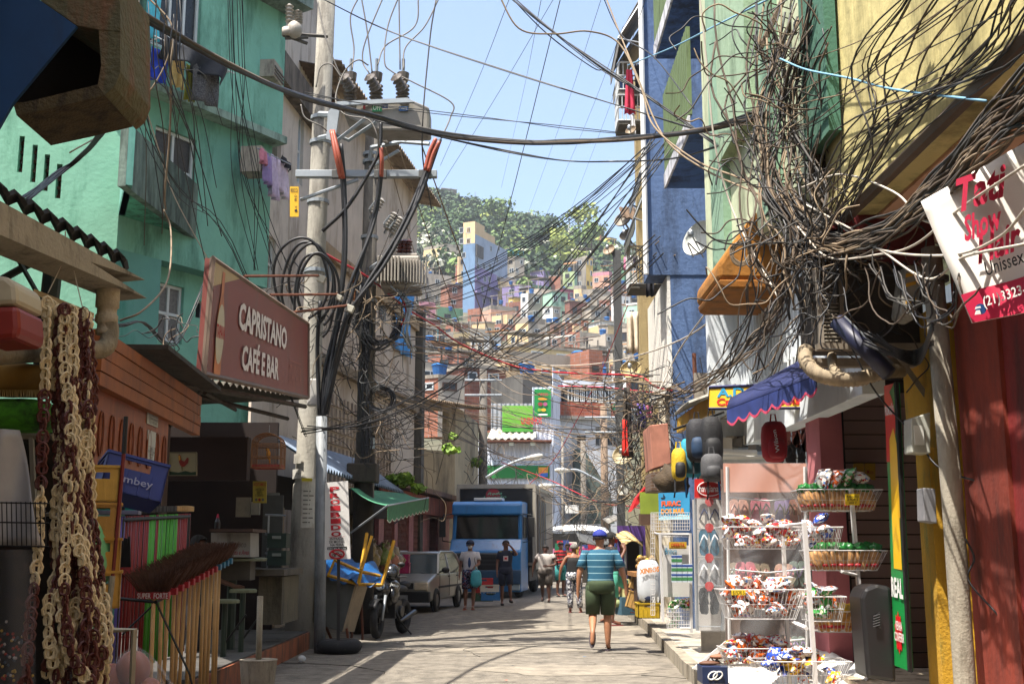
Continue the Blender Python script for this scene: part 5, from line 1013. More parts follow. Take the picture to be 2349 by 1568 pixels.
# ================= cables =================
CB=mat('#17171a',.5,.3,3); CG=mat('#3a3733',.7,.3,3); CBR=mat('#4c4034',.8,.3,4); CW=mat('#b0a79a',.7,.15,3); CR=mat('#a8222a',.5,.15,3); CBL=mat('#6c9ab5',.6,.1); CTN=mat('#7b6a55',.8,.3,5)
NC=[0]
RF_=.62
def QP(u,v,Y):
    d=ray(u,v); return P(u,v,min(Y,2.6*d.y/d.x) if u>1850 and v<760 else Y)
def cable(pts,r,mt,label,n=6,sides=5,group=None,kind=None,wob=0,name='cable',cat='cable'):
    p=[QP(*q) if len(q)==3 and isinstance(q,tuple) else V(q) for q in pts]; p=catmull(p,n)
    if wob:
        a1,a2,a3=[random.random()*9 for _ in range(3)]
        p=[q+V((math.sin(i*.9+a1),math.sin(i*.7+a2),math.sin(i*1.1+a3)))*wob for i,q in enumerate(p)]
    NC[0]+=1; return MB().tube(p,r*RF_,sides).build('wire' if name=='cable' and r<.0125 else name,mt,smooth=True,label=label,cat='wire' if cat=='cable' and r<.0125 else cat,group=group,kind=kind)
def fan(A,B,n,r,mt,label,sag=.5,ja=4,jb=4,group=None,mid=None,jy=.3,jm=6):
    for i in range(n):
        a=(A[0]+random.uniform(-ja,ja),A[1]+random.uniform(-ja,ja),A[2]+random.uniform(-jy,jy)); c=(B[0]+random.uniform(-jb,jb),B[1]+random.uniform(-jb,jb),B[2]+random.uniform(-jy,jy))
        pa,pc=P(*a),P(*c); k=sag*random.uniform(.7,1.3)
        if mid: pts=[pa]+[P(u+random.uniform(-jm,jm),v+random.uniform(-jm,jm),Y) for u,v,Y in mid]+[pc]
        else: pts=[pa.lerp(pc,t)-V((0,0,k*4*t*(1-t))) for t in[q/6 for q in range(7)]]
        NC[0]+=1; MB().tube(catmull(pts,5 if mid else 2),r*RF_*random.uniform(.8,1.2),4).build('wire' if r<.017 else 'cable',mt if not isinstance(mt,list) else random.choice(mt),smooth=True,label=label,cat='wire' if r<.017 else 'cable',group=group or label)
# main bundle crossing the street
fan((300,25,9.5),(1745,262,11),7,.024,[CBR,CG,CB],'dark cable in the thick bundle crossing the street under the switchgear',mid=[(520,150,11),(700,222,14),(850,262,16.5),(1000,303,17),(1174,322,17),(1300,323,16.5),(1450,315,15),(1600,298,13)],ja=10,jb=12,jm=3)
fan((290,20,9.5),(1760,262,11),5,.04,[CBR,CB],'thick twisted brown cable of the bundle crossing the street',mid=[(520,148,11),(700,225,14),(850,265,16.5),(1000,306,17),(1174,326,17),(1300,326,16.5),(1450,317,15),(1600,300,13)],ja=8,jb=8,jm=3)
fan((720,-10,17),(1745,340,13),2,.016,CB,'black cable from the pole top sloping down right to the blue tower',mid=[(900,75,17),(1174,165,16),(1420,243,15)],jm=3)
fan((700,215,17),(1480,310,16),2,.014,CB,'thin cable from the switchgear to the beige row',mid=[(820,235,17),(1000,258,17),(1174,278,17),(1300,292,16)],jm=3)
fan((860,275,17),(1660,335,14),2,.018,CB,'black cable sagging just below the main bundle',mid=[(1000,312,17),(1174,350,17),(1300,370,16),(1420,371,16),(1540,362,15)],jm=3)
fan((1170,-10,17),(1640,330,14),4,.013,CB,'black wire entering from the top and running down right to the tangle',mid=[(1250,60,16),(1370,148,15.5),(1480,220,15)],jm=5)
fan((1170,-10,17),(1420,185,19),2,.015,CB,'black wire from the top edge to the red towel balcony',mid=[(1255,80,18),(1360,155,18),(1385,160,18.5)],jm=2)
cable([(1140,-20,15),(1190,65,15),(1270,78,15),(1350,72,15),(1420,100,15),(1470,200,14.5),(1500,290,14),(1600,370,13),(1700,410,12),(1780,460,11.5)],.02,CTN,'pale tan cable looping from the top centre across the blue tower',n=8)
fan((1380,-20,16),(1590,250,12),1,.018,CB,'black cable dropping from the top edge over the beige row',mid=[(1425,80,16),(1500,130,14)],jm=1)
cable([(1380,-30,17),(1425,85,16),(1460,170,15),(1520,310,14),(1610,385,13),(1750,450,11.5)],.02,CTN,'tan cable dropping from the top edge and crossing the blue tower')
cable([(1604,-20,12),(1620,130,12),(1640,330,12),(1680,480,12),(1740,600,11.5),(1790,690,11)],.018,CW,'white cable hanging down the pale green wall edge')
cable([(1440,150,19),(1540,110,15),(1640,60,12),(1760,0,10)],.016,CBL,'pale blue rope from the balcony cage up to the top right')
cable([(1790,135,9.5),(1850,160,9),(1950,180,8.4),(2050,205,8),(2262,232,7.4)],.014,CBL,'pale blue twisted rope running across the yellow wall',n=6)
# fan of lines from the lower left to the blue tower
fan((880,690,21),(1500,345,15),9,.013,CB,'thin black cable rising from the transformer pole to the blue tower',sag=.5,ja=22,jb=25,jy=.8)
fan((700,985,17.5),(1530,310,15),6,.015,CB,'long black cable rising from the power pole foot to the blue tower',sag=1.0,ja=12,jb=25)
fan((960,790,40),(1520,560,20),9,.02,[CB,CG,CTN],'cable climbing from the ochre building to the beige column',sag=1.2,ja=30,jb=30,jy=1)
for i,(a,c) in enumerate([((1000,1110,30),(1290,-20,17)),((1150,430,60),(1245,-20,17)),((1010,380,30),(1175,-20,16)),((1310,480,60),(1480,0,18)),((1250,500,60),(1430,60,20)),((925,560,30),(1292,-40,18)),((820,690,21),(915,480,18)),((1200,520,60),(1385,-20,20))]): cable([a,((a[0]+c[0])/2+3,(a[1]+c[1])/2+6,(a[2]+c[2])/2),c],.008 if i>0 else .012,CG,'single thin wire slanting steeply across the sky',n=4,sides=4,group='thin slanting sky wires')
cable([(1000,0,17.5),(985,100,17.5),(968,330,17.5),(990,480,19)],.02,CG,'dark rod-straight cable hanging right of the bushings')
fan((920,345,20),(1115,900,40),1,.02,CTN,'brown stay wire from the curved arm down over the hillside, left',sag=.1); fan((968,330,20),(1160,860,40),1,.02,CTN,'brown stay wire from the curved arm down over the hillside, right',sag=.1); fan((885,335,20),(990,700,30),1,.018,CTN,'brown stay wire from the curved arm down past the transformer',sag=.1)
# thick black service cables at the pole
SV='thick black service cable sweeping down from the crossarm to the riser pipe'
for k,(pts) in enumerate([[(776,330,17.4),(785,420,17.5),(789,560,17.6),(775,720,17.6),(745,850,17.6),(738,955,17.6)],[(783,330,17.4),(791,430,17.5),(792,600,17.5),(770,760,17.6),(748,880,17.6),(740,955,17.6)],[(870,330,17.4),(875,400,17.6),(855,520,17.5),(800,660,17.4),(765,800,17.5),(744,955,17.6)],[(876,335,17.4),(868,440,17.5),(840,560,17.5),(800,700,17.4),(770,820,17.5),(748,950,17.6)],[(1003,330,17.4),(975,400,17.4),(930,520,17.3),(830,680,17.3),(790,760,17.4),(757,890,17.5),(742,955,17.6)],[(996,330,17.4),(965,420,17.4),(910,540,17.3),(820,690,17.2),(775,830,17.5),(750,950,17.6)],[(1010,320,17.4),(955,470,17.3),(880,610,17.2),(800,720,17.2),(760,860,17.5),(744,950,17.6)],[(735,690,17.3),(728,800,17.5),(733,955,17.6)],[(874,280,17.5),(872,330,17.5),(860,370,17.5),(800,470,17.5),(740,530,17.6)]]): cable(pts,.05,CB,SV,n=7,sides=6,group=SV)
for k,pts in enumerate([[(760,300,17.4),(770,355,17.3),(782,410,17.4)],[(764,300,17.4),(776,350,17.3),(788,410,17.4)],[(874,340,17.3),(876,370,17.3),(875,405,17.4)],[(1000,318,17.3),(985,350,17.3),(975,390,17.3)],[(1008,325,17.3),(993,355,17.3),(982,392,17.3)]]):
    o=cable(pts,.052,mat('#94452f',.5,.15,6),['left orange-red termination sleeve above the crossarm','second orange-red termination sleeve above the crossarm','middle orange-red termination sleeve above the crossarm','fourth orange-red termination sleeve, at the right of the crossarm','rightmost orange-red termination sleeve above the crossarm'][k],sides=8,name='cable_termination',cat='cable termination')
# loops of black cable
for i,(cu,cv,ru,rv,Y) in enumerate([(690,640,62,95,17.2),(715,650,50,92,17.3),(730,665,45,85,17.0),(705,655,58,100,17.4),(722,680,48,98,17.1)]):
    cable([(cu+ru*math.cos(a)+3*math.sin(i+a*3),cv+rv*math.sin(a),Y+.15*math.sin(a)) for a in[PI*.8+2*PI*k/14*.8 for k in range(15)]],.036,CB,'big loop of black cable hanging on the power pole above the bar sign',n=4,sides=6,group='big cable loops on the pole')
# bare overhead jumpers to the bushings
for i,pts in enumerate([[(920,-20,17.6),(890,60,17.6),(882,140,17.5),(900,165,17.5),(950,190,17.5),(1035,235,17.5),(1033,270,17.5),(1012,318,17.4)],[(885,-20,17.6),(840,90,17.6),(832,140,17.6),(848,170,17.5)],[(825,-10,17.6),(804,40,17.6),(812,110,17.6),(808,160,17.5)],[(960,-10,17.6),(952,60,17.6),(885,105,17.6),(866,150,17.5)],[(1010,-10,17.6),(975,60,17.6),(930,110,17.6),(926,160,17.5)],[(728,0,17.5),(745,80,17.4),(775,160,17.4),(785,172,17.5)],[(845,150,17.5),(820,138,17.4),(790,165,17.4),(770,225,17.3),(790,262,17.2),(845,275,17.2),(865,310,17.2),(870,340,17.3)],[(690,240,17.3),(700,270,17.3),(735,288,17.3),(750,300,17.4)],[(725,200,17.4),(735,155,17.4),(760,148,17.4),(783,178,17.4)],[(828,-10,17.6),(842,70,17.6),(854,170,17.6)],[(915,-20,17.6),(918,160,17.6)]]): cable(pts,.02,mat('#6b665f',.6,.2,4),'grey jumper wire bent down to the ribbed bushings',n=8,group='jumper wires at the switchgear')
# red cable
cable([(700,555,19),(760,590,20),(850,640,21),(930,705,22),(1000,748,24),(1060,790,26),(1174,838,28),(1260,852,27),(1340,857,25),(1460,862,22),(1500,885,20),(1540,895,18)],.035,CR,'red cable swooping from the transformer across the street to the right',n=8)
cable([(870,625,21),(905,660,21),(925,690,21.5),(932,720,21.5),(920,745,21.5)],.035,CR,'short red loop below the transformer'); cable([(1280,885,24),(1380,888,23),(1500,900,20)],.02,CR,'thin red cable just under the long red one at the right')
cable([(1440,700,28),(1370,870,32),(1280,1040,36),(1225,1100,40),(1140,1180,42)],.02,CR,'thin red wire zigzagging down over the vertical green sign'); cable([(1150,1060,38),(1260,1100,38),(1370,1150,36),(1440,1160,34),(1500,1170,25)],.025,CR,'thin red wire crossing above the market roofs')
fan((900,655,21),(945,800,22),6,.03,mat('#8b9399',.5,.2,4),'grey sheathed cable looping below the transformer',mid=[(940,700,21),(930,760,21)],ja=8,jb=10)
fan((830,660,21),(930,730,22),9,.03,CB,'black cable loop hanging beneath the transformer',mid=[(820,740,21),(850,790,21),(900,780,21.5)],ja=14,jb=14,jm=14)
# middle span bundles
mids=[('dark cable of the bundle dropping from the transformer to the right shop row',(900,700,22),(1540,905,17),[(1080,770,28),(1250,880,28),(1400,920,23)],10),
('cable of the low bundle between the ochre building and the right shops',(840,790,22),(1520,870,18),[(1000,800,26),(1174,830,28),(1350,865,24)],10),
('cable sagging from the second pole over the truck to the right row',(840,870,22),(1480,1000,22),[(980,930,28),(1150,960,32),(1330,985,28)],10),
('cable rising from the veranda house to the transformer pole',(850,830,22),(1120,960,45),[(950,900,30),(1040,940,38)],12),
('pale cable slung low between the second pole and the brownish pole',(850,900,22),(1389,1020,48),[(1000,960,30),(1200,1050,42)],10),
('thin cable of the sheaf in front of the white corrugated store',(1107,900,49),(1440,1080,26),[(1200,960,45),(1330,1040,36)],12),
('cable of the sheaf between the pole behind the truck and the beige row',(1107,870,49),(1470,840,22),[(1200,880,42),(1340,890,32)],10),
('cable strung above the market at the street end',(1290,1130,50),(1470,1110,26),[(1350,1160,44),(1410,1150,34)],14),
('sagging wire between the truck box and the right shops',(1260,1120,40),(1490,1060,22),[(1330,1150,36),(1420,1130,28)],10),
('wire from the brownish pole to the cable tangle on the right',(1389,950,48),(1500,920,19),[(1430,990,36)],10)]
for lb,A,B_,md,n in mids: fan(A,B_,int(n*.62),.013 if n>10 else .018,[CB,CG,CTN,CG,CTN],lb,mid=md,ja=28,jb=30,jm=26,jy=1)
cable([(940,808,26),(1100,818,28),(1250,838,28),(1400,830,24),(1560,780,18),(1690,690,14),(1760,690,12.5)],.022,CW,'pale cream cable crossing mid street up to the birdcage')
cable([(1510,900,16),(1560,800,16),(1640,690,14),(1680,640,13)],.018,CW,'pale cable from the shop roof up to the orange balcony'); cable([(1645,885,13.5),(1660,905,13),(1668,935,12.8),(1695,945,12),(1720,925,11.6)],.02,CW,'white hose drooping over the blue awning corner')
# second pole wrapped vertical runs + loops + tangles
for lbt,(cu,cv),(su,sv),Y,n,L_,r in [('dense tangle of cables wound round the second pole',(835,900),(45,150),21.2,46,1.6,.014),('snarl of cables beneath the transformer',(850,720),(55,60),21,26,1.3,.016),('snarl of thin wires at the veranda house corner',(900,1000),(60,70),24,34,2,.01),('knot of wires above the truck at the power pole',(1108,1060),(28,50),48,24,2.5,.02),('snarl of loops and wires over the right shop roofs',(1500,930),(42,50),17.5,60,1.1,.011),('hanging snarl of wires down the right shop row',(1462,1040),(24,110),21,56,1.6,.012),('wire snarl around the market posts',(1400,1120),(50,45),36,44,3.0,.014),('tangle of wires at the top of the power pole foot',(720,750),(35,120),17.4,20,1.0,.012),('mess of wires hanging over the market roofs',(1330,1160),(70,40),42,40,4,.016),('snarl of wires over the bar roof edge',(390,770),(50,40),13,10,.7,.01)]:
    b=MB(); b.mi=0
    for i in range(n):
        c=V((random.gauss(cu,su*.5),random.gauss(cv,sv*.5),0)); p=[]; q=P(c.x,c.y,Y+random.uniform(-.25,.25)); d=V((random.gauss(0,1),random.gauss(0,.3),random.gauss(0,1.2))).normalized()
        for k in range(7): p.append(q.copy()); d=(d+V((random.gauss(0,.6),random.gauss(0,.2),random.gauss(-.05,.6)))).normalized(); q+=d*L_/7*random.uniform(.6,1.4)
        b.mi=random.randrange(3); b.tube(catmull(p,4),r*.6*random.uniform(.7,1.3),4,cap=False)
    b.build('cable_tangle',[CB,CG,CTN],smooth=True,label=lbt,cat='cable tangle',kind='stuff')
for k in range(10): cable([(833+random.uniform(-10,10),640+random.uniform(-30,30),21.2),(842+random.uniform(-14,14),760,21.2),(830+random.uniform(-14,14),880,21.2),(840+random.uniform(-14,14),1000,21.2),(832+random.uniform(-10,10),1080,21.2)],.025,CB,'dark cable strapped down the shaft of the second pole',n=4,group='cables down the second pole')
for k in range(9): cu,cv=875,915; cable([((cu+(34-k*1.3)*math.cos(a)+random.uniform(-2,2)),(cv+(32-k)*math.sin(a)+random.uniform(-2,2),)[0],20.9+k*.02) for a in[2*PI*j/12 for j in range(13)]],.014,CB,'coil of spare black cable hanging right of the second pole',n=3,group='black cable coil')
# left drops by the green building
for i in range(16):
    u0=random.uniform(290,420); u1=u0+random.uniform(-60,150); v1=random.uniform(240,620); Y=random.uniform(9,13)
    cable([(u0,random.uniform(-20,60),Y),(u0+random.uniform(-10,15),150,Y),((u0+u1)/2+random.uniform(-10,20),v1*.6,Y+1),(u1,v1,Y+2)],.009,[CB,CBR,CG][i%3],'thin loose wire hanging in front of the green building',n=5,sides=4,group='loose wires at the green building')
for i in range(9):
    u0=random.uniform(520,560); cable([(u0,-20,15),(u0+8,180,15.5),(u0+random.uniform(0,60),400,16),(u0+random.uniform(20,130),620,16.5)],.009,CB,'thin wire falling from the top edge between green building and pole',n=5,sides=4,group='wires falling beside the pole')
for i in range(10):
    cable([(245+random.uniform(-12,12),232,7),(225+i*2,300,8),(185+random.uniform(-8,8),360,9),(130+random.uniform(-10,10),400,9),(40+random.uniform(-10,30),460,8)],.012,CB,'black cable of the sheaf curving left below the concrete ledge',n=6,group='cable sheaf under the ledge')
fan((305,130,11),(700,1000,17),3,.01,CB,'long wire from the ledge down to the power pole',mid=[(330,300,12),(400,440,13),(520,560,15)],jm=15)
cable([(335,-10,12),(395,60,12),(392,150,12),(390,300,12.4),(378,440,12.6),(380,480,13)],.018,CTN,'tan cable hanging vertically past the corner window'); cable([(350,-10,10),(392,95,11),(350,200,11),(260,290,11),(160,350,10)],.012,CTN,'tan wire looping from the top window down left'); cable([(275,140,11),(330,240,12),(360,330,13),(400,450,14),(480,600,15)],.012,CW,'pale wire slanting across the stained balcony'); cable([(375,480,12),(392,530,12),(385,640,11),(330,710,10),(275,735,10)],.016,CTN,'beige hose looping in front of the green building bay')
fan((470,650,15),(170,720,12),4,.012,CB,'black twisted wire running along above the bar roof',mid=[(400,790,14),(330,735,13),(270,745,12)],jm=5)
# ---- the great tangle on the right
TG='brown cable of the great tangle in front of the pale green building'
for i in range(42):
    u=random.gauss(1790,42); top=random.uniform(-30,120); cable([(u+random.uniform(-60,90),top,10.2),(u+random.uniform(-40,30),250,10),(u+random.uniform(-20,50),420,9.7),(u+random.uniform(20,90),560,9.5),(u+random.uniform(0,110),random.uniform(600,760),9.4)],.013*random.uniform(.7,1.5),random.choice([CBR,CG,CTN,CBR,CG,CB]),TG,n=5,group=TG,wob=.035)
T2='cable of the sheaf curving from the great tangle up to the right edge'
for i in range(42):
    dv=random.gauss(0,22); cable([(1790+random.uniform(-40,40),470+dv+random.uniform(-60,40),9.8),(1880+random.uniform(-20,20),545+dv,9.3),(1990,545+dv*.8+random.uniform(-14,14),8.8),(2130,450+dv*1.1+random.uniform(-14,14),8.2),(2260,310+dv*1.6+random.uniform(-20,20),7.6),(2400,190+dv*2.4,7)],.012*random.uniform(.7,1.6),random.choice([CBR,CG,CTN,CBR]),T2,n=6,group=T2,wob=.02)
T3='thin cable crossing the yellow wall from upper right down to the tangle'
for i in range(26):
    u1=random.uniform(2080,2420); cable([(u1,-20,7.4),(u1-110+random.uniform(-40,40),150,7.9),(2010+random.uniform(-90,70),330+random.uniform(-70,50),8.6),(1900+random.uniform(-60,60),500+random.uniform(-60,60),9.2)],.009*random.uniform(.8,1.5),random.choice([CBR,CG,CB]),T3,n=5,sides=4,group=T3,wob=.012)
T4='wire running from the top right corner across to the pale green wall'
for i in range(8): v=random.uniform(150,520); cable([(1700+random.uniform(-60,60),v,10.4),(1850,v-20+random.uniform(-30,30),9.6),(2050,v-120+random.uniform(-60,30),8.6),(2300,v-330+random.uniform(-60,40),7.4)],.009,random.choice([CBR,CG,CTN]),T4,n=5,sides=4,group=T4)
T5='cable hanging in front of the white first floor wall'
for i in range(22): u=random.uniform(1680,1900); cable([(u+random.uniform(0,70),560,9.8),(u+random.uniform(0,40),660,10.5),(u,760,11.2),(u-random.uniform(10,90),870,12)],.010*random.uniform(.7,1.5),random.choice([CBR,CG,CTN,CB]),T5,n=5,sides=4,group=T5,wob=.03)
T6='cable of the sheaf dropping from the great tangle to the bag shop roof'
for i in range(10): cable([(1850+random.uniform(-40,30),560,9.8),(1800+random.uniform(-20,20),690,10.6),(1720+random.uniform(-20,20),800,12),(1590+random.uniform(-30,30),890,15),(1530,900+random.uniform(-20,20),17)],.014,random.choice([CBR,CG,CTN]),T6,n=6,group=T6,wob=.03)
T7='whitish loop of cable sagging under the tangle towards the hair salon banner'
for i,p in enumerate([[(1850,470,9.4),(1960,530,8.9),(2030,580,8.5),(2130,640,8),(2210,590,7.6),(2349,560,7)],[(1830,520,9.4),(1900,590,9),(2020,583,8.5),(2100,560,8.2),(2200,480,7.8),(2349,380,7)],[(1905,500,9),(1945,530,8.8),(2030,575,8.4),(2180,585,7.6),(2290,545,7.2),(2360,470,6.9)],[(1840,430,9.4),(1930,400,9),(2050,440,8.3),(2110,500,8),(2180,520,7.7)]]): cable(p,.014,CW,T7,n=8,group=T7)
T8='drooping loop of wire in front of the condenser'
for i in range(14): u=random.uniform(1880,2110); v=random.uniform(560,640); cable([(u,v,9),(u+random.uniform(10,50),v+random.uniform(60,120),8.9),(u+random.uniform(60,110),v+random.uniform(60,150),8.8),(u+random.uniform(90,150),v+random.uniform(0,40),8.8)],.010,random.choice([CBR,CG,CB]),T8,n=6,group=T8,wob=.015)
for i in range(12): cable([(2010+random.uniform(-30,10),760+i*3,8.7),(2060,800+i*2,8.6),(2110,800+i*3,8.6),(2140,750+random.uniform(-10,10),8.6)],.012,CB,'black cable in the sagging coil behind the drain pipe',n=6,group='coil behind the drain pipe')
for k in range(5): cable([((1700+(26-k*2)*math.cos(a)+random.uniform(-2,2)),582+(28-k*2)*math.sin(a),10.9) for a in[2*PI*j/12 for j in range(13)]],.014,CTN,'small coil of beige cable against the orange balcony',n=3,group='beige coil on the orange balcony')
cable([(1950,790,9),(2010,900,9),(2100,1000,8.8),(2160,1075,8.6),(2310,1120,7.9)],.012,CB,'black wire slanting down over the snack shop doorway'); cable([(2215,1235,8.2),(2235,1280,8.2),(2222,1330,8.2),(2290,1410,8.0)],.012,CB,'loose black wire on the brown-red wall')
b=MB()
for i in range(70):
    q=P(random.gauss(1800,40),random.uniform(60,640),9.9+random.uniform(-.3,.3)); p=[]; d=V((random.gauss(0,1),random.gauss(0,.3),random.gauss(0,1))).normalized()
    for k in range(9): p.append(q.copy()); d=(d+V((random.gauss(0,.7),random.gauss(0,.25),random.gauss(-.05,.7)))).normalized(); q+=d*.16
    b.mi=random.randrange(4); b.tube(catmull(p,4),.007,4,cap=False)
for i in range(60):
    q=P(random.gauss(1960,90),random.gauss(590,45),9.1+random.uniform(-.3,.2)); p=[]; d=V((random.gauss(0,1),random.gauss(0,.3),random.gauss(0,1))).normalized()
    for k in range(9): p.append(q.copy()); d=(d+V((random.gauss(0,.7),random.gauss(0,.25),random.gauss(-.05,.7)))).normalized(); q+=d*.14
    b.mi=random.randrange(4); b.tube(catmull(p,4),.0065,4,cap=False)
b.build('cable_tangle',[CB,CG,CTN,CBR],smooth=True,label='densest core of the great cable tangle at the upper right',cat='cable tangle',kind='stuff')
# ================= left foreground: ledge, gutter, bar, brooms =================
random.seed(17)
lg_=thing('peeling_concrete_balcony','peeling concrete balcony corner with a blue cloth panel, looming at the top left','balcony',P(120,240,5))
PEEL=stucco('#55523a','#6b4a33',.55,3.5,.9); Y=5
def flat(pts,Y,d,mt,par,name,**k): return MB().prism([P(u,v,Y) for u,v in pts],(0,d,0)).build(name,mt,par,**k)
flat([(-80,-60),(60,-60),(90,0),(176,60),(28,238),(-10,305),(-80,330)],Y-.02,.02,mat('#123c66',.75,.2,2,stain='#1c2b3c',sa=.35),lg_,'blue_panel')
flat([(70,-60),(274,-60),(276,72),(226,68),(176,58),(92,0)],Y,.45,PEEL,lg_,'upper_fascia')
flat([(226,66),(276,70),(276,165),(262,200),(240,218),(224,196),(232,150)],Y+.003,.45,PEEL,lg_,'corner_post')
flat([(225,194),(240,219),(140,243),(38,265),(30,236),(60,234)],Y+.006,.4,stucco('#4e4228','#1e160d',.6,9,.6),lg_,'lower_lip')
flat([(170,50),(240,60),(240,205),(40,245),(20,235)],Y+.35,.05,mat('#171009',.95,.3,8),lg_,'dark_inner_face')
# gutter
gu=thing('roof_gutter','long pale concrete gutter with a lumpy white downpipe fitting at its end','gutter',P(250,690,5.4)); GUT=stucco('#8e8672','#4f4637',.5,6,.3)
a0,a1,c0,c1=P(-60,428,4.1),P(333,642,5.6),P(337,684,5.6),P(-60,512,4.1)
b=MB(); dx=V((-.16,0,-.015)); b.hexa([c0,c1,c1+dx,c0+dx,a0,a1,a1+dx,a0+dx]); b.build('channel',GUT,gu)
b=MB(); c=P(248,672,5.35); pr=[(.055,.05),(.06,.02),(.06,-.07),(.05,-.075),(.05,-.10),(.058,-.11),(.058,-.14),(.045,-.15),(.045,-.17),(.052,-.18),(.05,-.2)]; b.lathe([(r*.9,-h) for r,h in pr],c,(0,0,-1),16); b.build('fitting',stucco('#a39a86','#5d5341',.5,7),gu,smooth=True)
b=MB(); b.tube(catmull([P(248,735,5.35),P(252,765,5.35),P(240,798,5.3),P(195,803,5.2),P(90,808,4.9),P(-20,815,4.6)],6),.042,12); b.build('waste_pipe',stucco('#8a8069','#4d4434',.5,6),gu,smooth=True)
tl_=thing('black_tile_strip','jagged black roof tiles lying on top of the gutter','roof tiles',P(150,560,4.8)); corr([P(-60,420,4.3),P(296,618,5.7)],[P(-60,400,4.15),P(292,598,5.5)],0,.02,.14,mat('#17171a',.8,.3,6),tl_,'tiles',.02)
gp_=thing('green_post','dark green steel post behind the garlands','post',P(100,900,5.6)); b=MB(); b.tube([P(92,900,5.6),P(122,610,5.6)],.045,8); b.tube([P(10,700,5.6),P(110,735,5.6)],.03,6); b.tube([P(30,575,5.5),P(90,680,5.5)],.012,5);b.tube([P(5,640,5.6),P(95,590,5.6)],.02,5); b.build('post',mat('#16241a',.6,.2,5),gp_)
cl=thing('cooler_box','red and cream cooler box with rounded lid hanging at the left edge','cooler',P(0,780,4.2)); 
b=MB(); b.prism([P(-60,782,4.2),P(38,776,4.2),P(43,750,4.2),P(40,700,4.2),P(-60,703,4.2)],(0,.25,0)); b.build('body',mat('#7a2318',.5,.15,4),cl,bevel=.02); b=MB(); b.prism([P(-60,701,4.2),P(40,698,4.2),P(36,650,4.2),P(15,632,4.2),P(-60,628,4.2)],(0,.25,0)); b.build('lid',mat('#a39a80',.6,.15,5),cl,bevel=.02)
cs=thing('fringed_cushion','mustard velvet cushion with fringe stacked above the camouflage one','cushion',P(50,905,5)); b=MB(); b.ell(P(40,873,5),(.17,.16,.065),18,9,fn=lambda p:1/max(.6,(abs(p.x)**4+abs(p.y)**4+abs(p.z)**4)**.25)); b.build('cushion',mat('#8f6c2e',.9,.2,8),cs,smooth=True)
b=MB(); [b.tube([P(-60+k*3.4,893+.02*k,4.86),P(-60+k*3.4+random.uniform(-2,2),910,4.85)],.002,3) for k in range(52)]; b.build('fringe',mat('#a98f5c',.9),cs)
b=MB(); b.ell(P(35,955,5),(.18,.16,.07),18,9,fn=lambda p:1/max(.6,(abs(p.x)**4+abs(p.y)**4+abs(p.z)**4)**.25)); b.build('camouflage_cushion',mat('#4a9a1c',.8,.2,14,stain='#10140a',sa=.8,kind='flat'),smooth=True,label='bright green and black camouflage cushion under the mustard one',cat='cushion')
b=MB(); a_=V((0,0,0)); b.grid(lambda x,y:P(-60+(100+62*y)*x,985+265*y,4.6)+V((0,.03*math.sin(x*7+y*5),0)),14,12); b.build('plastic_sheet',mat('#9c9a98',.35,.15,4),smooth=True,thick=.004,label='white plastic packaging draped at the left edge above the wire basket',cat='plastic sheet')
wk=thing('wire_basket','black wire basket panel at the left edge','basket',P(50,1240,4.5)); b=MB()
for k in range(14): b.tube([P(-40+k*11,1150,4.5),P(-38+k*11,1250,4.5)],.0022,4)
for v in(1151,1196,1250): b.tube([P(-60,v,4.5),P(112,v+3,4.5)],.003,4)
b.build('wires',BLACKC,wk)
fr=thing('shelf_frame','pale plastic shelf frame behind the garlands','shelf',P(80,1180,4.9)); b=MB(); b.tube([P(72,1000,4.9),P(80,1180,4.9),P(130,1178,4.9)],.012,4); b.tube([P(0,998,4.9),P(205,1003,4.9)],.014,4); b.build('frame',mat('#8c8676',.6),fr)
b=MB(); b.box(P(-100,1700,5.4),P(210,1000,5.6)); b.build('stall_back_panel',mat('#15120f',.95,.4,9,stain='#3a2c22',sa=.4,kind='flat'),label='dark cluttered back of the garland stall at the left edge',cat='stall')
sl=thing('clear_plastic_sleeve','tall clear plastic sleeve of toys hanging at the lower left','plastic bag',P(50,1568,4.5))
b=MB(); b.grid(lambda x,y:P(-30+110*x,1260+330*y,4.5)+V((0,.02*math.sin(x*9),0)),8,3); b.build('film',mat('#a0a0a0',.15,.1,3,alpha=.14),sl,smooth=True)
b=MB()
for k in range(90): b.mi=k%4; c=P(random.uniform(-20,75),random.uniform(1420,1590),4.56); b.ell(c,(.006,.006,.006),5,4)
b.build('small_toys',[mat('#8a2a1a'),mat('#a88a3a'),mat('#33424c'),mat('#a39a90')],sl)
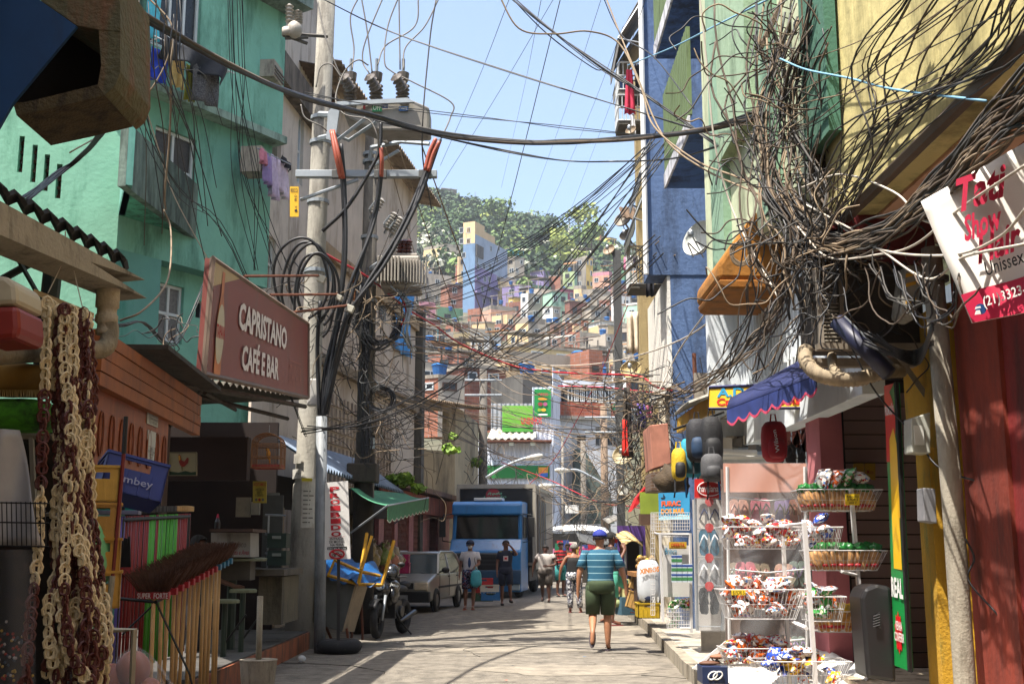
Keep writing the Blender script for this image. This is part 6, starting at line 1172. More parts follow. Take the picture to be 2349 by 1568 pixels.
# hanger bar and garlands
hb_=thing('garland_bar','wooden bar hung on strings carrying the brown and cream garlands','bar',P(145,690,4.9)); b=MB(); b.prism([P(78,662,4.7),P(210,715,5),P(208,727,5),P(76,674,4.7)],(0,.035,0)); b.build('bar',mat('#a1906c',.7,.2,8),hb_); b=MB(); b.tube([P(110,672,4.75),P(150,590,4.85),P(150,530,4.9)],.0025,4); b.tube([P(190,708,4.95),P(155,560,4.9)],.0025,4); b.build('string',mat('#a8a294'),hb_)
CRM=mat('#c6b48c',.6,.12,20); BRN=mat('#4e1f14',.55,.2,20)
def link(b,c,s,tw,mi):
    b.mi=mi; ca,sa=math.cos(tw),math.sin(tw); n=8
    def pt(x,z,y=0): return c+V((x*ca,x*sa+y,z))
    b.tube([pt(.42*s*math.sin(a)*(1.0+.25*math.cos(a)),-.5*s*math.cos(a)) for a in[2*PI*k/n for k in range(n)]],s*.12,5,close=True)
    for x in(-.17,.17): b.tube([pt(x*s,-.36*s),pt(x*s*1.2,.38*s)],s*.1,4,cap=False)
    b.tube([pt(-.3*s,.12*s),pt(.3*s,.12*s)],s*.09,3,cap=False)
def garland(pts,s,seg0,label,segl=9,mix=0):
    p=catmull([P(*q) for q in pts],24); b=MB(); acc=0; k=seg0; nxt=0
    for i in range(1,len(p)):
        acc+=(p[i]-p[i-1]).length
        if acc>=nxt: link(b,p[i],s*random.uniform(.95,1.1),random.uniform(-.9,.9),(k//segl)%2); nxt+=s*.86; k+=1
    b.build('garland',[CRM,BRN],label=label,cat='garland',group='plastic link garlands')
GL=[([(108,690,4.65),(106,800,4.65),(98,1000,4.6),(88,1250,4.6),(72,1400,4.55),(55,1600,4.5)],.05,0,'leftmost single garland of large links, cream then brown'),
([(118,695,4.75),(124,850,4.75),(135,1050,4.75),(128,1250,4.75),(150,1450,4.7),(200,1570,4.7)],.05,0,'garland second from left with brown lower third'),
([(130,700,4.8),(140,900,4.8),(150,1100,4.8),(160,1300,4.8),(165,1440,4.8),(120,1600,4.7)],.045,4,'garland just left of the middle of the bar'),
([(138,705,4.72),(142,880,4.72),(160,1100,4.72),(150,1250,4.72),(118,1420,4.7),(130,1600,4.7)],.052,5,'middle garland curving left near the ground'),
([(150,708,4.85),(152,900,4.85),(158,1140,4.85),(178,1300,4.85),(192,1440,4.8),(150,1590,4.8)],.048,12,'middle garland hanging behind the others'),
([(160,710,4.78),(166,900,4.78),(180,1090,4.78),(190,1250,4.78),(215,1430,4.75),(205,1600,4.7)],.054,0,'thick garland right of the middle with long cream end'),
([(172,712,4.9),(178,860,4.9),(186,1100,4.9),(205,1300,4.9),(228,1450,4.85),(218,1600,4.8)],.05,7,'garland third from right, brown at waist height'),
([(185,716,4.86),(190,900,4.86),(198,1130,4.86),(215,1330,4.86),(236,1480,4.8),(190,1600,4.8)],.052,13,'garland second from right'),
([(200,720,4.95),(202,900,4.95),(206,1100,4.95),(222,1300,4.95),(240,1450,4.9),(236,1600,4.9)],.05,3,'rightmost garland at the end of the bar'),
([(145,705,4.7),(148,800,4.7),(172,980,4.7),(165,1180,4.7),(140,1350,4.68),(160,1500,4.65),(215,1570,4.65)],.05,9,'front garland looping low to the right'),
([(165,708,4.7),(168,850,4.7),(150,1000,4.7),(172,1200,4.7),(200,1380,4.68),(180,1560,4.65)],.05,2,'front garland bulging left in the middle'),
([(192,716,4.82),(194,800,4.82),(200,980,4.82),(185,1200,4.82),(170,1400,4.78),(100,1540,4.7)],.05,11,'garland crossing from the right end down to the left')]
for g in GL:
    garland(g[0],g[1],*g[2:])
    if 'leftmost' not in g[3]: garland([(u+random.uniform(-14,12),v,Y+random.uniform(-.05,.08)) for u,v,Y in g[0]],g[1]*.95,g[2]+random.randint(3,12),'second strand twisted with the '+g[3])
# ---- orange panelled shop left of the bar
os_=thing('orange_panel_shop','small shop faced with orange wooden boards and patterned tiles beside the bar','shop',(-3.8,10,0))
OW=Wall(200,8.6,372,10.9); W_=OW
a=rr(OW,208,958,372,1088); b=MB(); OW.box(b,0,OW.L,a[2],OW.sz(300,905)[1],-.1,0); b.build('tiled_panel',mat('#9a5028',.5,.25,9,kind='tile',stain='#6d3a20',sa=.3),os_)
n=8
for k in range(n):
    s=OW.L*(k+.5)/n; b=MB(); pts=[OW.W(s+.06*math.cos(t),a[2]+.26+.17*math.sin(t),.008) for t in[2*PI*q/14 for q in range(14)]]; b.tube(pts,.008,4,close=True); b.build('tile_ornament',mat('#7d3f20',.6),os_)
b=MB(); OF=Wall(205,8.3,446,12.2); z0=OF.sz(300,918)[1]; 
for k in range(4): OF.box(b,0,OF.L,z0+k*.105,z0+k*.105+.095,-.08,.0+.004*(k%2))
b.build('orange_boards',mat('#8c4c18',.65,.3,3,stain='#5a2e10',sa=.4),os_)
b=MB(); OF.box(b,OF.L*.3,OF.L*.97,z0+.46,z0+.5,-.8,.22); b.build('tin_roof',stucco('#3a342c','#15120f',.5,4),os_)
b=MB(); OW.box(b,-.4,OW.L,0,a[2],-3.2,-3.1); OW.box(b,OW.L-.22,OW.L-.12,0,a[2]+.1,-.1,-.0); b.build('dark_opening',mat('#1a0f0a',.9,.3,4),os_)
b=MB(); OW.box(b,0,OW.L-.2,a[2]-.05,a[2]-.005,-.05,.012); b.build('lintel',mat('#8c7d68',.7),os_)
for i,(u0,v0,u1,v1,tx,lb) in enumerate([(338,930,363,976,'VENDE-SE\nKIT.NET.KITNET\nDOIS QUARTOS. SALA\nCOZINHA. BANHEIRO\nTEL: 21 96725-8198','upper white for-sale notice headed VENDE-SE on the orange shop corner'),(339,988,357,1024,'','plain faded sheet between the two notices on the orange shop corner'),(337,1024,354,1060,'VENDO\nQUITINETE CASA\n2 ANDARES\nTEL. 9811\nTEL. 9837','lower notice headed VENDO on the orange shop corner')]):
    t=thing('paper_notice',lb,'notice',OW.pt(u0,v1,.02)); q0=OW.rect(u0,v0,u1,v1,.01); q=OW.quad(*q0,.012); board(q,.008,mat('#b4b2aa',.9,.08,9),t,'paper')
    if tx: text(tx,subq(q,.06,.06,.94,.94),BLACKC,t,off=.004)
t=thing('energy_saving_lamp','unlit white spiral lamp under the orange boards','lamp',P(378,918,11)); b=MB(); b.tube([P(386,903,11),P(376,925,11),P(372,933,11)],[.022,.03,.018],8); b.build('bulb',WHITE,t,smooth=True); b=MB(); b.cbox(P(388,893,11),(.16,.05,.02),.3); b.build('fixture',WHITE,t)
# ---- bar
br=thing('bar','dim open bar under a sagging corrugated roof with brown back wall','bar',(-5,15,0))
corr([P(395,838,14.5)+V((-1.5,1,-.1)),V((-7.5,18.6,3.7))],[P(404,862,11),P(702,912,17.8)],0,.01,.16,stucco('#4f4b42','#221e1a',.5,4,.2),br,'roof',.028)
b=MB(); b.tube([P(404,880,11.1),P(500,895,12.8),P(700,932,17.7)],.035,5); b.tube([P(360,1008,14),P(487,868,12.5)],.025,5); b.tube([P(440,905,14),P(660,960,17)],.03,5); b.tube([P(470,900,13),P(540,940,17)],.03,5); b.build('roof_beams',stucco('#3e362c','#1a1613',.5,5),br)
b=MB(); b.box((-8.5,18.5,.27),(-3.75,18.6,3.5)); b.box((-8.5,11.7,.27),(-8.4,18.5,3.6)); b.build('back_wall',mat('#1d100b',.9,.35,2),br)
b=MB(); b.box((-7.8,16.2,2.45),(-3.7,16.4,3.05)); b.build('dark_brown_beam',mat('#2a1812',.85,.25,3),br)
b=MB(); b.box((XA(360,13.6),13.5,.27),(XA(372,13.6),13.7,3.1)); b.build('door_jamb',mat('#3b2418',.8),br)
for (u0,v0,u1,v1,Y,c) in [(598,1135,650,1315,16.5,'#33332f'),(540,1140,575,1185,17.5,'#7d7466'),(575,1150,596,1180,17.5,'#8a8478'),(605,1130,640,1215,17,'#5b5d58')]: b=MB(); pbox(b,u0,v0,u1,v1,Y,.05); b.build('shelf_panel',mat(c,.7,.3,5),br)
b=MB(); [b.tube([P(608,1180+k*44,16.2),P(655,1182+k*44,16.2)],.015,4) for k in range(3)]; b.tube([P(617,1180,16.2),P(612,1315,16.2)],.018,4); b.build('metal_shelf',METAL,br)
sg2=thing('bar_sign','large faded brown bar sign reading CAPRISTANO CAFÉ E BAR with a beer bottle picture','sign',P(585,880,14))
q=[P(467,857,11.5),P(706,912,16.8),P(706,742,16.8),P(488,592,11.5)]
SWl=Wall(478,11.5,706,16.8); fx=lambda u:SWl.sz(u,900)[0]/SWl.L
def sq(u0,yb,u1,yt): return subq(q,fx(u0),yb,fx(u1),yt)
board(q,.08,mat('#7c3f38',.5,.12,1.2,stain='#6b4a42',sa=.3),sg2); b=MB(); b.tube(q,.03,4,close=True); b.build('frame',mat('#6d5a4c',.6,.2),sg2)
qshape(q,[(.0,1),(.0,.75),(fx(520),.84),(fx(560),.99),(fx(540),1)],mat('#b0956a',.5,.1),sg2,name='pale_corner')
bo=[(.36,0),(.34,.5),(.38,.62),(.44,.75),(.44,.97),(.56,.97),(.56,.75),(.62,.62),(.66,.5),(.64,0)]
x0,x1=fx(494),fx(545); qshape(q,[(x0+(x1-x0)*x,.02+.95*y) for x,y in bo],mat('#b5601c',.4,.3,3),sg2,off=.008,name='bottle_picture')
qshape(q,circ((x0+x1)/2,.38,(x1-x0)*.17,.27,20),mat('#b9ab90',.5,.1),sg2,off=.012,name='bottle_label'); text('ITAIPAVA',subq(q,x0+(x1-x0)*.32,.34,x0+(x1-x0)*.68,.46),mat('#b01f20'),sg2,off=.018,bold=.02)
LT=mat('#d2c6c0',.5,.1,3)
text('CAPRISTANO',subq(q,fx(560),.50,fx(668),.77),LT,sg2,bold=.035,off=.01); text('CAFÉ E BAR',subq(q,fx(572),.12,fx(652),.43),LT,sg2,bold=.035,off=.01)
text('ITAIPAVA',subq(q,fx(676),.12,fx(701),.36),mat('#a06d62'),sg2,off=.01); b=MB(); b.add([p+qn(q)*.01 for p in subq(q,fx(676),.4,fx(701),.41)],[(0,1,2,3)]); b.build('thin_line',mat('#a06d62'),sg2)
# rooster painting
rp=thing('rooster_picture','small framed painting of a rooster on grass hung in the dark bar','picture',P(420,1090,15)); q=pq(388,1037,451,1090,14.9); board(q,.03,mat('#8d8468',.8,.08,9),rp,'canvas'); b=MB(); b.tube([p+V((0,-.01,0)) for p in q],.008,4,close=True); b.build('frame',mat('#6a604a'),rp)
qshape(q,[(0,0),(1,0),(1,.17),(.8,.14),(.6,.2),(.35,.13),(0,.18)],mat('#1c3320'),rp,name='grass')
qshape(q,[(.36,.93),(.42,.86),(.46,.66),(.56,.6),(.66,.78),(.72,.74),(.7,.55),(.62,.45),(.55,.38),(.47,.38),(.4,.45),(.36,.6),(.34,.8)],mat('#7a2014',.8,.3,20),rp,off=.008,name='rooster'); qshape(q,[(.34,.84),(.4,.86),(.43,.7),(.37,.62)],mat('#b5852a'),rp,off=.012,name='neck_feathers'); qshape(q,[(.45,.38),(.47,.2),(.5,.2),(.5,.38)],mat('#6a5a30'),rp,off=.012,name='legs')
ys=thing('payment_sign','small yellow ACEITAMOS sign hanging in the bar','sign',P(595,1155,15.5)); q=pq(580,1103,611,1153,15.5); board(q,.02,mat('#8a7a1e',.6,.1),ys); text('ACEITAMOS',subq(q,.05,.78,.95,.93),mat('#8a1f16'),ys); text('CARTÕES DE\nDÉBITO\nE CRÉDITO',subq(q,.15,.3,.85,.7),BLACKC,ys)
for k,c in enumerate(['#4c4a44','#7a2018','#4c4a44']): qshape(q,circ(.25+.25*k,.15,.1,.07,10),mat(c),ys,name='card_emblem')
ct=thing('bar_counter','white painted counter panel with pink lettering in the bar','counter',P(528,1275,14.6)); q=pq(484,1221,574,1277,14.5); board(q,.5,mat('#7f7b74',.7,.15,5,stain='#4f4a42',sa=.3),ct); text('Carnes e Aves',subq(q,.42,.1,.97,.3),mat('#7a2430'),ct,shear=.3); text('Boteco',subq(q,.5,.4,.9,.65),mat('#5a5650'),ct,shear=.3); b=MB(); pbox(b,480,1212,580,1219,14.3,.8); b.build('counter_top',DWOOD,ct)
b=MB(); pbox(b,487,1275,575,1330,14.8,.3); b.build('counter_base',mat('#4c463e',.8,.3),ct)
bt=thing('sauce_bottle','dark bottle with red cap on the bar counter','bottle',P(498,1220,14.5)); b=MB(); b.lathe([(.035,0),(.035,.12),(.015,.17)],P(498,1219,14.5)); b.build('bottle_body',mat('#1d1a1c',.3),bt); b=MB(); b.lathe([(.018,.17),(.01,.22)],P(498,1219,14.5)); b.build('cap',mat('#a0203c'),bt)
for i,(u,v,uf,vf,r,lb) in enumerate([(517,1376,502,1508,.17,'round dark green bar stool nearest the brooms'),(558,1352,556,1478,.17,'round dark green bar stool right of the first'),]):
    c=P(u,v,14 if i==0 else 14.6); t=thing('bar_stool',lb,'stool',(c.x,c.y,.27),'bar stools'); b=MB(); b.lathe([(r,-.03),(r,0),(r*.9,.012)],c); b.build('seat',mat('#5c5f45',.6,.2,5),t); b=MB(); b.tube([(c.x,c.y,.27),(c.x,c.y,c.z-.03)],.035,8); b.build('leg',mat('#1c2a1c',.6,.2),t); b=MB(); b.tube([(c.x,c.y,.4),(c.x+.25,c.y,.75)],.015,4); b.build('brace',BLACKC,t)
t=thing('bar_table','round grey-green table on a thick post in the bar','table',P(540,1440,15)); c=P(535,1280,15); b=MB(); b.lathe([(.42,-.03),(.43,0),(.4,.012)],c,n=20); b.build('tabletop',mat('#5b604c',.6,.2,4),t); b=MB(); b.tube([(c.x,15,.27),(c.x,15,c.z)],.06,8); b.build('post',mat('#1f2c1e',.6),t)
t=thing('masonry_bench','dark masonry bench block with slab top beside the power pole','bench',P(615,1430,15.5)); b=MB(); pbox(b,590,1322,648,1432,15.5,1.2); b.build('block',stucco('#57503f','#2a251c',.5,3),t); b=MB(); pbox(b,530,1305,652,1320,15.3,1.4); b.build('top_slab',stucco('#4c463c','#26221c',.5,3),t)
for k,(u,v) in enumerate([(622,1240),(640,1240),(622,1280),(640,1280)]):
    if k%2==0: t=thing('green_crate',['upper dark green plastic crate on the bar shelf','lower dark green plastic crate on the bar shelf'][k//2],'crate',P(u,v+18,16)); b=MB(); pbox(b,u-10,v-18,u+35,v+16,16,.3); b.build('body',mat('#12261b',.6,.2,8),t); b=MB(); pbox(b,u+2,v-12,u+22,v-5,15.98,.02); b.build('handle_slot',mat('#6a6f68',.7),t)
# person in bar: arm reaching to the counter is built with the people
# pole in bucket
t=thing('bollard_in_bucket','white pipe standing in a cement-filled paint bucket at the terrace kerb','bollard',G(590,1590)); g=P(590,1600,12.9); b=MB(); b.lathe([(.17,0),(.2,.32),(.205,.34),(.17,.34)],(g.x,12.9,0),n=20); b.build('bucket',stucco('#8f8472','#4f4636',.5,6),t,smooth=False); b=MB(); b.tube([(g.x,12.9,.3),P(597,1366,12.9)],.033,10); b.build('pipe',stucco('#8c8472','#5f4a36',.4,8),t,smooth=True)
# brooms
HW=mat('#b98f58',.55,.15,5); BRI=mat('#4a2d1a',.9,.4,30)
ra=thing('broom_rack','black steel rack holding the upside-down brooms','rack',P(330,1568,9.3)); b=MB(); A_,B_=P(358,1380,9.3),P(508,1298,11.6); b.tube([A_,B_],.012,5); b.tube([P(272,1372,9.2),A_],.014,5); b.tube([A_,P(435,1545,9.2),P(455,1640,9.2)],.008,4); b.tube([A_,P(280,1455,9.3)],.008,4); b.build('frame',BLACKC,ra)
for k in range(14):
    t_=k/13; c=A_.lerp(B_,t_**.9)+V((0,0,.02)); red=k<10; 
    t=thing('broom','upside-down broom with brown bristles and a %s label'%('red' if red else 'blue'),'broom',(c.x,c.y,0),'brooms with %s labels'%('red' if red else 'blue'))
    b=MB(); b.cbox(c+V((-.02,0,.03)),(.25,.055,.055)); b.build('head',mat('#9a1f28' if red else '#2a6a8a',.5,.35,40),t,bevel=.004)
    b=MB()
    for j in range(230):
        x=random.uniform(-.12,.11); y=random.uniform(-.045,.045); p0=c+V((x-.02,y,.055)); p1=p0+V((x*.9+random.gauss(0,.01)-.015,y*2+random.gauss(0,.01),.15+random.gauss(0,.008))); b.tube([p0,p0.lerp(p1,.5)+V((0,0,.006)),p1],.0022,3,cap=False)
    b.build('bristles',BRI,t)
    b=MB(); tx=random.uniform(-.05,.05); b.tube([c+V((-.02,0,.01)),V((c.x+tx*.5-.02,c.y+.02,max(.02,c.z-1.25)))],.0165,8); b.build('handle',HW,t,smooth=True)
    if k==0: text('SUPER  FORTE',[c+V((-.14,-.03,.008)),c+V((.1,-.03,.008)),c+V((.1,-.03,.05)),c+V((-.14,-.03,.05))],WHITE,t,off=.003)
# squeegees on the upper rail
ra2=thing('squeegee_rack','grey rail on a post carrying squeegees and mop handles','rack',P(300,1568,9.8)); b=MB(); C_,D_=P(280,1192,9.6),P(434,1184,11.2); b.tube([C_,D_],.02,5); b.tube([C_,C_+V((0,0,-1.6))],.02,5); b.tube([D_,D_+V((0,0,-1.2))],.014,5); b.build('frame',mat('#2a2a2a',.6),ra2)
for k in range(30):
    t_=k/29; c=C_.lerp(D_,t_)+V((0,random.uniform(-.03,.03),0)); g_=(11<=k<=13) or (15<=k<=23); pu=k in(0,1)
    cn='purple' if pu else 'green' if g_ else 'dark red'; t=thing('squeegee','squeegee hung head-up with a %s handle'%cn,'squeegee',(c.x,c.y,.1),'squeegees with %s handles'%cn)
    b=MB(); b.tube([c+V((0,0,.03)),V((c.x,c.y,max(.1,c.z-1.25)))],.0115,6); b.build('handle',mat('#6f68c0' if pu else '#4da52a' if g_ else '#8c1f1c',.5,.15,5),t,smooth=True)
    b=MB(); 
    if k<2: b.cbox(c+V((-.06,0,.06+.03*k)),(.42,.08,.035)); b.build('head',mat('#1f8a78' if k else '#6c7086',.5),t,bevel=.005)
    else: b.cbox(c+V((0,-.01,.075)),(.03,.22,.05)); b.build('head',mat('#15161a' if k<24 else '#a5804a',.6,.2),t,bevel=.004)
# blue crate and yellow crates
def crate(name,label,cen,size,M,c,slots=True,txt=None,group=None):
    t=thing(name,label,'crate',cen,group); hx,hy,hz=[s/2 for s in size]; cen=V(cen); b=MB(); th=.012
    def bx(a0,a1):
        a0,a1=[min(x,y) for x,y in zip(a0,a1)],[max(x,y) for x,y in zip(a0,a1)]; pts=[]
        for z in(a0[2],a1[2]):
            for x,y in((a0[0],a0[1]),(a1[0],a0[1]),(a1[0],a1[1]),(a0[0],a1[1])): pts.append(cen+M@V((x,y,z)))
        b.hexa(pts)
    bx((-hx,-hy,-hz),(hx,hy,-hz+th))
    for s in(-1,1):
        bx((-hx,s*hy,-hz),(hx,s*(hy-th),hz*.25)); bx((-hx,s*hy,hz*.72),(hx,s*(hy-th),hz)); bx((-hx,s*hy,hz*.25),(-hx*.45,s*(hy-th),hz*.72)); bx((hx*.45,s*hy,hz*.25),(hx,s*(hy-th),hz*.72))
        bx((s*hx,-hy,-hz),(s*(hx-th),hy,hz*.25)); bx((s*hx,-hy,hz*.72),(s*(hx-th),hy,hz)); bx((s*hx,-hy,hz*.25),(s*(hx-th),-hy*.4,hz*.72)); bx((s*hx,hy*.4,hz*.25),(s*(hx-th),hy,hz*.72))
        for k in range(1,5): x=-hx+2*hx*k/5; bx((x-.008,s*(hy+.006),-hz*.95),(x+.008,s*hy,hz*.2))
    for s in(-1,1):bx((-hx-.008,s*(hy+.01),hz*.86),(hx+.008,s*hy,hz)); bx((s*(hx+.01),-hy,hz*.86),(s*hx,hy,hz))
    b.build('body',mat(c,.5,.12,6),t)
    if txt: q=[cen+M@V((x,-hy-.012,z)) for x,z in((-hx*.6,-hz*.6),(hx*.6,-hz*.6),(hx*.6,-.1*hz),(-hx*.6,-.1*hz))]; text(txt,q,mat('#8a8fa8'),t)
    return t
E3=Matrix.Identity(3)
crate('tilted_crate','dark blue plastic bottle crate tilted above the squeegees',P(298,1105,8.5),(.44,.3,.29),Matrix.Rotation(.5,3,'Z')@Matrix.Rotation(.22,3,'Y')@Matrix.Rotation(-.25,3,'X'),'#142a72',txt='ombey')
for i,(v,c) in enumerate([(1110,'#c49a42'),(1195,'#b8873a'),(1275,'#b5832c'),(1350,'#b98a34')]): crate('yellow_crate',['topmost yellow crate of the stack behind the garlands','second yellow crate down behind the garlands','third yellow crate down behind the garlands','lowest visible yellow crate behind the garlands'][i],P(234,v,8.1),(.24,.26,.25),Matrix.Rotation(.3,3,'Z'),c,group='stack of yellow crates')
t=thing('green_basin','pale green plastic basin rim behind the garlands','basin',P(235,1350,8)); b=MB(); b.lathe([(.2,0),(.22,.03),(.2,.05),(.1,.08)],P(218,1265,8),(.9,-.35,.1),24); b.build('basin_shell',mat('#74b87c',.5,.1),t,smooth=True)
t=thing('red_pole','slanted dark red pole with black top before the orange shop','pole',P(246,1450,8)); b=MB(); b.tube([P(289,955,8),P(284,1040,8)],.016,6); b.build('black_top',BLACKC,t); b=MB(); b.tube([P(284,1040,8),P(258,1330,8)],.014,6); b.build('red_shaft',mat('#6d1c1a',.5),t); b=MB(); b.tube([P(258,1320,8),P(242,1480,8)],.022,8); b.build('white_sleeve',mat('#8d8672',.6,.2,9),t)
t=thing('metal_frame','worn white metal frame in front of the clay pots','frame',P(320,1568,7)); b=MB(); b.tube([P(242,1445,7),P(308,1443,7),P(300,1620,7)],.018,4); b.build('tube_frame',mat('#9a9078',.6,.2,9),t)
t=thing('bag_of_clay_pots','clear plastic bag of terracotta pots on the ground at the lower left','plastic bag',P(290,1600,7.4)); 
for k,(u,v,r) in enumerate([(305,1535,38),(255,1560,34),(340,1590,32)]): b=MB(); b.ell(P(u,v,7.6),(m(r,7.6),m(r,7.6),m(r*1.1,7.6)),14,10); b.build('clay_pot',mat('#8f4a2c',.7,.2,6),t,smooth=True)
b=MB(); b.grid(lambda x,y:P(310,1478,7.5)+V((m(120*y**.7*math.cos(2*PI*x),7.5)*(1+.1*math.sin(x*30)),m(100*y**.7*math.sin(2*PI*x),7.5)*(1+.1*math.sin(x*30)),-m(150,7.5)*y)),28,8); b.build('film',mat('#c8c8c8',.1,.05,3,alpha=.16),t,smooth=True)
t=thing('black_bucket_pile','dark pile of black and red bristle brushes behind the squeegee rack','brushes',P(280,1400,9.5)); b=MB(); [b.tube([P(248+k*2,1300,9.6),P(246+k*2+random.uniform(-3,3),1235+random.uniform(-6,6),9.6)],.01,4) for k in range(26)]; b.build('bristles',BLACKC,t); b=MB(); b.box(P(245,1318,9.55),P(300,1300,9.75)); b.build('red_base',mat('#8c1a1a'),t)
# ================= neighbours just out of frame (they shade the street) =================
nb=thing('near_left_building','plain building along the near left side of the street, mostly out of view','building',(-5,0,0)); b=MB(); b.box((-11,-14,0),(-4.4,8.1,15)); b.build('wall',stucco('#8a8272','#4a453a',.5,1),nb); b=MB(); b.box((-4.4,-14,3.5),(-2.3,4.6,8.2)); b.build('overhang',stucco('#7d7668','#4a453a',.5,1),nb)
nb=thing('near_right_building','plain building along the near right side of the street, out of view','building',(4,-5,0)); b=MB(); b.box((3.2,-14,0),(9,2.3,9)); b.build('wall',stucco('#a08c6a','#5a4d3a',.5,1),nb); b=MB(); b.box((-11,-22,0),(9,-15,10)); b.build('cross_wing',stucco('#8f8778','#4a453a',.5,1),nb)
# ================= right foreground: racks, shoes, snacks =================
random.seed(31)
WP=mat('#c6c4c2',.5,.08,6); CLR=mat('#c9cdd0',.12,.05,3,alpha=.13,spec=.9)
SNK=[]
def patt(c1,cols_,sc_,rough=.85):
    m_=mat(c1,rough,.1,15).copy(); n=m_.node_tree; N=n.nodes;L=n.links; vo=N.new('ShaderNodeTexVoronoi'); vo.inputs['Scale'].default_value=sc_; g=N.new('ShaderNodeNewGeometry'); L.new(g.outputs['Position'],vo.inputs[0]); sp=N.new('ShaderNodeSeparateColor'); L.new(vo.outputs['Color'],sp.inputs[0]); cr=N.new('ShaderNodeValToRGB'); cr.color_ramp.interpolation='CONSTANT'
    for i,c in enumerate(cols_):
        e=cr.color_ramp.elements[i] if i<2 else cr.color_ramp.elements.new(i/len(cols_)); e.position=i/len(cols_); e.color=(*lin(c),1)
    L.new(sp.outputs[0],cr.inputs[0]); L.new(cr.outputs[0],N['Principled BSDF'].inputs['Base Color']); return m_
A7=['#b8bcc4','#c4571a','#d8d3c8','#a81e22','#1f3f96','#2f7a34','#c9a021']
for c,c2 in zip(('#c4571a','#b8bcc4','#a81e22','#d8d3c8','#1f3f96','#2f7a34','#c9a021'),('#e0d8cc','#8a8f9a','#c9a021','#5a7fb0','#b8c4d8','#c9b9a0','#a83a1a')): SNK.append(patt(c,[c,c2,c,'#c9c9cc',c,A7[len(SNK)],'#6a4a3a',c],52,.25))
def bagm(b,c,s,mis):
    M=Matrix.Rotation(random.uniform(0,6.28),3,'Z')@Matrix.Rotation(random.uniform(-1.1,1.1),3,'X'); n=6; ph=random.random()*6; b.mi=random.choice(mis)
    def fn(sg): return lambda x,y:V(c)+M@V(((x-.5)*s*1.25,(y-.5)*s*1.6,sg*s*.42*math.sin(PI*x)**.6*math.sin(PI*y)**.5+s*.05*math.sin(x*17+ph)*math.sin(y*13)))
    b.grid(fn(1),n,n); m0=b.mi; b.mi=random.choice(mis+[m0,m0]); b.grid(fn(-1),n,n)
def wbasket(name,label,u0,u1,v0,v1,Y,d=.3,wire=WP,tilt=.12):
    a,q=P(u0,v1,Y),P(u1,v0,Y); t=thing(name,label,'basket',((a.x+q.x)/2,Y,a.z)); b=MB(); x0,x1=a.x,q.x; xi0,xi1=x0+(x1-x0)*tilt,x1-(x1-x0)*tilt; n=max(6,int((x1-x0)/.035))
    T=[V((x0,Y,q.z)),V((x1,Y,q.z)),V((x1,Y+d,q.z)),V((x0,Y+d,q.z))]; B=[V((xi0,Y+.05,a.z)),V((xi1,Y+.05,a.z)),V((xi1,Y+d,a.z)),V((xi0,Y+d,a.z))]
    b.tube(T,.0045,4,close=True); b.tube(B,.004,4,close=True); b.tube([p.lerp(r,.5) for p,r in zip(T,B)],.002,3,close=True)
    for k in range(n+1):
        f=k/n; b.tube([T[0].lerp(T[1],f),B[0].lerp(B[1],f),B[3].lerp(B[2],f),T[3].lerp(T[2],f)],.0022,3,cap=False)
    for k in range(7):
        f=k/6
        for i,j in((0,3),(1,2)): b.tube([T[i].lerp(T[j],f),B[i].lerp(B[j],f)],.0022,3,cap=False)
        b.tube([B[0].lerp(B[3],f),B[1].lerp(B[2],f)],.0022,3,cap=False)
    b.build('wires',wire,t); return t,(x0,x1,Y,d,a.z,q.z)
def fillb(box,n,mis,label,s=.082,top=.075,cat='snack bag',name='snack_bag'):
    x0,x1,Y,d,z0,z1=box
    for k in range(int(n*2.3)):
        b=MB(); c=(random.uniform(x0+.08,x1-.08),random.uniform(Y+.08,Y+d-.04),random.uniform(z0+.05,z1+top)); bagm(b,c,s*random.uniform(.8,1.15),mis); b.build(name,SNK,smooth=True,label=label,cat=cat,group=label)
rk=thing('snack_rack','white metal snack rack with sloping wire baskets on the right pavement','rack',P(1820,1640,9.4))
for (u0,v0,u1,v1,Y,w) in [(1845,1198,1876,1640,9.2,.036),(1795,1205,1813,1600,9.6,.03),(1952,1120,1982,1500,9.9,.036)]: b=MB(); b.tube([P(u0,v0,Y),P(u1,v1,Y)],w*.62,4); b.build('upright',WP,rk)
b=MB(); b.tube([P(1815,1425,9.6),P(1850,1440,9.2)],.02,4); b.tube([P(1800,1205,9.6),P(1848,1200,9.2)],.014,4); b.tube([P(1930,1310,9.6),P(1965,1318,9.9)],.014,4); b.build('arm',WP,rk)
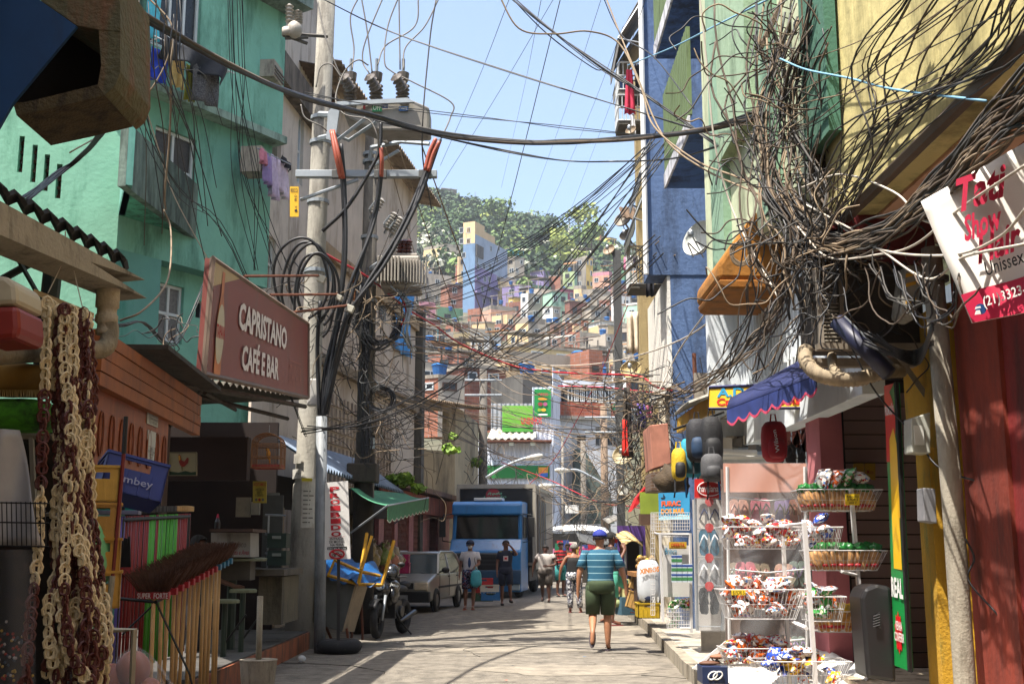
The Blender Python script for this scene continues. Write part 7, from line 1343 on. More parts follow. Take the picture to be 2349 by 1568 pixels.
for (u0,u1,v0,v1,Y,lb,mis,n,tt) in [(1655,1850,1208,1258,9.5,'top wire basket of the snack rack, full of silver and white packets',[1,3,2],22,'silver and white snack packet in the top left basket'),
 (1852,1934,1208,1260,9.4,'small basket with one blue packet right of the top basket',[4,1],5,'blue snack packet beside the rack upright'),
 (1655,1850,1352,1420,9.4,'middle left wire basket full of orange packets',[0,0,1,3],26,'orange and silver snack packet in the middle left basket'),
 (1850,1942,1368,1425,9.4,'middle right wire basket of silver and green packets',[0,1,5],12,'green and orange packet in the middle right basket'),
 (1660,1832,1487,1530,9.5,'lower left wire basket of red packets',[2,3,0],18,'red and white packet in the lower left basket'),
 (1735,1955,1517,1580,9.1,'lowest nested wire baskets at the bottom of the snack rack',[1,6,4],12,'silver packet in the lowest basket'),
 (1835,2025,1122,1170,9.9,'upper right wire basket with crisps tied in green-topped bags',[],0,''),
 (1855,2036,1262,1308,9.8,'right wire basket with puffed snack bags at waist height',[],0,''),
 (1872,1975,1402,1450,9.8,'short right wire basket with yellow-cornered snack bags',[],0,'')]:
    t,bx=wbasket('wire_basket',lb,u0,u1,v0,v1,Y)
    if n: fillb(bx,n,mis,tt)
    else:
        x0,x1,Yb,d,z0,z1=bx; k_=int((x1-x0)/.075)
        for k in range(k_*2):
            c=V((x0+.06+(x1-x0-.12)*(k//2+.5)/k_,Yb+.09+.12*(k%2),z0+.1)); lb2=tt='clear bag of puffed snacks with green and red top in the '+('upper right' if v0<1200 else 'waist-high right' if v0<1300 else 'short right')+' basket'
            g=thing('puffed_snack_bag',lb2,'snack bag',c,lb2); b=MB(); M_=Matrix.Rotation(random.uniform(-.3,.3),3,'Y')@Matrix.Rotation(random.uniform(-.2,.3),3,'X'); b.ell(c,(.055,.045,.1),12,9,M=M_,fn=lambda p:1+.2*math.sin(p.x*9+k*3)*math.sin(p.z*8+k)); b.build('bag',mat('#b58a5c' if v0<1400 else '#b9823a',.35,.4,30),g,smooth=True)
            b=MB(); b.ell(c+M_@V((0,0,.09)),(.055,.04,.04),12,7,M=M_,fn=lambda p:1+.45*math.sin(p.x*8+k*2)*math.sin(p.y*7+p.z*5+k)); b.build('printed_top',mat('#1f6a2c' if v0<1400 else '#c9a021',.35,.3,20),g,smooth=True); b=MB(); b.ell(c+V((0,-.012,-.055)),(.04,.033,.02),8,5); b.build('red_band',mat('#a3222a',.4,.4,20),g,smooth=True)
for k in range(4): b=MB(); bagm(b,P(1888+k*28,1098+random.uniform(-5,5),10),.12,[5,0,3]); b.build('snack_bag',SNK,smooth=True,label='green and orange bag lying on top of the upper right basket',cat='snack bag',group='bags lying on the upper right basket')
for (u0,v0,u1,v1,Y,tx,lb) in [(1678,1352,1710,1364,9.35,'8 POR 5','yellow handwritten price tag on the middle left basket'),(1939,1132,1972,1158,9.85,'Rosquilho\n2 POR 5\nunid 3','yellow handwritten price tag on the upper right basket')]:
    t=thing('price_tag',lb,'price tag',P(u0,v1,Y)); q=pq(u0,v0,u1,v1,Y-.02); board(q,.004,mat('#d8b81c',.6,.05),t,'card'); text(tx,subq(q,.08,.12,.92,.88),BLACKC,t,shear=.15)
for i,(u0,v0) in enumerate([(2110-2,0)]): pass
for k in range(2): q=pq(1958+k*26,1062,1982+k*26,1100,12.1); t=thing('hanging_packet',['yellow packet pegged to the slat wall, left','yellow packet with red print pegged to the slat wall, right'][k],'packet',q[0]); board(q,.02,mat('#a8861c',.4,.2,9),t); text('Micos',subq(q,.2,.35,.8,.6),mat('#8a2a1a'),t)
# black suitcase and cup
su=thing('black_suitcase','large black hard plastic speaker-like case standing in the snack shop doorway','case',P(2020,1560,9.3)); b=MB(); b.prism([P(1975,1370,9.3),P(1984,1348,9.3),P(2010,1338,9.3),P(2045,1345,9.3),P(2058,1565,9.3),P(1990,1555,9.3)],(0,.35,0)); b.build('shell',mat('#1d1c1e',.4,.2,4),su,bevel=.03); b=MB(); b.prism([P(2002,1415,9.28),P(2018,1402,9.28),P(2020,1440,9.28),P(2006,1428,9.28)],(0,-.01,0)); b.build('grip',mat('#0a0a0a',.7),su); b=MB(); [b.tube([P(2003,1413+k*6,9.27),P(2019,1408+k*6,9.27)],.004,4) for k in range(5)]; b.build('grip_ribs',mat('#3a393b'),su)
# flip flop displays
FW=[('#c9c3b8','#20284a'),('#1f5a74','#c5c9cc'),('#8d8f92','#dadada'),('#17171a','#17171a')]
def sandalpair(u,v,Y,L,sole,strap,name,label,group=None,tilt=0,w=.4,par=None):
    c=P(u,v,Y); t=thing(name,label,'flip-flops',c,group)
    for s in(-1,1):
        pr=[(.14,-.5),(.22,-.44),(.24,-.3),(.19,-.05),(.24,.2),(.27,.36),(.2,.48),(.05,.5),(-.12,.45),(-.2,.3),(-.2,.1),(-.17,-.1),(-.18,-.35),(-.1,-.48)]
        pts=[c+V((s*(.22+(-x*.8))*L,0,(-z)*L*(-1))) for x,z in pr]; 
        if s<0: pts=pts[::-1]
        b=MB(); b.prism(pts,(0,.018,0)); b.build('sole',mat(sole,.7,.25,30),t)
        b=MB(); m0=c+V((s*.2*L,-.02,.28*L)); 
        for sx in(-.17,.17): b.tube([m0,m0+V((sx*L*.6,-.02,-.18*L)),c+V((s*.2*L+sx*L,.0,-.12*L))],.008,5)
        b.build('strap',mat(strap,.5,.1),t)
    return t
dp=thing('flip_flop_display','clear plastic covered display panel of flip-flops with a red header','display rack',P(1625,1460,12.3))
q=pq(1594,1098,1662,1142,12.2); board(q,.03,mat('#b51e1a',.5,.06),dp,'red_header'); b=MB(); b.tube([p+V((0,-.01,0)) for p in [bil(q,.5+.42*math.cos(a),.5+.38*math.sin(a)) for a in[2*PI*k/24 for k in range(24)]]],.006,4,close=True); b.build('oval_emblem',WHITE,dp); text('havaianas',subq(q,.14,.32,.86,.68),WHITE,dp,off=.012)
b=MB(); pbox(b,1597,1145,1656,1445,12.42,.03); b.build('back_panel',mat('#a8a4a0',.7,.15,4),dp); b=MB(); b.tube([P(1595,1143,12.25),P(1600,1445,12.25)],.015,5);b.tube([P(1660,1143,12.25),P(1657,1445,12.25)],.015,5); [b.tube([P(1597,v,12.25),P(1658,v,12.25)],.006,4) for v in(1212,1277,1343,1436)]; b.build('posts',METAL,dp)
b=MB(); b.grid(lambda x,y:P(1592+72*x,1140+308*y,12.12)+V((0,.012*math.sin(x*20+y*9),0)),12,16); b.build('film',CLR,dp,smooth=True)
for i,v in enumerate((1184,1243,1312,1377)): sandalpair(1627,v,12.25,m(60,12.25),*FW[i],'flip_flops',['striped cream and navy flip-flops, top of the display','blue patterned flip-flops with white straps, second on the display','grey flip-flops with white straps, third on the display','black flip-flops with yellow edge, lowest on the display'][i]); t=P(1627,v-34,12.15); b=MB(); b.lathe([(.045,0),(.045,.006)],t,(0,-1,0),14); b.cbox(t+V((0,.006,-.04)),(.05,.004,.03)); b.build('hang_tag',mat('#b5201c',.5),label=['red oval tag above the striped flip-flops','red oval tag above the blue flip-flops','red oval tag above the grey flip-flops','red oval tag above the black flip-flops'][i],cat='tag')
pr_=thing('covered_sandal_rack','tall sandal rack wrapped in a torn clear plastic cover behind the snack baskets','display rack',P(1745,1500,10.6)); b=MB(); pbox(b,1668,1075,1848,1505,10.75,.04); b.build('panel',mat('#6a5a52',.7,.4,3,stain='#3a302b',sa=.5),pr_)
b=MB(); pbox(b,1662,1062,1850,1128,10.5,.03); b.build('pink_header',mat('#c48f7c',.6,.08),pr_)
b=MB(); [b.tube([P(u,1070,10.5),P(u+6,1530,10.5)],.015,5) for u in(1668,1846)]; [b.tube([P(1670,v,10.55),P(1760,v+8,10.52),P(1846,v,10.55)],.008,4) for v in(1140,1215,1305,1390,1465)]; b.build('frame',WP,pr_)
b=MB(); b.grid(lambda x,y:P(1655+200*x,1060+470*y,10.4)+V((0,.05*math.sin(x*9+y*5)*math.sin(y*11+x*3),0)),18,26); b.build('plastic_cover',CLR,pr_,smooth=True)
cols=['#b98a78','#a87a6a','#c09a86','#b5707a','#9a8f80','#6f7d72','#7d6a90','#8d7f6a']; k=0
for r,v in enumerate((1170,1318,1370,1480)):
    for j,u in enumerate((1695,1745,1800,1832)): sandalpair(u,v+random.uniform(-4,4),10.65,m([68,66,52,50][r],10.65)*.85,cols[(k*3)%8],cols[(k*3+1)%8],'sandals','pair of pastel sandals behind the torn plastic cover','sandals in the covered rack') ; k+=1
sandalpair(1711,1318,10.6,m(66,10.6)*.9,'#c06a74','#b55a66','pink_sandals','bright pink sandals hanging left in the covered rack'); sandalpair(1702,1395,10.5,m(52,10.5)*.9,'#7d5a90','#6a4a80','purple_sandals','purple sandals below the price tag')
for i,(u,v,c) in enumerate([(1815,995,'#a8665a'),(1838,1000,'#b5705f'),(1858,1010,'#8a5548'),(1800,1035,'#3a2b27'),(1828,1045,'#2a2422')]): sandalpair(u,v,13.2,.26,c,c,'sandals','pair of sandals hung in the bag shop entrance','sandals hung at the shop entrance')
# household goods cage rack left of the displays
gr_=thing('goods_cage','white wire cage rack of household goods beside the flip-flops','display rack',P(1540,1440,13.2)); b=MB()
for (u0,v0,u1,v1,Y,nx,nz) in [(1494,1175,1582,1215,13.6,16,5),(1493,1175,1502,1410,13.6,2,20),(1512,1222,1580,1230,13,8,1),(1530,1395,1582,1440,13,14,5)]:
    for k in range(nx+1): u=u0+(u1-u0)*k/nx; b.tube([P(u,v0,Y),P(u,v1,Y)],.004,3,cap=False)
    for k in range(nz+1): v=v0+(v1-v0)*k/nz; b.tube([P(u0,v,Y),P(u1,v,Y)],.004,3,cap=False)
b.tube([P(1514,1222,13),P(1521,1425,13)],.018,4); b.tube([P(1583,1222,13),P(1586,1450,13)],.018,4); b.tube([P(1583,1225,13),P(1514,1225,13),P(1502,1222,13.6)],.012,4); b.tube([P(1586,1440,13),P(1560,1440,13)],.012,4); b.build('wires',WP,gr_)
q=pq(1521,1250,1583,1368,13.1); board(q,.02,mat('#b5b3ae',.7,.08,4),gr_,'board'); text('Brinca',subq(q,.05,.82,.5,.95),mat('#2a7a9a'),gr_,shear=.3)
q=pq(1535,1242,1575,1258,13.05); t=thing('offer_card','small red and yellow OFERTA card on the goods cage','sign',q[0]); board(q,.01,mat('#b5901c'),t); text('OFERTA',subq(q,.1,.2,.9,.8),mat('#b01e1a'),t,bold=.03)
for r in range(3):
    for k in range(4): c=P(1546+k*12,1282+r*21+(0 if r else 0),12.9); b=MB(); b.cbox(c,(.052,.05,.095)); b.mi=1; b.cbox(c+V((0,-.004,-.012)),(.053,.045,.035)); b.mi=2; b.cbox(c+V((0,-.004,.03)),(.053,.045,.02)); b.build('medicine_box',[mat('#b8c4cc',.4,.1),mat('#3f7a4a',.4),mat('#1f3f86',.4)],label='small white, blue and green carton in the goods cage',cat='carton',group='cartons in the goods cage') if not(r==0 and k>1) else None
for k in range(12): b=MB(); bagm(b,P(random.uniform(1538,1578),random.uniform(1378,1432),13.05),.075,[3,5,2]); b.build('soap_packet',SNK,smooth=True,label='white, green or red packet in the low basket of the goods cage',cat='packet',group='packets in the low basket of the goods cage')
# dark crates/boards above
t=thing('furacao_banner','blue banner with red and yellow lettering FURAC DOS MAR hung above the wire cage','banner',P(1512,1190,14.2)); q=[P(1512,1193,14.2),P(1582,1190,13.9),P(1582,1128,13.9),P(1510,1130,14.2)]; board(q,.01,mat('#2f7fa8',.5,.2,4),t,'cloth'); text('FURAC',subq(q,.1,.5,.72,.7),mat('#c8501e'),t,bold=.05); text('DOS MAR',subq(q,.08,.22,.85,.42),mat('#c8841e'),t,bold=.04); qshape(q,[(.1,.78),(.2,.78),(.24,.83),(.08,.83)],mat('#101c2c'),t,name='boat_emblem'); qshape(q,[(.16,.84),(.16,.98),(.23,.85)],mat('#101c2c'),t,name='sail_emblem'); qshape(q,[(0,0),(1,0),(1,.14),(.7,.2),(.5,.1),(.2,.17),(0,.1)],mat('#8fb9c4'),t,name='wave_print')
t=thing('hanging_cupboard','weathered pinkish wooden cupboard hung over the pavement','cupboard',P(1510,1060,15)); b=MB(); b.prism([P(1497,1075,15),P(1540,1062,15),P(1532,970,15),P(1490,975,15)],(.0,.8,0)); b.build('carcass',mat('#a8705c',.8,.25,4,stain='#5c3a2e',sa=.5),t,bevel=.01)
t=thing('wooden_crate_box','brown wooden box under the hanging cupboard','box',P(1512,1125,15)); b=MB(); b.prism([P(1494,1125,15),P(1530,1126,15),P(1535,1078,15),P(1494,1082,15)],(0,.7,0)); b.build('box',mat('#5f4632',.8,.3,6,kind='planks'),t,bevel=.01)
t=thing('lime_panel','lime green painted panel and dark board over the stall right of the red awning','panel',P(1485,1180,16)); b=MB(); pbox(b,1470,1128,1510,1178,16,.1); b.build('panel',mat('#7d8f2a',.7,.2,4),t); b=MB(); pbox(b,1469,1178,1492,1203,15.8,.2); b.build('brown_board',mat('#4a3324',.8,.3),t)
t=thing('red_awning','torn bright red awning flap at the right shop row','awning',P(1465,1150,18)); b=MB(); b.prism([P(1448,1172,18),P(1462,1140,18),P(1486,1112,17.5),P(1487,1120,17.5),P(1470,1150,18)],(0,.5,0)); b.build('cloth',mat('#c01a20',.7,.15,4),t)
t=thing('dark_hanging_sack','dark brown sack and plastic hanging above the blue banner','sack',P(1540,1110,14)); b=MB(); b.ell(P(1543,1100,14.3),(.22,.2,.18),12,8,fn=lambda p:1+.2*math.sin(p.x*5+p.z*4)); b.build('sack',mat('#3c2e1a',.8,.4,5,bump=.4),t,smooth=True)
# white tarp, shoe boxes on the kerb
b=MB(); b.grid(lambda x,y:V((2.05+1.0*x+.25*y,12.4-1.9*y+.1*math.sin(x*8),.2+.42*x*(1-.55*y)+.05*math.sin(x*9+y*6)+.03*math.sin(x*21+y*14))),26,22); b.build('white_tarpaulin',mat('#d8d6d0',.6,.05,5,bump=.3),smooth=True,thick=.006,label='crumpled white plastic tarpaulin spread on the right kerb',cat='tarpaulin')
b=MB(); b.prism([P(1588,1532,10.9),P(1682,1455,10.9),P(1690,1470,10.9),P(1608,1538,10.9)],(0,.02,.0)); b.build('white_board',mat('#d5d3cd',.6,.05),label='narrow white board lying slanted over the shoe box',cat='board')
t=thing('shoe_box','navy shoe box with a white double ring emblem and sandals on top','shoe box',P(1637,1565,10.6)); b=MB(); pbox(b,1612,1528,1670,1568,10.6,.3); b.build('box',mat('#152548',.5,.15,6),t,bevel=.004); q=pq(1614,1530,1668,1566,10.59)
for dx in(.38,.6): b=MB(); b.tube([bil(q,dx+.18*math.cos(a)+.06*math.sin(a),.5+.26*math.sin(a))+V((0,-.006,0)) for a in[2*PI*k/16 for k in range(16)]],.007,4,close=True); b.build('ring_emblem',WHITE,t)
for i,(u,v,c) in enumerate([(1630,1520,'#5a3a28'),(1655,1505,'#8a5c42'),(1645,1525,'#2c2320')]): b=MB(); b.ell(P(u,v,10.75),(.11,.05,.025),10,6); b.tube([P(u-12,v,10.75),P(u,v-14,10.75),P(u+12,v,10.75)],.008,4); b.build('sandal',mat(c,.7,.2),smooth=True,label=['brown sandal on the shoe box','tan sandal, highest on the shoe box','dark sandal lying in front on the shoe box'][i],cat='sandal')
# market crates & dog food sack
crate('yellow_crate','ochre yellow plastic crate on the right kerb below the food sack',P(1485,1398,17.6),(.32,.45,.22),E3,'#a88a14')
t=thing('food_sack','large white and navy printed feed sack on the yellow crate','sack',P(1488,1375,17.4)); c=P(1488,1335,17.5); b=MB(); b.ell(c,(.17,.14,.33),14,10,fn=lambda p:1/max(.6,(abs(p.x)**4+abs(p.y)**4+abs(p.z)**4)**.25)); b.build('sack',mat('#b8bcc0',.5,.12,5),t,smooth=True); b=MB(); b.ell(c+V((0,-.004,-.22)),(.172,.142,.12),14,6); b.build('navy_band',mat('#15203a',.5),t,smooth=True); text('XINBOS',[c+V((-.15,-.16,.12)),c+V((.14,-.16,.16)),c+V((.14,-.16,.24)),c+V((-.15,-.16,.2))],mat('#c8781a'),t,bold=.05); text('21',[c+V((.02,-.165,-.28)),c+V((.12,-.165,-.28)),c+V((.12,-.165,-.2)),c+V((.02,-.165,-.2))],WHITE,t)
random.seed(4)
for k in range(26):
    c=P(random.uniform(1462,1500),random.uniform(1276,1312),20+random.random()); b=MB(); b.ell(c,(.05,.05,.045),8,6); b.build('fruit',mat(['#8a6a3a','#c9a82a','#6f5a34','#a8821e'][k%4],.6,.2,8),smooth=True,label='brown or yellow round fruit heaped on the stall behind the feed sack',cat='fruit',group='fruit on the right stall')
t=thing('fruit_stall','low wooden fruit stall behind the feed sack','stall',P(1480,1390,20.4)); b=MB(); pbox(b,1455,1312,1510,1322,20,1.2); b.build('top',WOOD,t); b=MB(); pbox(b,1462,1322,1505,1385,20.3,.8); b.build('front',DWOOD,t)
for i,(u,v) in enumerate([(1470,1335),(1462,1378)]): crate('wooden_crate',['slatted pine crate leaning under the fruit stall','second slatted pine crate at the kerb end'][i],P(u,v,21),(.35,.3,.3),Matrix.Rotation(.3,3,'Y'),'#a8844c')
# market canopies at the street end
for i,(u0,v0,u1,v1,Y,c,lb) in enumerate([(1262,1212,1400,1222,44,'#c9c6bf','long flat white market canopy right of the truck'),(1330,1225,1420,1240,38,'#4a4a48','dark grey sagging canopy behind the pedestrians'),(1395,1190,1450,1200,34,'#8a867e','grey tin canopy on the right under the wires'),(1430,1232,1475,1250,27,'#c9b07a','cream umbrella-like canopy at the right market stall')]):
    t=thing('market_canopy',lb,'canopy',P((u0+u1)/2,1380,Y)); a,q=P(u0,v1,Y),P(u1,v0,Y); b=MB(); b.grid(lambda x,y:V((a.x+(q.x-a.x)*x,Y+2.2*y,a.z+(q.z-a.z)*y*1.5+.12*math.sin(x*PI)*(1 if i!=1 else -1))),10,3); b.build('cloth',mat(c,.8,.1,2),t,smooth=True,thick=.03); 
    for s in(a.x+.05,q.x-.05): MB().tube([(s,Y+.1,0),(s,Y+.1,a.z)],.03,5).build('pole',METAL,t)
t=thing('purple_stall','purple painted stall wall behind the man in the polo shirt','stall',P(1460,1390,26)); b=MB(); pbox(b,1420,1205,1480,1390,29,.2); b.build('wall',mat('#4a2f7a',.7,.2,3),t); b=MB(); pbox(b,1440,1240,1475,1330,28.8,.05); b.build('dark_opening',DARK,t)
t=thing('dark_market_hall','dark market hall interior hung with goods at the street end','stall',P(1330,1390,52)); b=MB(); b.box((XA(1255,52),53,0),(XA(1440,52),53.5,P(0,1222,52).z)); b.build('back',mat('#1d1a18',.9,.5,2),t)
random.seed(9)
for k in range(40): c=P(random.uniform(1268,1425),random.uniform(1245,1300),random.uniform(48,51)); b=MB(); b.cbox(c,(random.uniform(.2,.5),.1,random.uniform(.3,.7))); b.build('hung_garment',mat(random.choice(['#a8202a','#2a3f7a','#c97a9a','#d8d0c0','#1f6a4a','#c9a02a','#15151a','#b0256a']),.9),label='small colourful garment hung in the dark market hall',cat='garment',group='garments in the market hall')
# ================= street: left side things, vehicles =================
random.seed(41)
TYR=mat('#1a1a1b',.85,.3,9,stain='#4a463f',sa=.25,kind='flat')
def torus(b,c,R1,r,ax,n=28,k=10,sq=1):
    ax=V(ax).normalized(); a=ax.cross(V((0,.1,1)) if abs(ax.z)<.9 else V((1,0,0))).normalized(); e=ax.cross(a); vs=[];fs=[]
    for i in range(n):
        t=2*PI*i/n; d=a*math.cos(t)+e*math.sin(t)
        for j in range(k): u=2*PI*j/k; vs.append(V(c)+d*(R1+r*math.cos(u))+ax*(r*sq*math.sin(u)))
    for i in range(n):
        for j in range(k): fs.append((i*k+j,((i+1)%n)*k+j,((i+1)%n)*k+(j+1)%k,i*k+(j+1)%k))
    return b.add(vs,fs)
# no-entry sign on a tyre
g=G(778,1497); Ys=g.y; ps=thing('no_motorbike_sign','white PROIBIDO sign on a black post standing in an old tyre','sign',(g.x,Ys,0))
q=[P(743,1283,Ys),P(804,1281,Ys),P(798,1102,Ys),P(738,1107,Ys)]; board(q,.03,mat('#c9c6c2',.6,.06,4),ps); RD=mat('#a81522',.6,.05)
for i,ch in enumerate('PROIBIDO'): text(ch,subq(q,.3,.955-(i+1)*.083,.68,.955-i*.083-.016),RD,ps,bold=.035,name='letter')
b=MB(); b.add([p+qn(q)*.006 for p in subq(q,.2,.285,.82,.289)],[(0,1,2,3)]); b.build('red_line',RD,ps)
text('ENTRADA\nDE MOTOS\nNA FEIRA',subq(q,.22,.17,.8,.28),BLACKC,ps,bold=.02); qshape(q,[(.14,.125),(.88,.125),(.88,.16),(.14,.16)],BLACKC,ps,name='black_strip'); text('DAS 6hs ÀS 15hs',subq(q,.18,.13,.84,.155),WHITE,ps,off=.01)
b=MB(); b.tube([bil(q,.5+.27*math.cos(a),.065+.055*math.sin(a))+V((0,-.008,0)) for a in[2*PI*k/20 for k in range(20)]],.014,5,close=True); b.tube([bil(q,.32,.1)+V((0,-.012,0)),bil(q,.7,.03)+V((0,-.012,0))],.012,5); b.build('prohibition_ring',RD,ps)
b=MB(); 
for cx in(.38,.62): b.tube([bil(q,cx+.07*math.cos(a),.05+.016*math.sin(a))+V((0,-.006,0)) for a in[2*PI*k/10 for k in range(10)]],.005,4,close=True)
b.tube([bil(q,.38,.05)+V((0,-.006,0)),bil(q,.5,.07)+V((0,-.006,0)),bil(q,.62,.05)+V((0,-.006,0)),bil(q,.55,.085)+V((0,-.006,0)),bil(q,.4,.08)+V((0,-.006,0))],.007,4); b.build('motorbike_symbol',BLACKC,ps)
b=MB(); b.tube([(g.x-.02,Ys+.03,.02),(g.x-.05,Ys+.03,P(0,1270,Ys).z)],.032,4); b.build('post',mat('#1f1b1a',.6,.2),ps)
b=MB(); torus(b,(g.x,Ys,.1),.235,.1,(0,0,1),sq=1); b.build('tyre',TYR,ps,smooth=True); b=MB(); torus(b,(g.x,Ys,.17),.2,.02,(0,0,1)); b.build('rim_lip',mat('#4a4640',.8,.3,9),ps,smooth=True); b=MB(); b.lathe([(.2,.02),(.2,.09)],(g.x,Ys,0),n=18); b.build('cement_fill',stucco('#6b655a','#3c382f',.5,8),ps)
# grey sloping cart with yellow trestle and blue tarpaulin
ca_=thing('market_cart','grey sloping sheet-metal market cart loaded with a blue tarpaulin','cart',G(770,1470)); Y=18.3
flat([(730,1313),(814,1340),(785,1448),(719,1427)],Y,.04,mat('#4c4d49',.7,.15,3,stain='#35352f',sa=.4),ca_,'front_panel')
b=MB(); b.prism([P(814,1340,Y),P(838,1345,Y+.4),P(808,1448,Y+.4),P(785,1448,Y)],(.03,.02,0)); b.build('side_panel',mat('#8a7a62',.8,.2,4,stain='#5c5040',sa=.4),ca_)
b=MB(); b.prism([P(733,1312,Y),P(814,1340,Y),P(872,1342,Y+.9),P(790,1315,Y+.9)],(0,0,-.03)); b.build('top_tray',RUST,ca_)
for (u,v,u2,v2,yy) in [(795,1440,800,1478,Y),(828,1360,832,1467,Y+.5),(820,1350,806,1462,Y+.4),(745,1430,762,1470,Y+.3)]: b=MB(); b.tube([P(u,v,yy),P(u2,v2,yy)],.022,5); b.build('leg',RUST,ca_)
tb=thing('blue_tarpaulin_bundle','crumpled bright blue tarpaulin spread over the grey cart','tarpaulin',P(790,1330,Y)); b=MB(); b.grid(lambda x,y:P(728+150*x,1300+ (22*x)+38*(y-.35)-16*math.sin(PI*x)*(1-y)-8*math.sin(x*17+y*5)*(1-.4*y),Y-.12+1.0*(1-y)-.0*x)+V((0,.05*math.sin(x*23+y*11),.03*math.sin(x*31+y*17))),34,16); b.build('sheet',mat('#0f4f86',.45,.3,6,bump=.5),tb,smooth=True,thick=.01)
yt=thing('yellow_trestle','upturned yellow-painted metal trestle lying on the cart','trestle',P(800,1340,Y)); YP=mat('#b8881a',.55,.2,7,stain='#7a4a1a',sa=.35); b=MB(); 
pts=[(753,1313),(828,1338),(932,1343),(880,1318),(764,1294)]
def yb_(*p): b.tube([P(*x) for x in p],.026,4)
yb_((751,1318,Y-.1),(823,1339,Y-.1),(877,1341,Y-.1)); yb_((766,1283,Y-.1),(828,1310,Y-.1),(872,1320,Y+.2)); yb_((753,1318,Y-.1),(768,1283,Y-.1)); yb_((820,1340,Y-.1),(853,1228,Y)); yb_((828,1305,Y-.1),(842,1222,Y+.2)); yb_((876,1341,Y-.05),(904,1239,Y+.1)); yb_((823,1339,Y-.1),(829,1308,Y-.1)); b.build('frame',YP,yt)
# motorcycle
mo=thing('motorcycle','black parked motorcycle with big front wheel turned to the street','motorcycle',G(888,1458)); 
F=G(868,1462); F=V((F.x,20.2,0)); Rr=V((G(918,1452).x+.02,21.4,0)); dn=(Rr-F); dn.z=0; L=1.34; Rr=F+dn.normalized()*L; fd=dn.normalized(); sd_=V((-fd.y,fd.x,0)); wR=.31
def wheel(c,R1,w_,ax,par,spk=5):
    t=MB(); torus(t,c,R1-w_*.55,w_*.55,ax,30,8,1.05); tt=t.build('wheel',TYR,par,smooth=True); b=MB(); torus(b,c,R1*.68,.018,ax,24,6,2)
    A=V(ax).normalized(); a=A.cross(V((0,0,1))).normalized(); e=A.cross(a)
    for k in range(spk): an=2*PI*k/spk; b.tube([V(c),V(c)+(a*math.cos(an)+e*math.sin(an))*R1*.68],.018,4)
    b.lathe([(.05,-.05),(.05,.05)],c,A,10); b.build('rim',mat('#1d1d1f',.4,.2,5,metal=.5),tt); return tt
wx=(sd_+fd*-.12).normalized(); wheel(F+V((0,0,wR)),wR,.12,wx,mo); wheel(Rr+V((0,0,wR)),wR,.13,sd_,mo)
hd=F+V((0,0,.0))+fd*.32+V((0,0,1.0))
def mt_(pts,r,mt,nm,n=6,**k): return MB().tube(pts,r,n).build(nm,mt,mo,**k)
b=MB(); 
for s in(-.09,.09): b.tube([F+V((0,0,wR))+sd_*s,F+fd*.16+sd_*s+V((0,0,.72))],[.022,.028],8)
b.build('fork',METAL,mo,smooth=True) if 0 else b.build('front_fork',METAL,mo,smooth=True)
b=MB(); b.grid(lambda x,y:F+V((0,0,wR))+(fd*math.cos(.3+2.2*x)*-1*(wR+.04)*-1+V((0,0,1))*math.sin(.3+2.2*x)*(wR+.04))+sd_*(y-.5)*.15,10,3); b.build('front_fender',BLACKC,mo,smooth=True,thick=.01)
BK=mat('#141416',.25,.3,6,spec=.7)
b=MB(); b.ell(F+fd*.26+V((0,0,.86)),(.14,.14,.17),12,8,fn=lambda p:1-.25*p.z); b.build('headlight_cowl',BK,mo,smooth=True); b=MB(); b.ell(F+fd*.13+V((0,0,.87)),(.08,.03,.07),10,6); b.build('headlight',mat('#9aa3a8',.1,.1),mo,smooth=True)
mt_([hd+sd_*-.36+fd*.12+V((0,0,.03)),hd+sd_*-.18+V((0,0,.02)),hd,hd+sd_*.18+V((0,0,.02)),hd+sd_*.36+fd*.12+V((0,0,.03))],.014,BLACKC,'handlebar')
for s in(-1,1): b=MB(); b.tube([hd+sd_*.2*s,hd+sd_*.3*s+V((0,0,.2))],.007,4); b.ell(hd+sd_*.31*s+V((0,0,.24)),(.07,.02,.04),8,5); b.build('mirror',BLACKC,mo,smooth=True)
b=MB(); b.ell(F+fd*.62+V((0,0,.84)),(.17,.28,.15),14,9,M=Matrix.Rotation(math.atan2(-fd.x,fd.y),3,'Z')); tk=b.build('fuel_tank',BK,mo,smooth=True)
b=MB(); b.ell(F+fd*1.05+V((0,0,.8)),(.14,.36,.07),12,6,M=Matrix.Rotation(math.atan2(-fd.x,fd.y),3,'Z')); b.ell(F+fd*1.4+V((0,0,.87)),(.1,.2,.06),10,6,M=Matrix.Rotation(math.atan2(-fd.x,fd.y),3,'Z')); b.build('seat',mat('#1c1c1e',.7,.3),mo,smooth=True)
for s in(-1,1): b=MB(); b.ell(F+fd*.45+sd_*s*.15+V((0,0,.72)),(.06,.2,.16),10,7,M=Matrix.Rotation(math.atan2(-fd.x,fd.y),3,'Z')); b.build('side_fairing',BK,mo,smooth=True)
c=F+fd*.45-sd_*.22+V((0,0,.8)); text('Jesus',[P(896,1343,19.9),P(916,1347,19.9),P(916,1339,19.9),P(896,1334,19.9)],WHITE,mo,shear=.2,off=.12)
b=MB(); b.cbox(F+fd*.72+V((0,0,.46)),(.26,.34,.3),M=Matrix.Rotation(math.atan2(-fd.x,fd.y),3,'Z')); b.lathe([(.09,0),(.1,.1),(.07,.2)],F+fd*.62+V((0,0,.55)),(0,-.3,1)); b.lathe([(.1,-.18),(.1,.18)],F+fd*.8+V((0,0,.42)),sd_); b.build('engine',mat('#3a3a3b',.4,.3,9,metal=.6),mo,bevel=.01)
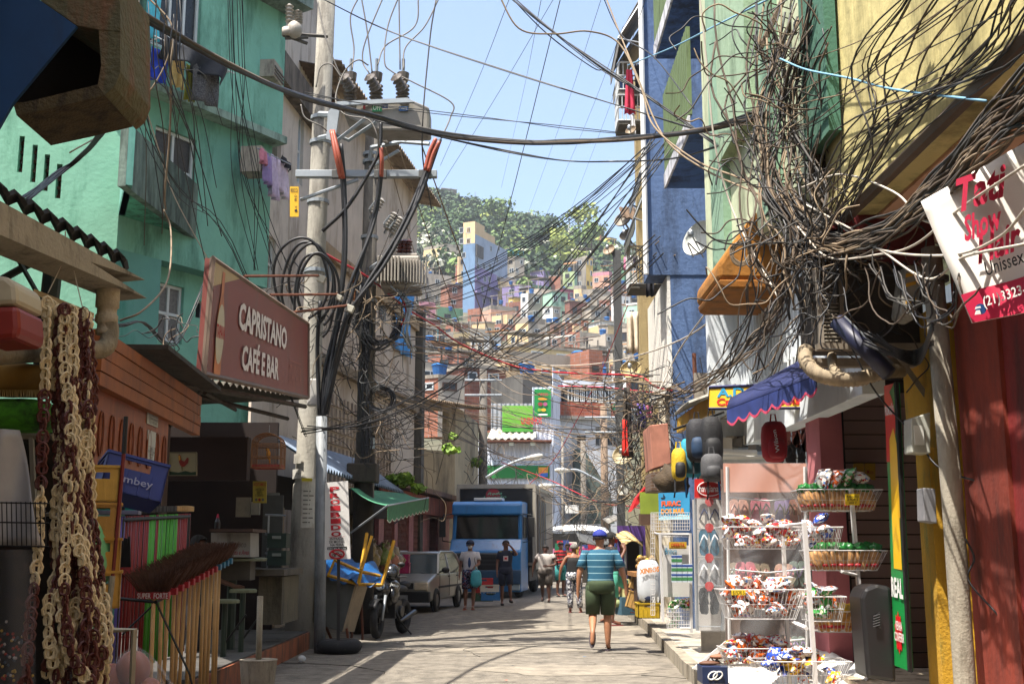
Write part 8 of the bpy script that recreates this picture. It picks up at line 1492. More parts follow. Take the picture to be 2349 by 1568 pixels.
mt_([F+fd*.58+sd_*-.12+V((0,0,.45)),F+fd*.7+sd_*-.17+V((0,0,.25)),F+fd*1.4+sd_*-.2+V((0,0,.38))],[.025,.03,.05],mat('#2c2b2a',.35,.2,metal=.6),'exhaust',8,smooth=True)
b=MB(); b.tube([hd,F+fd*.6+V((0,0,.65)),F+fd*.95+V((0,0,.5)),Rr+V((0,0,wR))],.03,5); b.tube([F+fd*1.0+V((0,0,.7)),Rr+V((0,0,wR+.03))],.025,6); b.tube([F+fd*.9+V((0,0,.35)),F+fd*.95+sd_*-.3+V((0,0,.02))],.015,4); b.build('chassis',BLACKC,mo)
hm_=thing('motorcycle_helmet','black helmet hung on the motorcycle handlebar','helmet',hd+V((.1,0,.05))); b=MB(); b.ell(hd+V((.12,.05,.1)),(.14,.16,.15),14,9); b.build('shell',mat('#17181a',.2,.2,4,spec=.8),hm_,smooth=True); b=MB(); b.ell(hd+V((.1,-.04,.09)),(.12,.1,.07),12,6); b.build('visor',mat('#2a2c30',.08,.1,3,spec=.9),hm_,smooth=True)
# car
def car():
    f0=V((G(1000,1402).x,28.6,0)); r0=V((G(1050,1391).x,30.9,0)); dd=(r0-f0).normalized(); lf=V((-dd.y,dd.x,0)) # lf = to the left in the picture
    if lf.x>0: lf=-lf
    t=thing('parked_car','small silver hatchback parked facing the camera in front of the blue truck','car',f0+lf*.75); SV_=mat('#a3a099',.28,.08,3,metal=.55,spec=.6)
    o=f0-dd*.68 # nose, at right side plane
    def Q(x,y,z): return o+dd*y+lf*x+V((0,0,z))
    Wd=1.5
    prof=[(0,.28),(0,.62),(.05,.76),(.85,.92),(1.35,1.38),(1.6,1.44),(2.9,1.43),(3.25,1.35),(3.6,.92),(3.64,.3)]
    lower=[(0,.26),(0,.62),(.05,.74),(.82,.9),(3.62,.92),(3.66,.5),(3.64,.28)]
    b=MB()
    def hull(pr,ins):
        n=len(pr); A=[Q(ins,y,z) for y,z in pr]; B=[Q(Wd-ins,y,z) for y,z in pr]; b.add(A+B,[list(range(n))[::-1],list(range(n,2*n))]+[(i,(i+1)%n,n+(i+1)%n,n+i) for i in range(n)])
    hull(lower,0); b.build('body',SV_,t,bevel=.05)
    b=MB(); n_=[(.85,.89,0),(1.38,1.37,.13),(1.62,1.43,.14),(2.9,1.42,.14),(3.25,1.35,.13),(3.58,.9,0)]
    # roof + pillars
    A=[Q(i,y,z) for y,z,i in n_]; B=[Q(Wd-i,y,z) for y,z,i in n_]; b.add([A[1],A[2],A[3],A[4],B[4],B[3],B[2],B[1]],[(0,1,6,7),(1,2,5,6),(2,3,4,5)]); 
    rf_=b.build('roof',SV_,t,smooth=False,thick=.03)
    b=MB(); 
    for S in(A,B): 
        b.tube([S[0],S[1]],.03,5); b.tube([S[1],S[2],S[3],S[4]],.025,5); b.tube([S[4],S[5]],.04,5)
        m0=S[0].lerp(S[5],.42); m1=S[1].lerp(S[4],.38); b.tube([m0,m1],.03,5); 
    b.tube([A[1],B[1]],.025,5); b.build('pillars',SV_,t)
    b=MB(); e=.01
    b.add([A[0],B[0],B[1],A[1]],[(0,1,2,3)]); b.build('windscreen',mat('#34434b',.05,.2,1,spec=1),t)
    for S,s in((A,'r'),(B,'l')): b=MB(); b.add([S[0],S[5],S[4],S[3],S[2],S[1]],[(0,1,2,3,4,5)]); b.build('side_window',mat('#20282c',.05,.2,1,spec=1),t)
    b=MB(); b.add([A[5],B[5],B[4],A[4]],[(0,1,2,3)]); b.build('rear_window',GLASS,t)
    BL_=mat('#1b1b1c',.6,.2,5)
    b=MB(); b.hexa([Q(-.02,-.06,.25),Q(Wd+.02,-.06,.25),Q(Wd+.02,.1,.25),Q(-.02,.1,.25),Q(-.02,-.05,.5),Q(Wd+.02,-.05,.5),Q(Wd+.02,.1,.5),Q(-.02,.1,.5)]); b.build('front_bumper',BL_,t,bevel=.02); b=MB(); b.hexa([Q(.38,-.01,.56),Q(Wd-.38,-.01,.56),Q(Wd-.38,.1,.56),Q(.38,.1,.56),Q(.38,-.005,.7),Q(Wd-.38,-.005,.7),Q(Wd-.38,.1,.7),Q(.38,.1,.7)]); b.build('grille',BL_,t)
    for x0 in(.03,Wd-.36): b=MB(); b.hexa([Q(x0,-.02,.53),Q(x0+.33,-.02,.53),Q(x0+.33,.1,.53),Q(x0,.1,.53),Q(x0,-.005,.71),Q(x0+.33,-.005,.71),Q(x0+.33,.1,.71),Q(x0,.1,.71)]); b.build('headlight',mat('#c9b9a0',.1,.2,9,spec=1),t,bevel=.02)
    b=MB(); b.hexa([Q(.5,-.07,.3),Q(1,-.07,.3),Q(1,-.06,.3),Q(.5,-.06,.3),Q(.5,-.065,.42),Q(1,-.065,.42),Q(1,-.055,.42),Q(.5,-.055,.42)]); b.build('number_plate',mat('#8c8d8e'),t)
    for y in(.68,3.03):
        for x in(.02,Wd-.02): 
            b=MB(); c=Q(x,y,.28); torus(b,c,.21,.085,lf,24,8,.9); w=b.build('wheel',TYR,t,smooth=True); b=MB(); b.lathe([(.16,-.05),(.165,.05),(.05,.07)],c,-lf if x<.5 else lf,14); b.build('rim',mat('#77777a',.35,.2,8,metal=.6),w)
            b=MB(); b.lathe([(.32,-.02),(.32,.012)],c+V((0,0,.02)),-lf if x<.5 else lf,18); b.build('wheel_arch',BLACKC,t)
    b=MB(); c=Q(-.12,1.15,.98); b.ell(c,(.1,.07,.075),10,6); b.tube([c,Q(.03,1.1,.93)],.02,4); b.build('wing_mirror',BL_,t,smooth=True); b=MB(); c=Q(Wd+.12,1.15,.98); b.ell(c,(.1,.07,.075),10,6); b.tube([c,Q(Wd-.03,1.1,.93)],.02,4); b.build('wing_mirror',BL_,t,smooth=True)
    b=MB(); b.hexa([Q(-.012,.95,.55),Q(0.0,.95,.55),Q(0.0,3.55,.55),Q(-.012,3.55,.55),Q(-.012,.95,.6),Q(0,.95,.6),Q(0,3.55,.6),Q(-.012,3.55,.6)]); b.build('side_trim',BL_,t)
    for y in(1.05,2.05,2.95): b=MB(); b.tube([Q(-.004,y,.34),Q(-.004,y,.9)],.006,4); b.build('door_gap',BL_,t)
    for y in(1.9,2.8): b=MB(); b.tube([Q(-.02,y,.82),Q(-.02,y+.14,.82)],.015,5); b.build('door_handle',BL_,t)
    b=MB(); b.tube([A[0].lerp(B[0],.2)+V((0,-.02,.01)),A[1].lerp(B[0],.55)+V((0,-.04,-.12))],.008,4); b.build('wiper',BLACKC,t)
car()
# truck
def truck():
    Yf=36.2; xl,xr=XA(1029,Yf),XA(1196,Yf); th=-.125; c0=V(((xl+xr)/2,Yf,0)); rt=V((math.cos(th),math.sin(th),0)); bk=V((-math.sin(th),math.cos(th),0)); W2=(xr-xl)/2*1.0
    t=thing('box_truck','big box truck with bright blue cab and black box front, parked facing the camera','truck',c0)
    def Q(x,y,z): return c0+rt*x+bk*y+V((0,0,z))
    z=lambda v:P(0,v,Yf).z
    BLU=mat('#1c6aa5',.3,.12,3,spec=.7,stain='#1a4f7c',sa=.25); DB=mat('#123f66',.4,.15,3)
    def slab(pts,mt,nm,x0=-W2,x1=W2,bev=.04): # pts (y,z) profile extruded over x
        n=len(pts); b=MB(); b.add([Q(x0,y,zz) for y,zz in pts]+[Q(x1,y,zz) for y,zz in pts],[list(range(n))[::-1],list(range(n,2*n))]+[(i,(i+1)%n,n+(i+1)%n,n+i) for i in range(n)]); return b.build(nm,mt,t,bevel=bev)
    zb,zh,zw,zr_,zt=z(1330),z(1262),z(1236),z(1180),z(1148)
    slab([(.0,zb-.35),(-.04,zb),(-.02,zh-.02),(.05,zh),(.35,zw+.02),(.45,zw),(1.9,zw),(1.9,zb-.35)],BLU,'cab_front')
    slab([(.45,zw),(.6,zr_),(1.9,zr_),(1.9,zw)],DB,'cab_side_frame',-W2+.02,W2-.02,.01)
    slab([(.32,zr_),(.38,zt-.08),(.55,zt),(1.9,zt+.02),(1.9,zr_)],BLU,'roof_visor',-W2+.01,W2-.01,.06)
    b=MB(); b.add([Q(-W2+.1,.40,zw+.03),Q(W2-.1,.40,zw+.03),Q(W2-.12,.53,zr_-.02),Q(-W2+.12,.53,zr_-.02)],[(0,1,2,3)]); b.build('windscreen',mat('#12181c',.06,.3,2,spec=1),t,thick=.02)
    for s in(-1,1):
        b=MB(); b.tube([Q(s*(W2-.08),.38,zw),Q(s*(W2-.1),.52,zr_)],.06,6); b.build('pillar',BLU,t)
        b=MB(); b.add([Q(s*(W2+.005),.65,zw+.05),Q(s*(W2+.005),1.6,zw+.05),Q(s*(W2+.005),1.6,zr_-.05),Q(s*(W2+.005),.75,zr_-.05)],[(0,1,2,3)]); b.build('side_window',GLASS,t,thick=.01)
        b=MB(); b.cbox(Q(s*(W2+.28),.35,(zw+zr_)/2),(.2,.12,.6)); b.tube([Q(s*(W2+.28),.4,zr_),Q(s*(W2-.05),.6,zr_+.05)],.02,4); b.tube([Q(s*(W2+.28),.4,zw-.05),Q(s*(W2-.05),.6,zw-.1)],.02,4); b.tube([Q(s*(W2+.28),.4,zw-.05),Q(s*(W2+.28),.4,zr_)],.015,4); b.build('mirror',BLACKC,t,bevel=.02)
        b=MB(); b.hexa([Q(s*W2*.97,-.05,zb-.3),Q(s*W2*.66,-.07,zb-.3),Q(s*W2*.66,.05,zb-.3),Q(s*W2*.97,.05,zb-.3),Q(s*W2*.97,-.05,zb-.08),Q(s*W2*.66,-.07,zb-.08),Q(s*W2*.66,.05,zb-.08),Q(s*W2*.97,.05,zb-.08)]); b.build('headlight',mat('#8fa0a8',.1,.1,spec=1),t,bevel=.02)
        for y in(.9,5.2):
            b=MB(); c=Q(s*(W2-.18),y,.5); torus(b,c,.36,.15,rt,26,8,1); w=b.build('wheel',TYR,t,smooth=True); b=MB(); b.lathe([(.27,-.06),(.27,.08),(.1,.12)],c,rt*s,14); b.build('rim',mat('#5c5a58',.5,.2),w)
    slab([(-.09,zh-.62),(-.09,zh-.1),(-.03,zh-.06),(-.03,zh-.66)],mat('#151618',.5,.2,4),'grille',-W2*.82,W2*.55,.03)
    b=MB(); [b.hexa([Q(x,-.1,zz),Q(x2,-.1,zz),Q(x2,-.09,zz),Q(x,-.09,zz),Q(x,-.1,zz+.05),Q(x2,-.1,zz+.05),Q(x2,-.09,zz+.05),Q(x,-.09,zz+.05)]) for zz,x,x2 in[(zh-.2,-W2*.75,W2*.5),(zh-.32,-W2*.72,W2*.45),(zh-.44,-W2*.68,W2*.4)]]; b.build('grille_bars',mat('#2c2e31',.4),t)
    text('ATRON',[Q(.35,-.11,zh-.24),Q(.85,-.11,zh-.24),Q(.85,-.11,zh-.15),Q(.35,-.11,zh-.15)],WHITE,t,shear=.3,off=.01)
    slab([(-.1,.42),(-.1,.85),(.1,.85),(.1,.42)],mat('#1c3f5e',.5,.2,4),'bumper',-W2,W2,.03)
    slab([(.6,zt+.03),(.6,zt+.12),(1.2,zt+.12),(1.2,zt+.03)],WHITE,'roof_hatch',-.45,.45,.02)
    # box
    z0,z1=.95,z(1112)+.12; X0,X1=-W2-.12,W2+.22; y0,y1=2.1,8.4
    def bx(x0,x1,ya,yb,za,zb_,mt,nm,bev=0): b=MB(); b.hexa([Q(x0,ya,za),Q(x1,ya,za),Q(x1,yb,za),Q(x0,yb,za),Q(x0,ya,zb_),Q(x1,ya,zb_),Q(x1,yb,zb_),Q(x0,yb,zb_)]); return b.build(nm,mt,t,bevel=bev)
    SD=mat('#8c8275',.55,.2,2,stain='#5b5246',sa=.4,metal=.2); bx(X0,X1,y0,y1,z0,z1,SD,'cargo_box'); bx(X0+.1,X1-.1,y0-.02,y0,z0+.1,z1-.14,mat('#121416',.5,.25,2),'black_box_front')
    ALU=mat('#a09a8c',.5,.15,4,metal=.3)
    bx(X0-.01,X1+.01,y0-.05,y0+.03,z1-.12,z1+.02,ALU,'top_rail'); bx(X1-.08,X1+.02,y0-.05,y0+.05,z0,z1-.12,ALU,'corner_rail'); bx(X0-.02,X0+.08,y0-.05,y0+.05,z0,z1-.12,ALU,'corner_rail'); bx(X1,X1+.03,y0+.06,y1,z0-.12,z0+.08,ALU,'side_rail'); bx(X1,X1+.025,y0+.06,y1,z1-.14,z1-.02,ALU,'side_rail')
    for k,ya in enumerate((2.7,3.5,4.1,4.9)): bx(X1+.001,X1+.03,ya,ya+(.5 if k%2==0 else .35),z0+.12,z1-.3,mat('#4b4036',.6,.2,3) if k%2==0 else SD,'side_door'); bx(X1+.03,X1+.06,ya+.2,ya+.24,z0+.3,z1-.5,METAL,'lock_bar')
    c=Q(-.05,y0-.03,z(1129)); b=MB(); b.lathe([(.24,0),(.24,.005)],c,-bk,24); b.build('red_emblem',mat('#8c1f2a',.5,.2,6),t); text('Rede\nLocação',[Q(-.38,y0-.05,z(1139)),Q(.4,y0-.05,z(1137)),Q(.4,y0-.05,z(1120)),Q(-.38,y0-.05,z(1122))],mat('#6fa587'),t,shear=.3,off=.01)
    bx(-W2*.6,W2*.6,1.5,8.2,.55,.9,BLACKC,'chassis'); bx(W2*.5,W2,2.3,4.6,.45,.9,mat('#2c2a28',.6,.3),'side_guard'); bx(W2*.3,W2+.05,6.1,6.2,.2,.9,BLACKC,'mud_flap')
truck()
# crates by the truck
for i,(u,v,c,lb) in enumerate([(1108,1335,'#a81c22','red crate on top of the stack behind the masked walker'),(1108,1352,'#8f161c','second red crate in the stack behind the masked walker'),(1108,1368,'#15402f','dark green crate at the bottom of the red stack'),(1124,1366,'#1c5f96','blue crate on the ground beside the red stack'),(1122,1350,'#b8b4a8','white tray full of scraps on the blue crate')]): crate('plastic_crate',lb,P(u,v,31),(.5,.35,.22),Matrix.Rotation(.1,3,'Z'),c)
for i,(u,v,lb) in enumerate([(921,1283,'upper magenta crate on the vegetable stall'),(922,1302,'lower magenta crate on the vegetable stall')]): crate('magenta_crate',lb,P(u,v,24.5),(.32,.35,.22),E3,'#a81c5a')
# greengrocer stall under the green awning
gs=thing('greengrocer_shop','dark greengrocer shop front with corrugated roof behind the motorcycle','shop',P(830,1400,20)); b=MB(); b.box((-6.5,20.6,0),(-2.95,20.7,0.01)) if 0 else None
corr([P(745,1062,18.9)+V((-1,.5,.5)),P(925,1118,27)+V((-1,0,.6))],[P(745,1078,18.9),P(926,1130,27)],0,.015,.2,mat('#6c7a8c',.6,.2,3,stain='#4a505c',sa=.3),gs,'corrugated_roof',.04)
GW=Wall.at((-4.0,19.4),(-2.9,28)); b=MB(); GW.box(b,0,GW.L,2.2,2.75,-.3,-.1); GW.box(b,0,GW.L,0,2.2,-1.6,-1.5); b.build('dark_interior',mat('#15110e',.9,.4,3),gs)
for s in(.4,3.6,5.5): b=MB(); GW.box(b,s,s+.3,0,2.2,-.3,0); b.build('pillar',stucco('#8c7c68','#4b4036',.5,4),gs)
ga=thing('green_awning','green canvas awning with scalloped valance over the vegetable stall','awning',P(935,1160,23)); T0,T1=P(804,1118,20.5),P(930,1131,27.2); F0,F1=P(889,1159,20.3),P(983,1141,26.4)
b=MB(); b.grid(lambda x,y:bil([F0,F1,T1,T0],x,y)+V((0,0,-.06*math.sin(PI*y)*(1+.3*math.sin(x*12)))),14,6); b.build('canvas',mat('#3f8060',.8,.15,3,stain='#2c5a46',sa=.3),ga,smooth=True,thick=.01)
b=MB(); b.grid(lambda x,y:F0.lerp(F1,x)+V((0,0,-(.24+.05*abs(math.sin(x*PI*11)))*y)),88,2); b.mi=1; b.grid(lambda x,y:F0.lerp(F1,x)+V((0,0,-(.24+.05*abs(math.sin(x*PI*11)))-.02*y)),88,1); b.build('valance',[mat('#33704c',.8,.25,9),mat('#b5b8a8')],ga,thick=.006)
b=MB(); b.tube([P(800,1225,20.5),F0],.02,5); b.tube([P(905,1200,26.5),F1],.02,5); b.tube([F0,F1],.02,5); b.build('arms',METAL,ga)
vs=thing('vegetable_stall','low stall table carrying bags of vegetables behind the motorcycle','stall',P(900,1400,22.5)); b=MB(); a=P(812,1300,22); c=P(918,1300,24.5); b.prism([a,c,c+V((-.9,.3,0)),a+V((-.9,.3,0))],(0,0,-.08)); b.prism([a+V((0,0,-.08)),c+V((0,0,-.08)),c+V((-.1,0,-.08)),a+V((-.1,0,-.08))],(0,0,-.55)); b.build('table_block',mat('#3a2f26',.8,.3,4),vs)
VG=['#8f7a4a','#a08a72','#7a8a4a','#b0705a','#9a8f80','#c4a89a','#6b5a3c']
for k in range(34):
    f=random.random(); c=P(815+102*f,1296-random.random()*42*(1-.3*f),22+2.4*f+random.uniform(-.2,.4)); b=MB(); R1=random.uniform(.11,.17); b.ell(c,(R1,R1,R1*1.05),10,7,fn=lambda p:1+.12*math.sin(p.x*7+k)*math.sin(p.z*6)); b.lathe([(R1*.25,0),(R1*.12,.05),(R1*.35,.1)],c+V((0,0,R1*.95)),n=6); b.build('vegetable_bag',mat(VG[k%7],.3,.35,22),smooth=True,label='knotted clear bag of vegetables piled on the stall behind the motorcycle',cat='bag',group='bags of vegetables on the stall')
# planter greenery
def bush(u,v,Y,r,n,lb,c=(0,1,2),ls=.07):
    t=thing('bush',lb,'plant',P(u,v+10,Y)); b=MB(); crown(b,P(u,v,Y),m(r,Y),m(r*.8,Y),n,ls,1); b.build('foliage',[mat('#4f6a1f',.8,.3,3),mat('#6f8f2a',.7,.3,3),mat('#8aa63a',.7,.3,3)],t); b=MB(); b.tube([P(u,v+r,Y),P(u,v,Y)],.03,5); b.build('stem',DWOOD,t)
bush(1030,1030,44,16,260,'bright yellow-green plant on the veranda parapet',ls=.1); bush(1042,1000,44,9,160,'climbing plant on the veranda pillar',ls=.1); bush(912,1100,27,26,420,'dark green plants growing above the pink shop row',ls=.08); bush(1093,1060,50,12,200,'creeper beside the white corrugated store',ls=.12); bush(960,1120,30,14,150,'scrub above the fascia of the pink shops',ls=.08)
# litter
random.seed(6)
for k in range(60):
    u=random.uniform(640,1500); v=random.uniform(1400,1565); g=G(u,v,.012); b=MB(); s=random.uniform(.01,.045); b.add([g+V((random.uniform(-s,s),random.uniform(-s,s),random.uniform(0,.01))) for _ in range(4)],[(0,1,2,3)]); b.build('litter_scrap',mat(random.choice(['#c9c5ba','#b8b09c','#8a8270','#a8402a','#4a6a8a']),.8),label='small scrap of litter lying on the road',cat='litter',group='litter scraps on the road')
b=MB(); c=G(692,1510,.05); b.ell(c,(.06,.05,.05),10,7); b.build('crushed_cup',mat('#c4c4c0',.3,.1,alpha=.7),smooth=True,label='crushed clear plastic cup at the foot of the terrace kerb',cat='cup')
# ================= people =================
random.seed(77)
def skinmesh(name,verts,edges,rad,mt,par,root=0,sub=1,mats=None):
    me=bpy.data.meshes.new('s'); o0=wl(par); me.from_pydata([V(v)-o0 for v in verts],edges,[]); o=bpy.data.objects.new('s',me); TS.collection.objects.link(o)
    sk_=o.modifiers.new('s','SKIN'); sl_=me.skin_vertices[0].data
    for i,r in enumerate(rad): sl_[i].radius=(r,r) if not isinstance(r,tuple) else r; sl_[i].use_root=(i==root)
    sk_.use_smooth_shade=True
    if sub: s_=o.modifiers.new('u','SUBSURF'); s_.levels=sub; s_.render_levels=sub
    TS.view_layers[0].update(); dg=TS.view_layers[0].depsgraph; m2=bpy.data.meshes.new_from_object(o.evaluated_get(dg)); bpy.data.objects.remove(o); bpy.data.meshes.remove(me)
    m2.materials.clear(); m2.materials.append(mt); r=bpy.data.objects.new(name,m2); col.objects.link(r); r.parent=par; WL[r.name]=o0; m2.name=name; return r
BASE=dict(pel=(0,0,.96),wai=(0,0,1.1),che=(0,.01,1.28),uch=(0,0,1.4),nek=(0,.01,1.5),hdb=(0,.03,1.56),hdm=(0,.03,1.635),hdt=(0,.015,1.7),
 shL=(-.175,0,1.41),elL=(-.235,-.02,1.13),wrL=(-.25,.06,.9),haL=(-.25,.08,.83),shR=(.175,0,1.41),elR=(.235,-.02,1.13),wrR=(.25,.06,.9),haR=(.25,.08,.83),
 hiL=(-.095,0,.92),knL=(-.105,.02,.5),anL=(-.105,-.02,.09),toL=(-.12,.15,.03),hiR=(.095,0,.92),knR=(.105,.02,.5),anR=(.105,-.02,.09),toR=(.12,.15,.03))
def person(label,pos,H,face,skin,pose={},top=None,topc='#fff',sleeve=.55,bot='shorts',botc='#333',hair='#1a1310',hairlen=0,cap=None,mask=None,shoe='#2a2020',fat=1.,z0=0,botm=None,topm=None,tank=False,flip=True,longtop=0):
    s=H/1.75; a=face; f=V((math.sin(a),math.cos(a),0)); r=V((math.cos(a),-math.sin(a),0)); o=V((pos[0],pos[1],z0)); t=thing('person',label,'person',o)
    J=dict(BASE); J.update(pose); K={k:o+(r*v[0]*(fat if k[:2] in('sh','el','wr','ha','hi') else 1)+f*v[1]+V((0,0,v[2])))*s for k,v in J.items()}
    SK=mat(skin,.55,.08,9)
    vs=[];ed=[];ra=[];ix={}
    def av(k,p,rr,par=None):
        ix[k]=len(vs); vs.append(p); ra.append(tuple(q*s for q in rr) if isinstance(rr,tuple) else rr*s)
        if par is not None: ed.append((ix[par],ix[k]))
    fw=fat
    av('pel',K['pel'],.115*fw); av('wai',K['wai'],.105*fw,'pel'); av('che',K['che'],.12*fw,'wai'); av('uch',K['uch'],.075,'che'); av('nek',K['nek'],.052,'uch'); av('hdb',K['hdb'],.066,'nek'); av('hdm',K['hdm'],.088,'hdb'); av('hdt',K['hdt'],.072,'hdm')
    for S in'LR':
        av('sh'+S,K['sh'+S],.05*fw,'uch'); av('el'+S,K['el'+S],.042*fw,'sh'+S); av('wr'+S,K['wr'+S],.026,'el'+S); av('ha'+S,K['ha'+S],.034,'wr'+S)
        d=(K['ha'+S]-K['wr'+S]).normalized(); sdv=d.cross(r).normalized(); 
        if sdv.length<.1: sdv=f
        for q in range(4):
            b0=K['ha'+S]+sdv*(.026*(q-1.5))*s*.8+d*.025*s; L_=(.055,.066,.06,.045)[q]*s; av('f%d%s'%(q,S),b0,.011,'ha'+S); av('g%d%s'%(q,S),b0+d*L_+f*.012*s,.0085,'f%d%s'%(q,S))
        av('t'+S,K['wr'+S].lerp(K['ha'+S],.6)+f*.035*s,.012,'wr'+S); av('u'+S,K['ha'+S]+f*.04*s+d*.02*s,.009,'t'+S)
        av('hi'+S,K['hi'+S],.09*fw,'pel'); av('kn'+S,K['kn'+S],.058*fw,'hi'+S); c=K['kn'+S].lerp(K['an'+S],.35); av('ca'+S,c+ -f*.012*s,.056*fw,'kn'+S); av('an'+S,K['an'+S],.036,'ca'+S); av('to'+S,K['to'+S],.034,'an'+S)
    body=skinmesh('body',vs,ed,ra,SK,t)
    # face
    hd=K['hdm']; up=(K['hdt']-K['hdb']).normalized(); hf=V(pose['look'][0:1]) if 0 else (r*pose.get('lk',(0,1))[0]+f*pose.get('lk',(0,1))[1]).normalized(); hr=up.cross(hf).normalized()*-1
    b=MB(); b.lathe([(.018*s,0),(.008*s,.028*s)],hd+hf*.082*s-up*.02*s,hf-up*.3,8); b.build('nose',SK,t,smooth=True)
    for q in(-1,1):
        b=MB(); b.ell(hd+hf*.08*s+hr*q*.033*s+up*.012*s,(.011*s,)*3,6,5); b.build('eye',mat('#20150f',.3),t,smooth=True); b=MB(); b.ell(hd+hr*q*.092*s-up*.008*s,(.014*s,.02*s,.032*s),8,6); b.build('ear',SK,t,smooth=True)
    b=MB(); b.ell(hd+hf*.083*s-up*.05*s,(.028*s,.012*s,.009*s),8,4); b.build('mouth',mat('#7a3f38',.5),t,smooth=True)
    M=Matrix((hr,hf,up)).transposed()
    def cap_(c,rr,nm,mt,lo=-.15,back=0):
        b=MB(); vs2=[];n=16;k=8
        b.grid(lambda x,y:c+M@V((rr[0]*math.cos(2*PI*x)*math.sin(PI*(lo_(x,y))),rr[1]*math.sin(2*PI*x)*math.sin(PI*(lo_(x,y))),rr[2]*math.cos(PI*(lo_(x,y))))),n,k); return b.build(nm,mt,t,smooth=True,thick=.006)
    if hair:
        lo_=lambda x,y:y*(.36 if math.sin(2*PI*x)>.35 else .56+.12*hairlen); cap_(hd+up*.008*s-hf*.006*s,(.1*s,.11*s,.108*s),'hair',mat(hair,.8,.35,40,bump=.5))
        if hairlen>1: b=MB(); b.ell(hd-hf*.09*s-up*.02*s,(.05*s,.045*s,.06*s),10,7); b.build('hair_bun',mat(hair,.8,.3,40),t,smooth=True)
    if cap:
        lo_=lambda x,y:y*.47; cap_(hd+up*.022*s,(.107*s,.118*s,.11*s),'cap',mat(cap,.8,.15,12)); 
        bd=hf; b=MB(); b.grid(lambda x,y:hd+up*(.035-.02*y)*s+bd*(.09+.085*y)*s+hr*(x-.5)*.16*s*(1-.35*y*abs(x-.5)*2),6,3); b.build('cap_brim',mat(cap,.8,.15,12),t,smooth=True,thick=.008)
    if mask: b=MB(); b.ell(hd+hf*.058*s-up*.045*s,(.062*s,.045*s,.05*s),12,8,M=M); b.build('face_mask',mat(mask,.8,.05),t,smooth=True)
    # clothes
    def loft(b,ps,rr,n=16):
        base=len(b.v)
        for p,(x_,y_) in zip(ps,rr):
            for q in range(n): an=2*PI*q/n; b.v.append(p+r*x_*s*math.cos(an)+f*y_*s*math.sin(an)+f*.004*math.sin(an*5+p.z*20))
        for q in range(len(ps)-1):
            for w_ in range(n): b.f.append([base+q*n+w_,base+q*n+(w_+1)%n,base+(q+1)*n+(w_+1)%n,base+(q+1)*n+w_]); b.m.append(0)
    if topc:
        b=MB(); Z=V((0,0,s)); sx=fw; dn_=K['pel']-Z*(.03+longtop); w1=K['wai']; sm=(K['shL']+K['shR'])/2
        loft(b,[dn_,K['pel']+Z*.05,w1,K['che'],K['uch']-Z*.01,sm+Z*.05,K['nek']-Z*.02],[(.185*sx,.145*sx),(.18*sx,.14*sx),(.17*sx,.135*sx),(.19*sx,.14*sx),(.198*sx,.125*sx),(.16,.1),(.065,.066)] if not tank else [(.18*sx,.145*sx),(.178*sx,.14*sx),(.168*sx,.133*sx),(.178*sx,.135*sx),(.14*sx,.12*sx),(.1,.1),(.09,.1)][:7])
        if tank: b.v=b.v[:16*5]; b.f=[q for q in b.f if max(q)<80]; b.m=b.m[:len(b.f)]
        else:
            for S in'LR':
                p0=K['sh'+S]; p1=K['sh'+S].lerp(K['el'+S],max(sleeve,.12)); b.tube([p0.lerp(sm,.5),p0+Z*.005,p0.lerp(p1,.55),p1],[.05*s,.06*s*fw,.062*s*fw,.066*s*fw],12,cap=False)
        b.build('top' if tank else 'shirt',topm or mat(topc,.85,.12,14,bump=.2),t,smooth=True,thick=.006)
        if tank:
            for q in(-1,1): b=MB(); b.tube([K['che']+r*q*.08*s+f*.12*s,K['uch']+r*q*.09*s+V((0,0,.055*s)),K['che']+r*q*.08*s-f*.12*s],.008*s,5); b.build('shoulder_strap',topm or mat(topc,.85),t)
    if bot:
        b=MB(); Z=V((0,0,s)); hm_0=(K['hiL']+K['hiR'])/2; loft(b,[K['pel']+Z*.06,K['pel'],hm_0-Z*.04,hm_0-Z*.09],[(.172*fw,.135*fw),(.186*fw,.145*fw),(.19*fw,.14*fw),(.17*fw,.11*fw)])
        for S in'LR':
            hi,kn,an=K['hi'+S],K['kn'+S],K['an'+S]; pp=[hi+Z*.03,hi.lerp(kn,.35),hi.lerp(kn,.93)]; rr=[.1*fw*s,.102*fw*s,.094*fw*s]
            if bot=='pants': pp=[hi+Z*.03,hi.lerp(kn,.4),kn,kn.lerp(an,.5),an+Z*.03]; rr=[.1*fw*s,.098*fw*s,.078*fw*s,.074*s,.07*s]
            b.tube(pp,rr,14,cap=False)
        b.build('shorts' if bot=='shorts' else 'trousers',botm or mat(botc,.85,.2,10,bump=.2),t,smooth=True,thick=.006)
    for S in'LR':
        an,to=K['an'+S],K['to'+S]; d=(to-an); L_=d.normalized(); upn=r.cross(L_).normalized(); 
        if upn.dot(V((0,0,1)))<0: upn=-upn
        base=an-V((0,0,.0)); d2=(to-(an-upn*.055*s)).normalized(); n2=r.cross(d2).normalized(); n2=n2 if n2.dot(upn)>0 else -n2
        c=an.lerp(to,.45)-n2*.045*s; b=MB(); b.prism([c+d2*.14*s*math.cos(q)+r*.05*s*math.sin(q)-n2*.012*s for q in[2*PI*k/14 for k in range(14)]],n2*(.02 if flip else .055)*s); b.build('sandal' if flip else 'shoe',mat(shoe,.7,.1),t,bevel=0 if flip else .01)
        if flip: b=MB(); p=to+n2*.02*s; b.tube([an+r*.04*s-n2*.03*s,p+d2*-.02*s+n2*.012*s,an-r*.04*s-n2*.03*s],.007*s,4); b.build('sandal_strap',mat(shoe,.6),t)
    return t,K,(f,r,s)
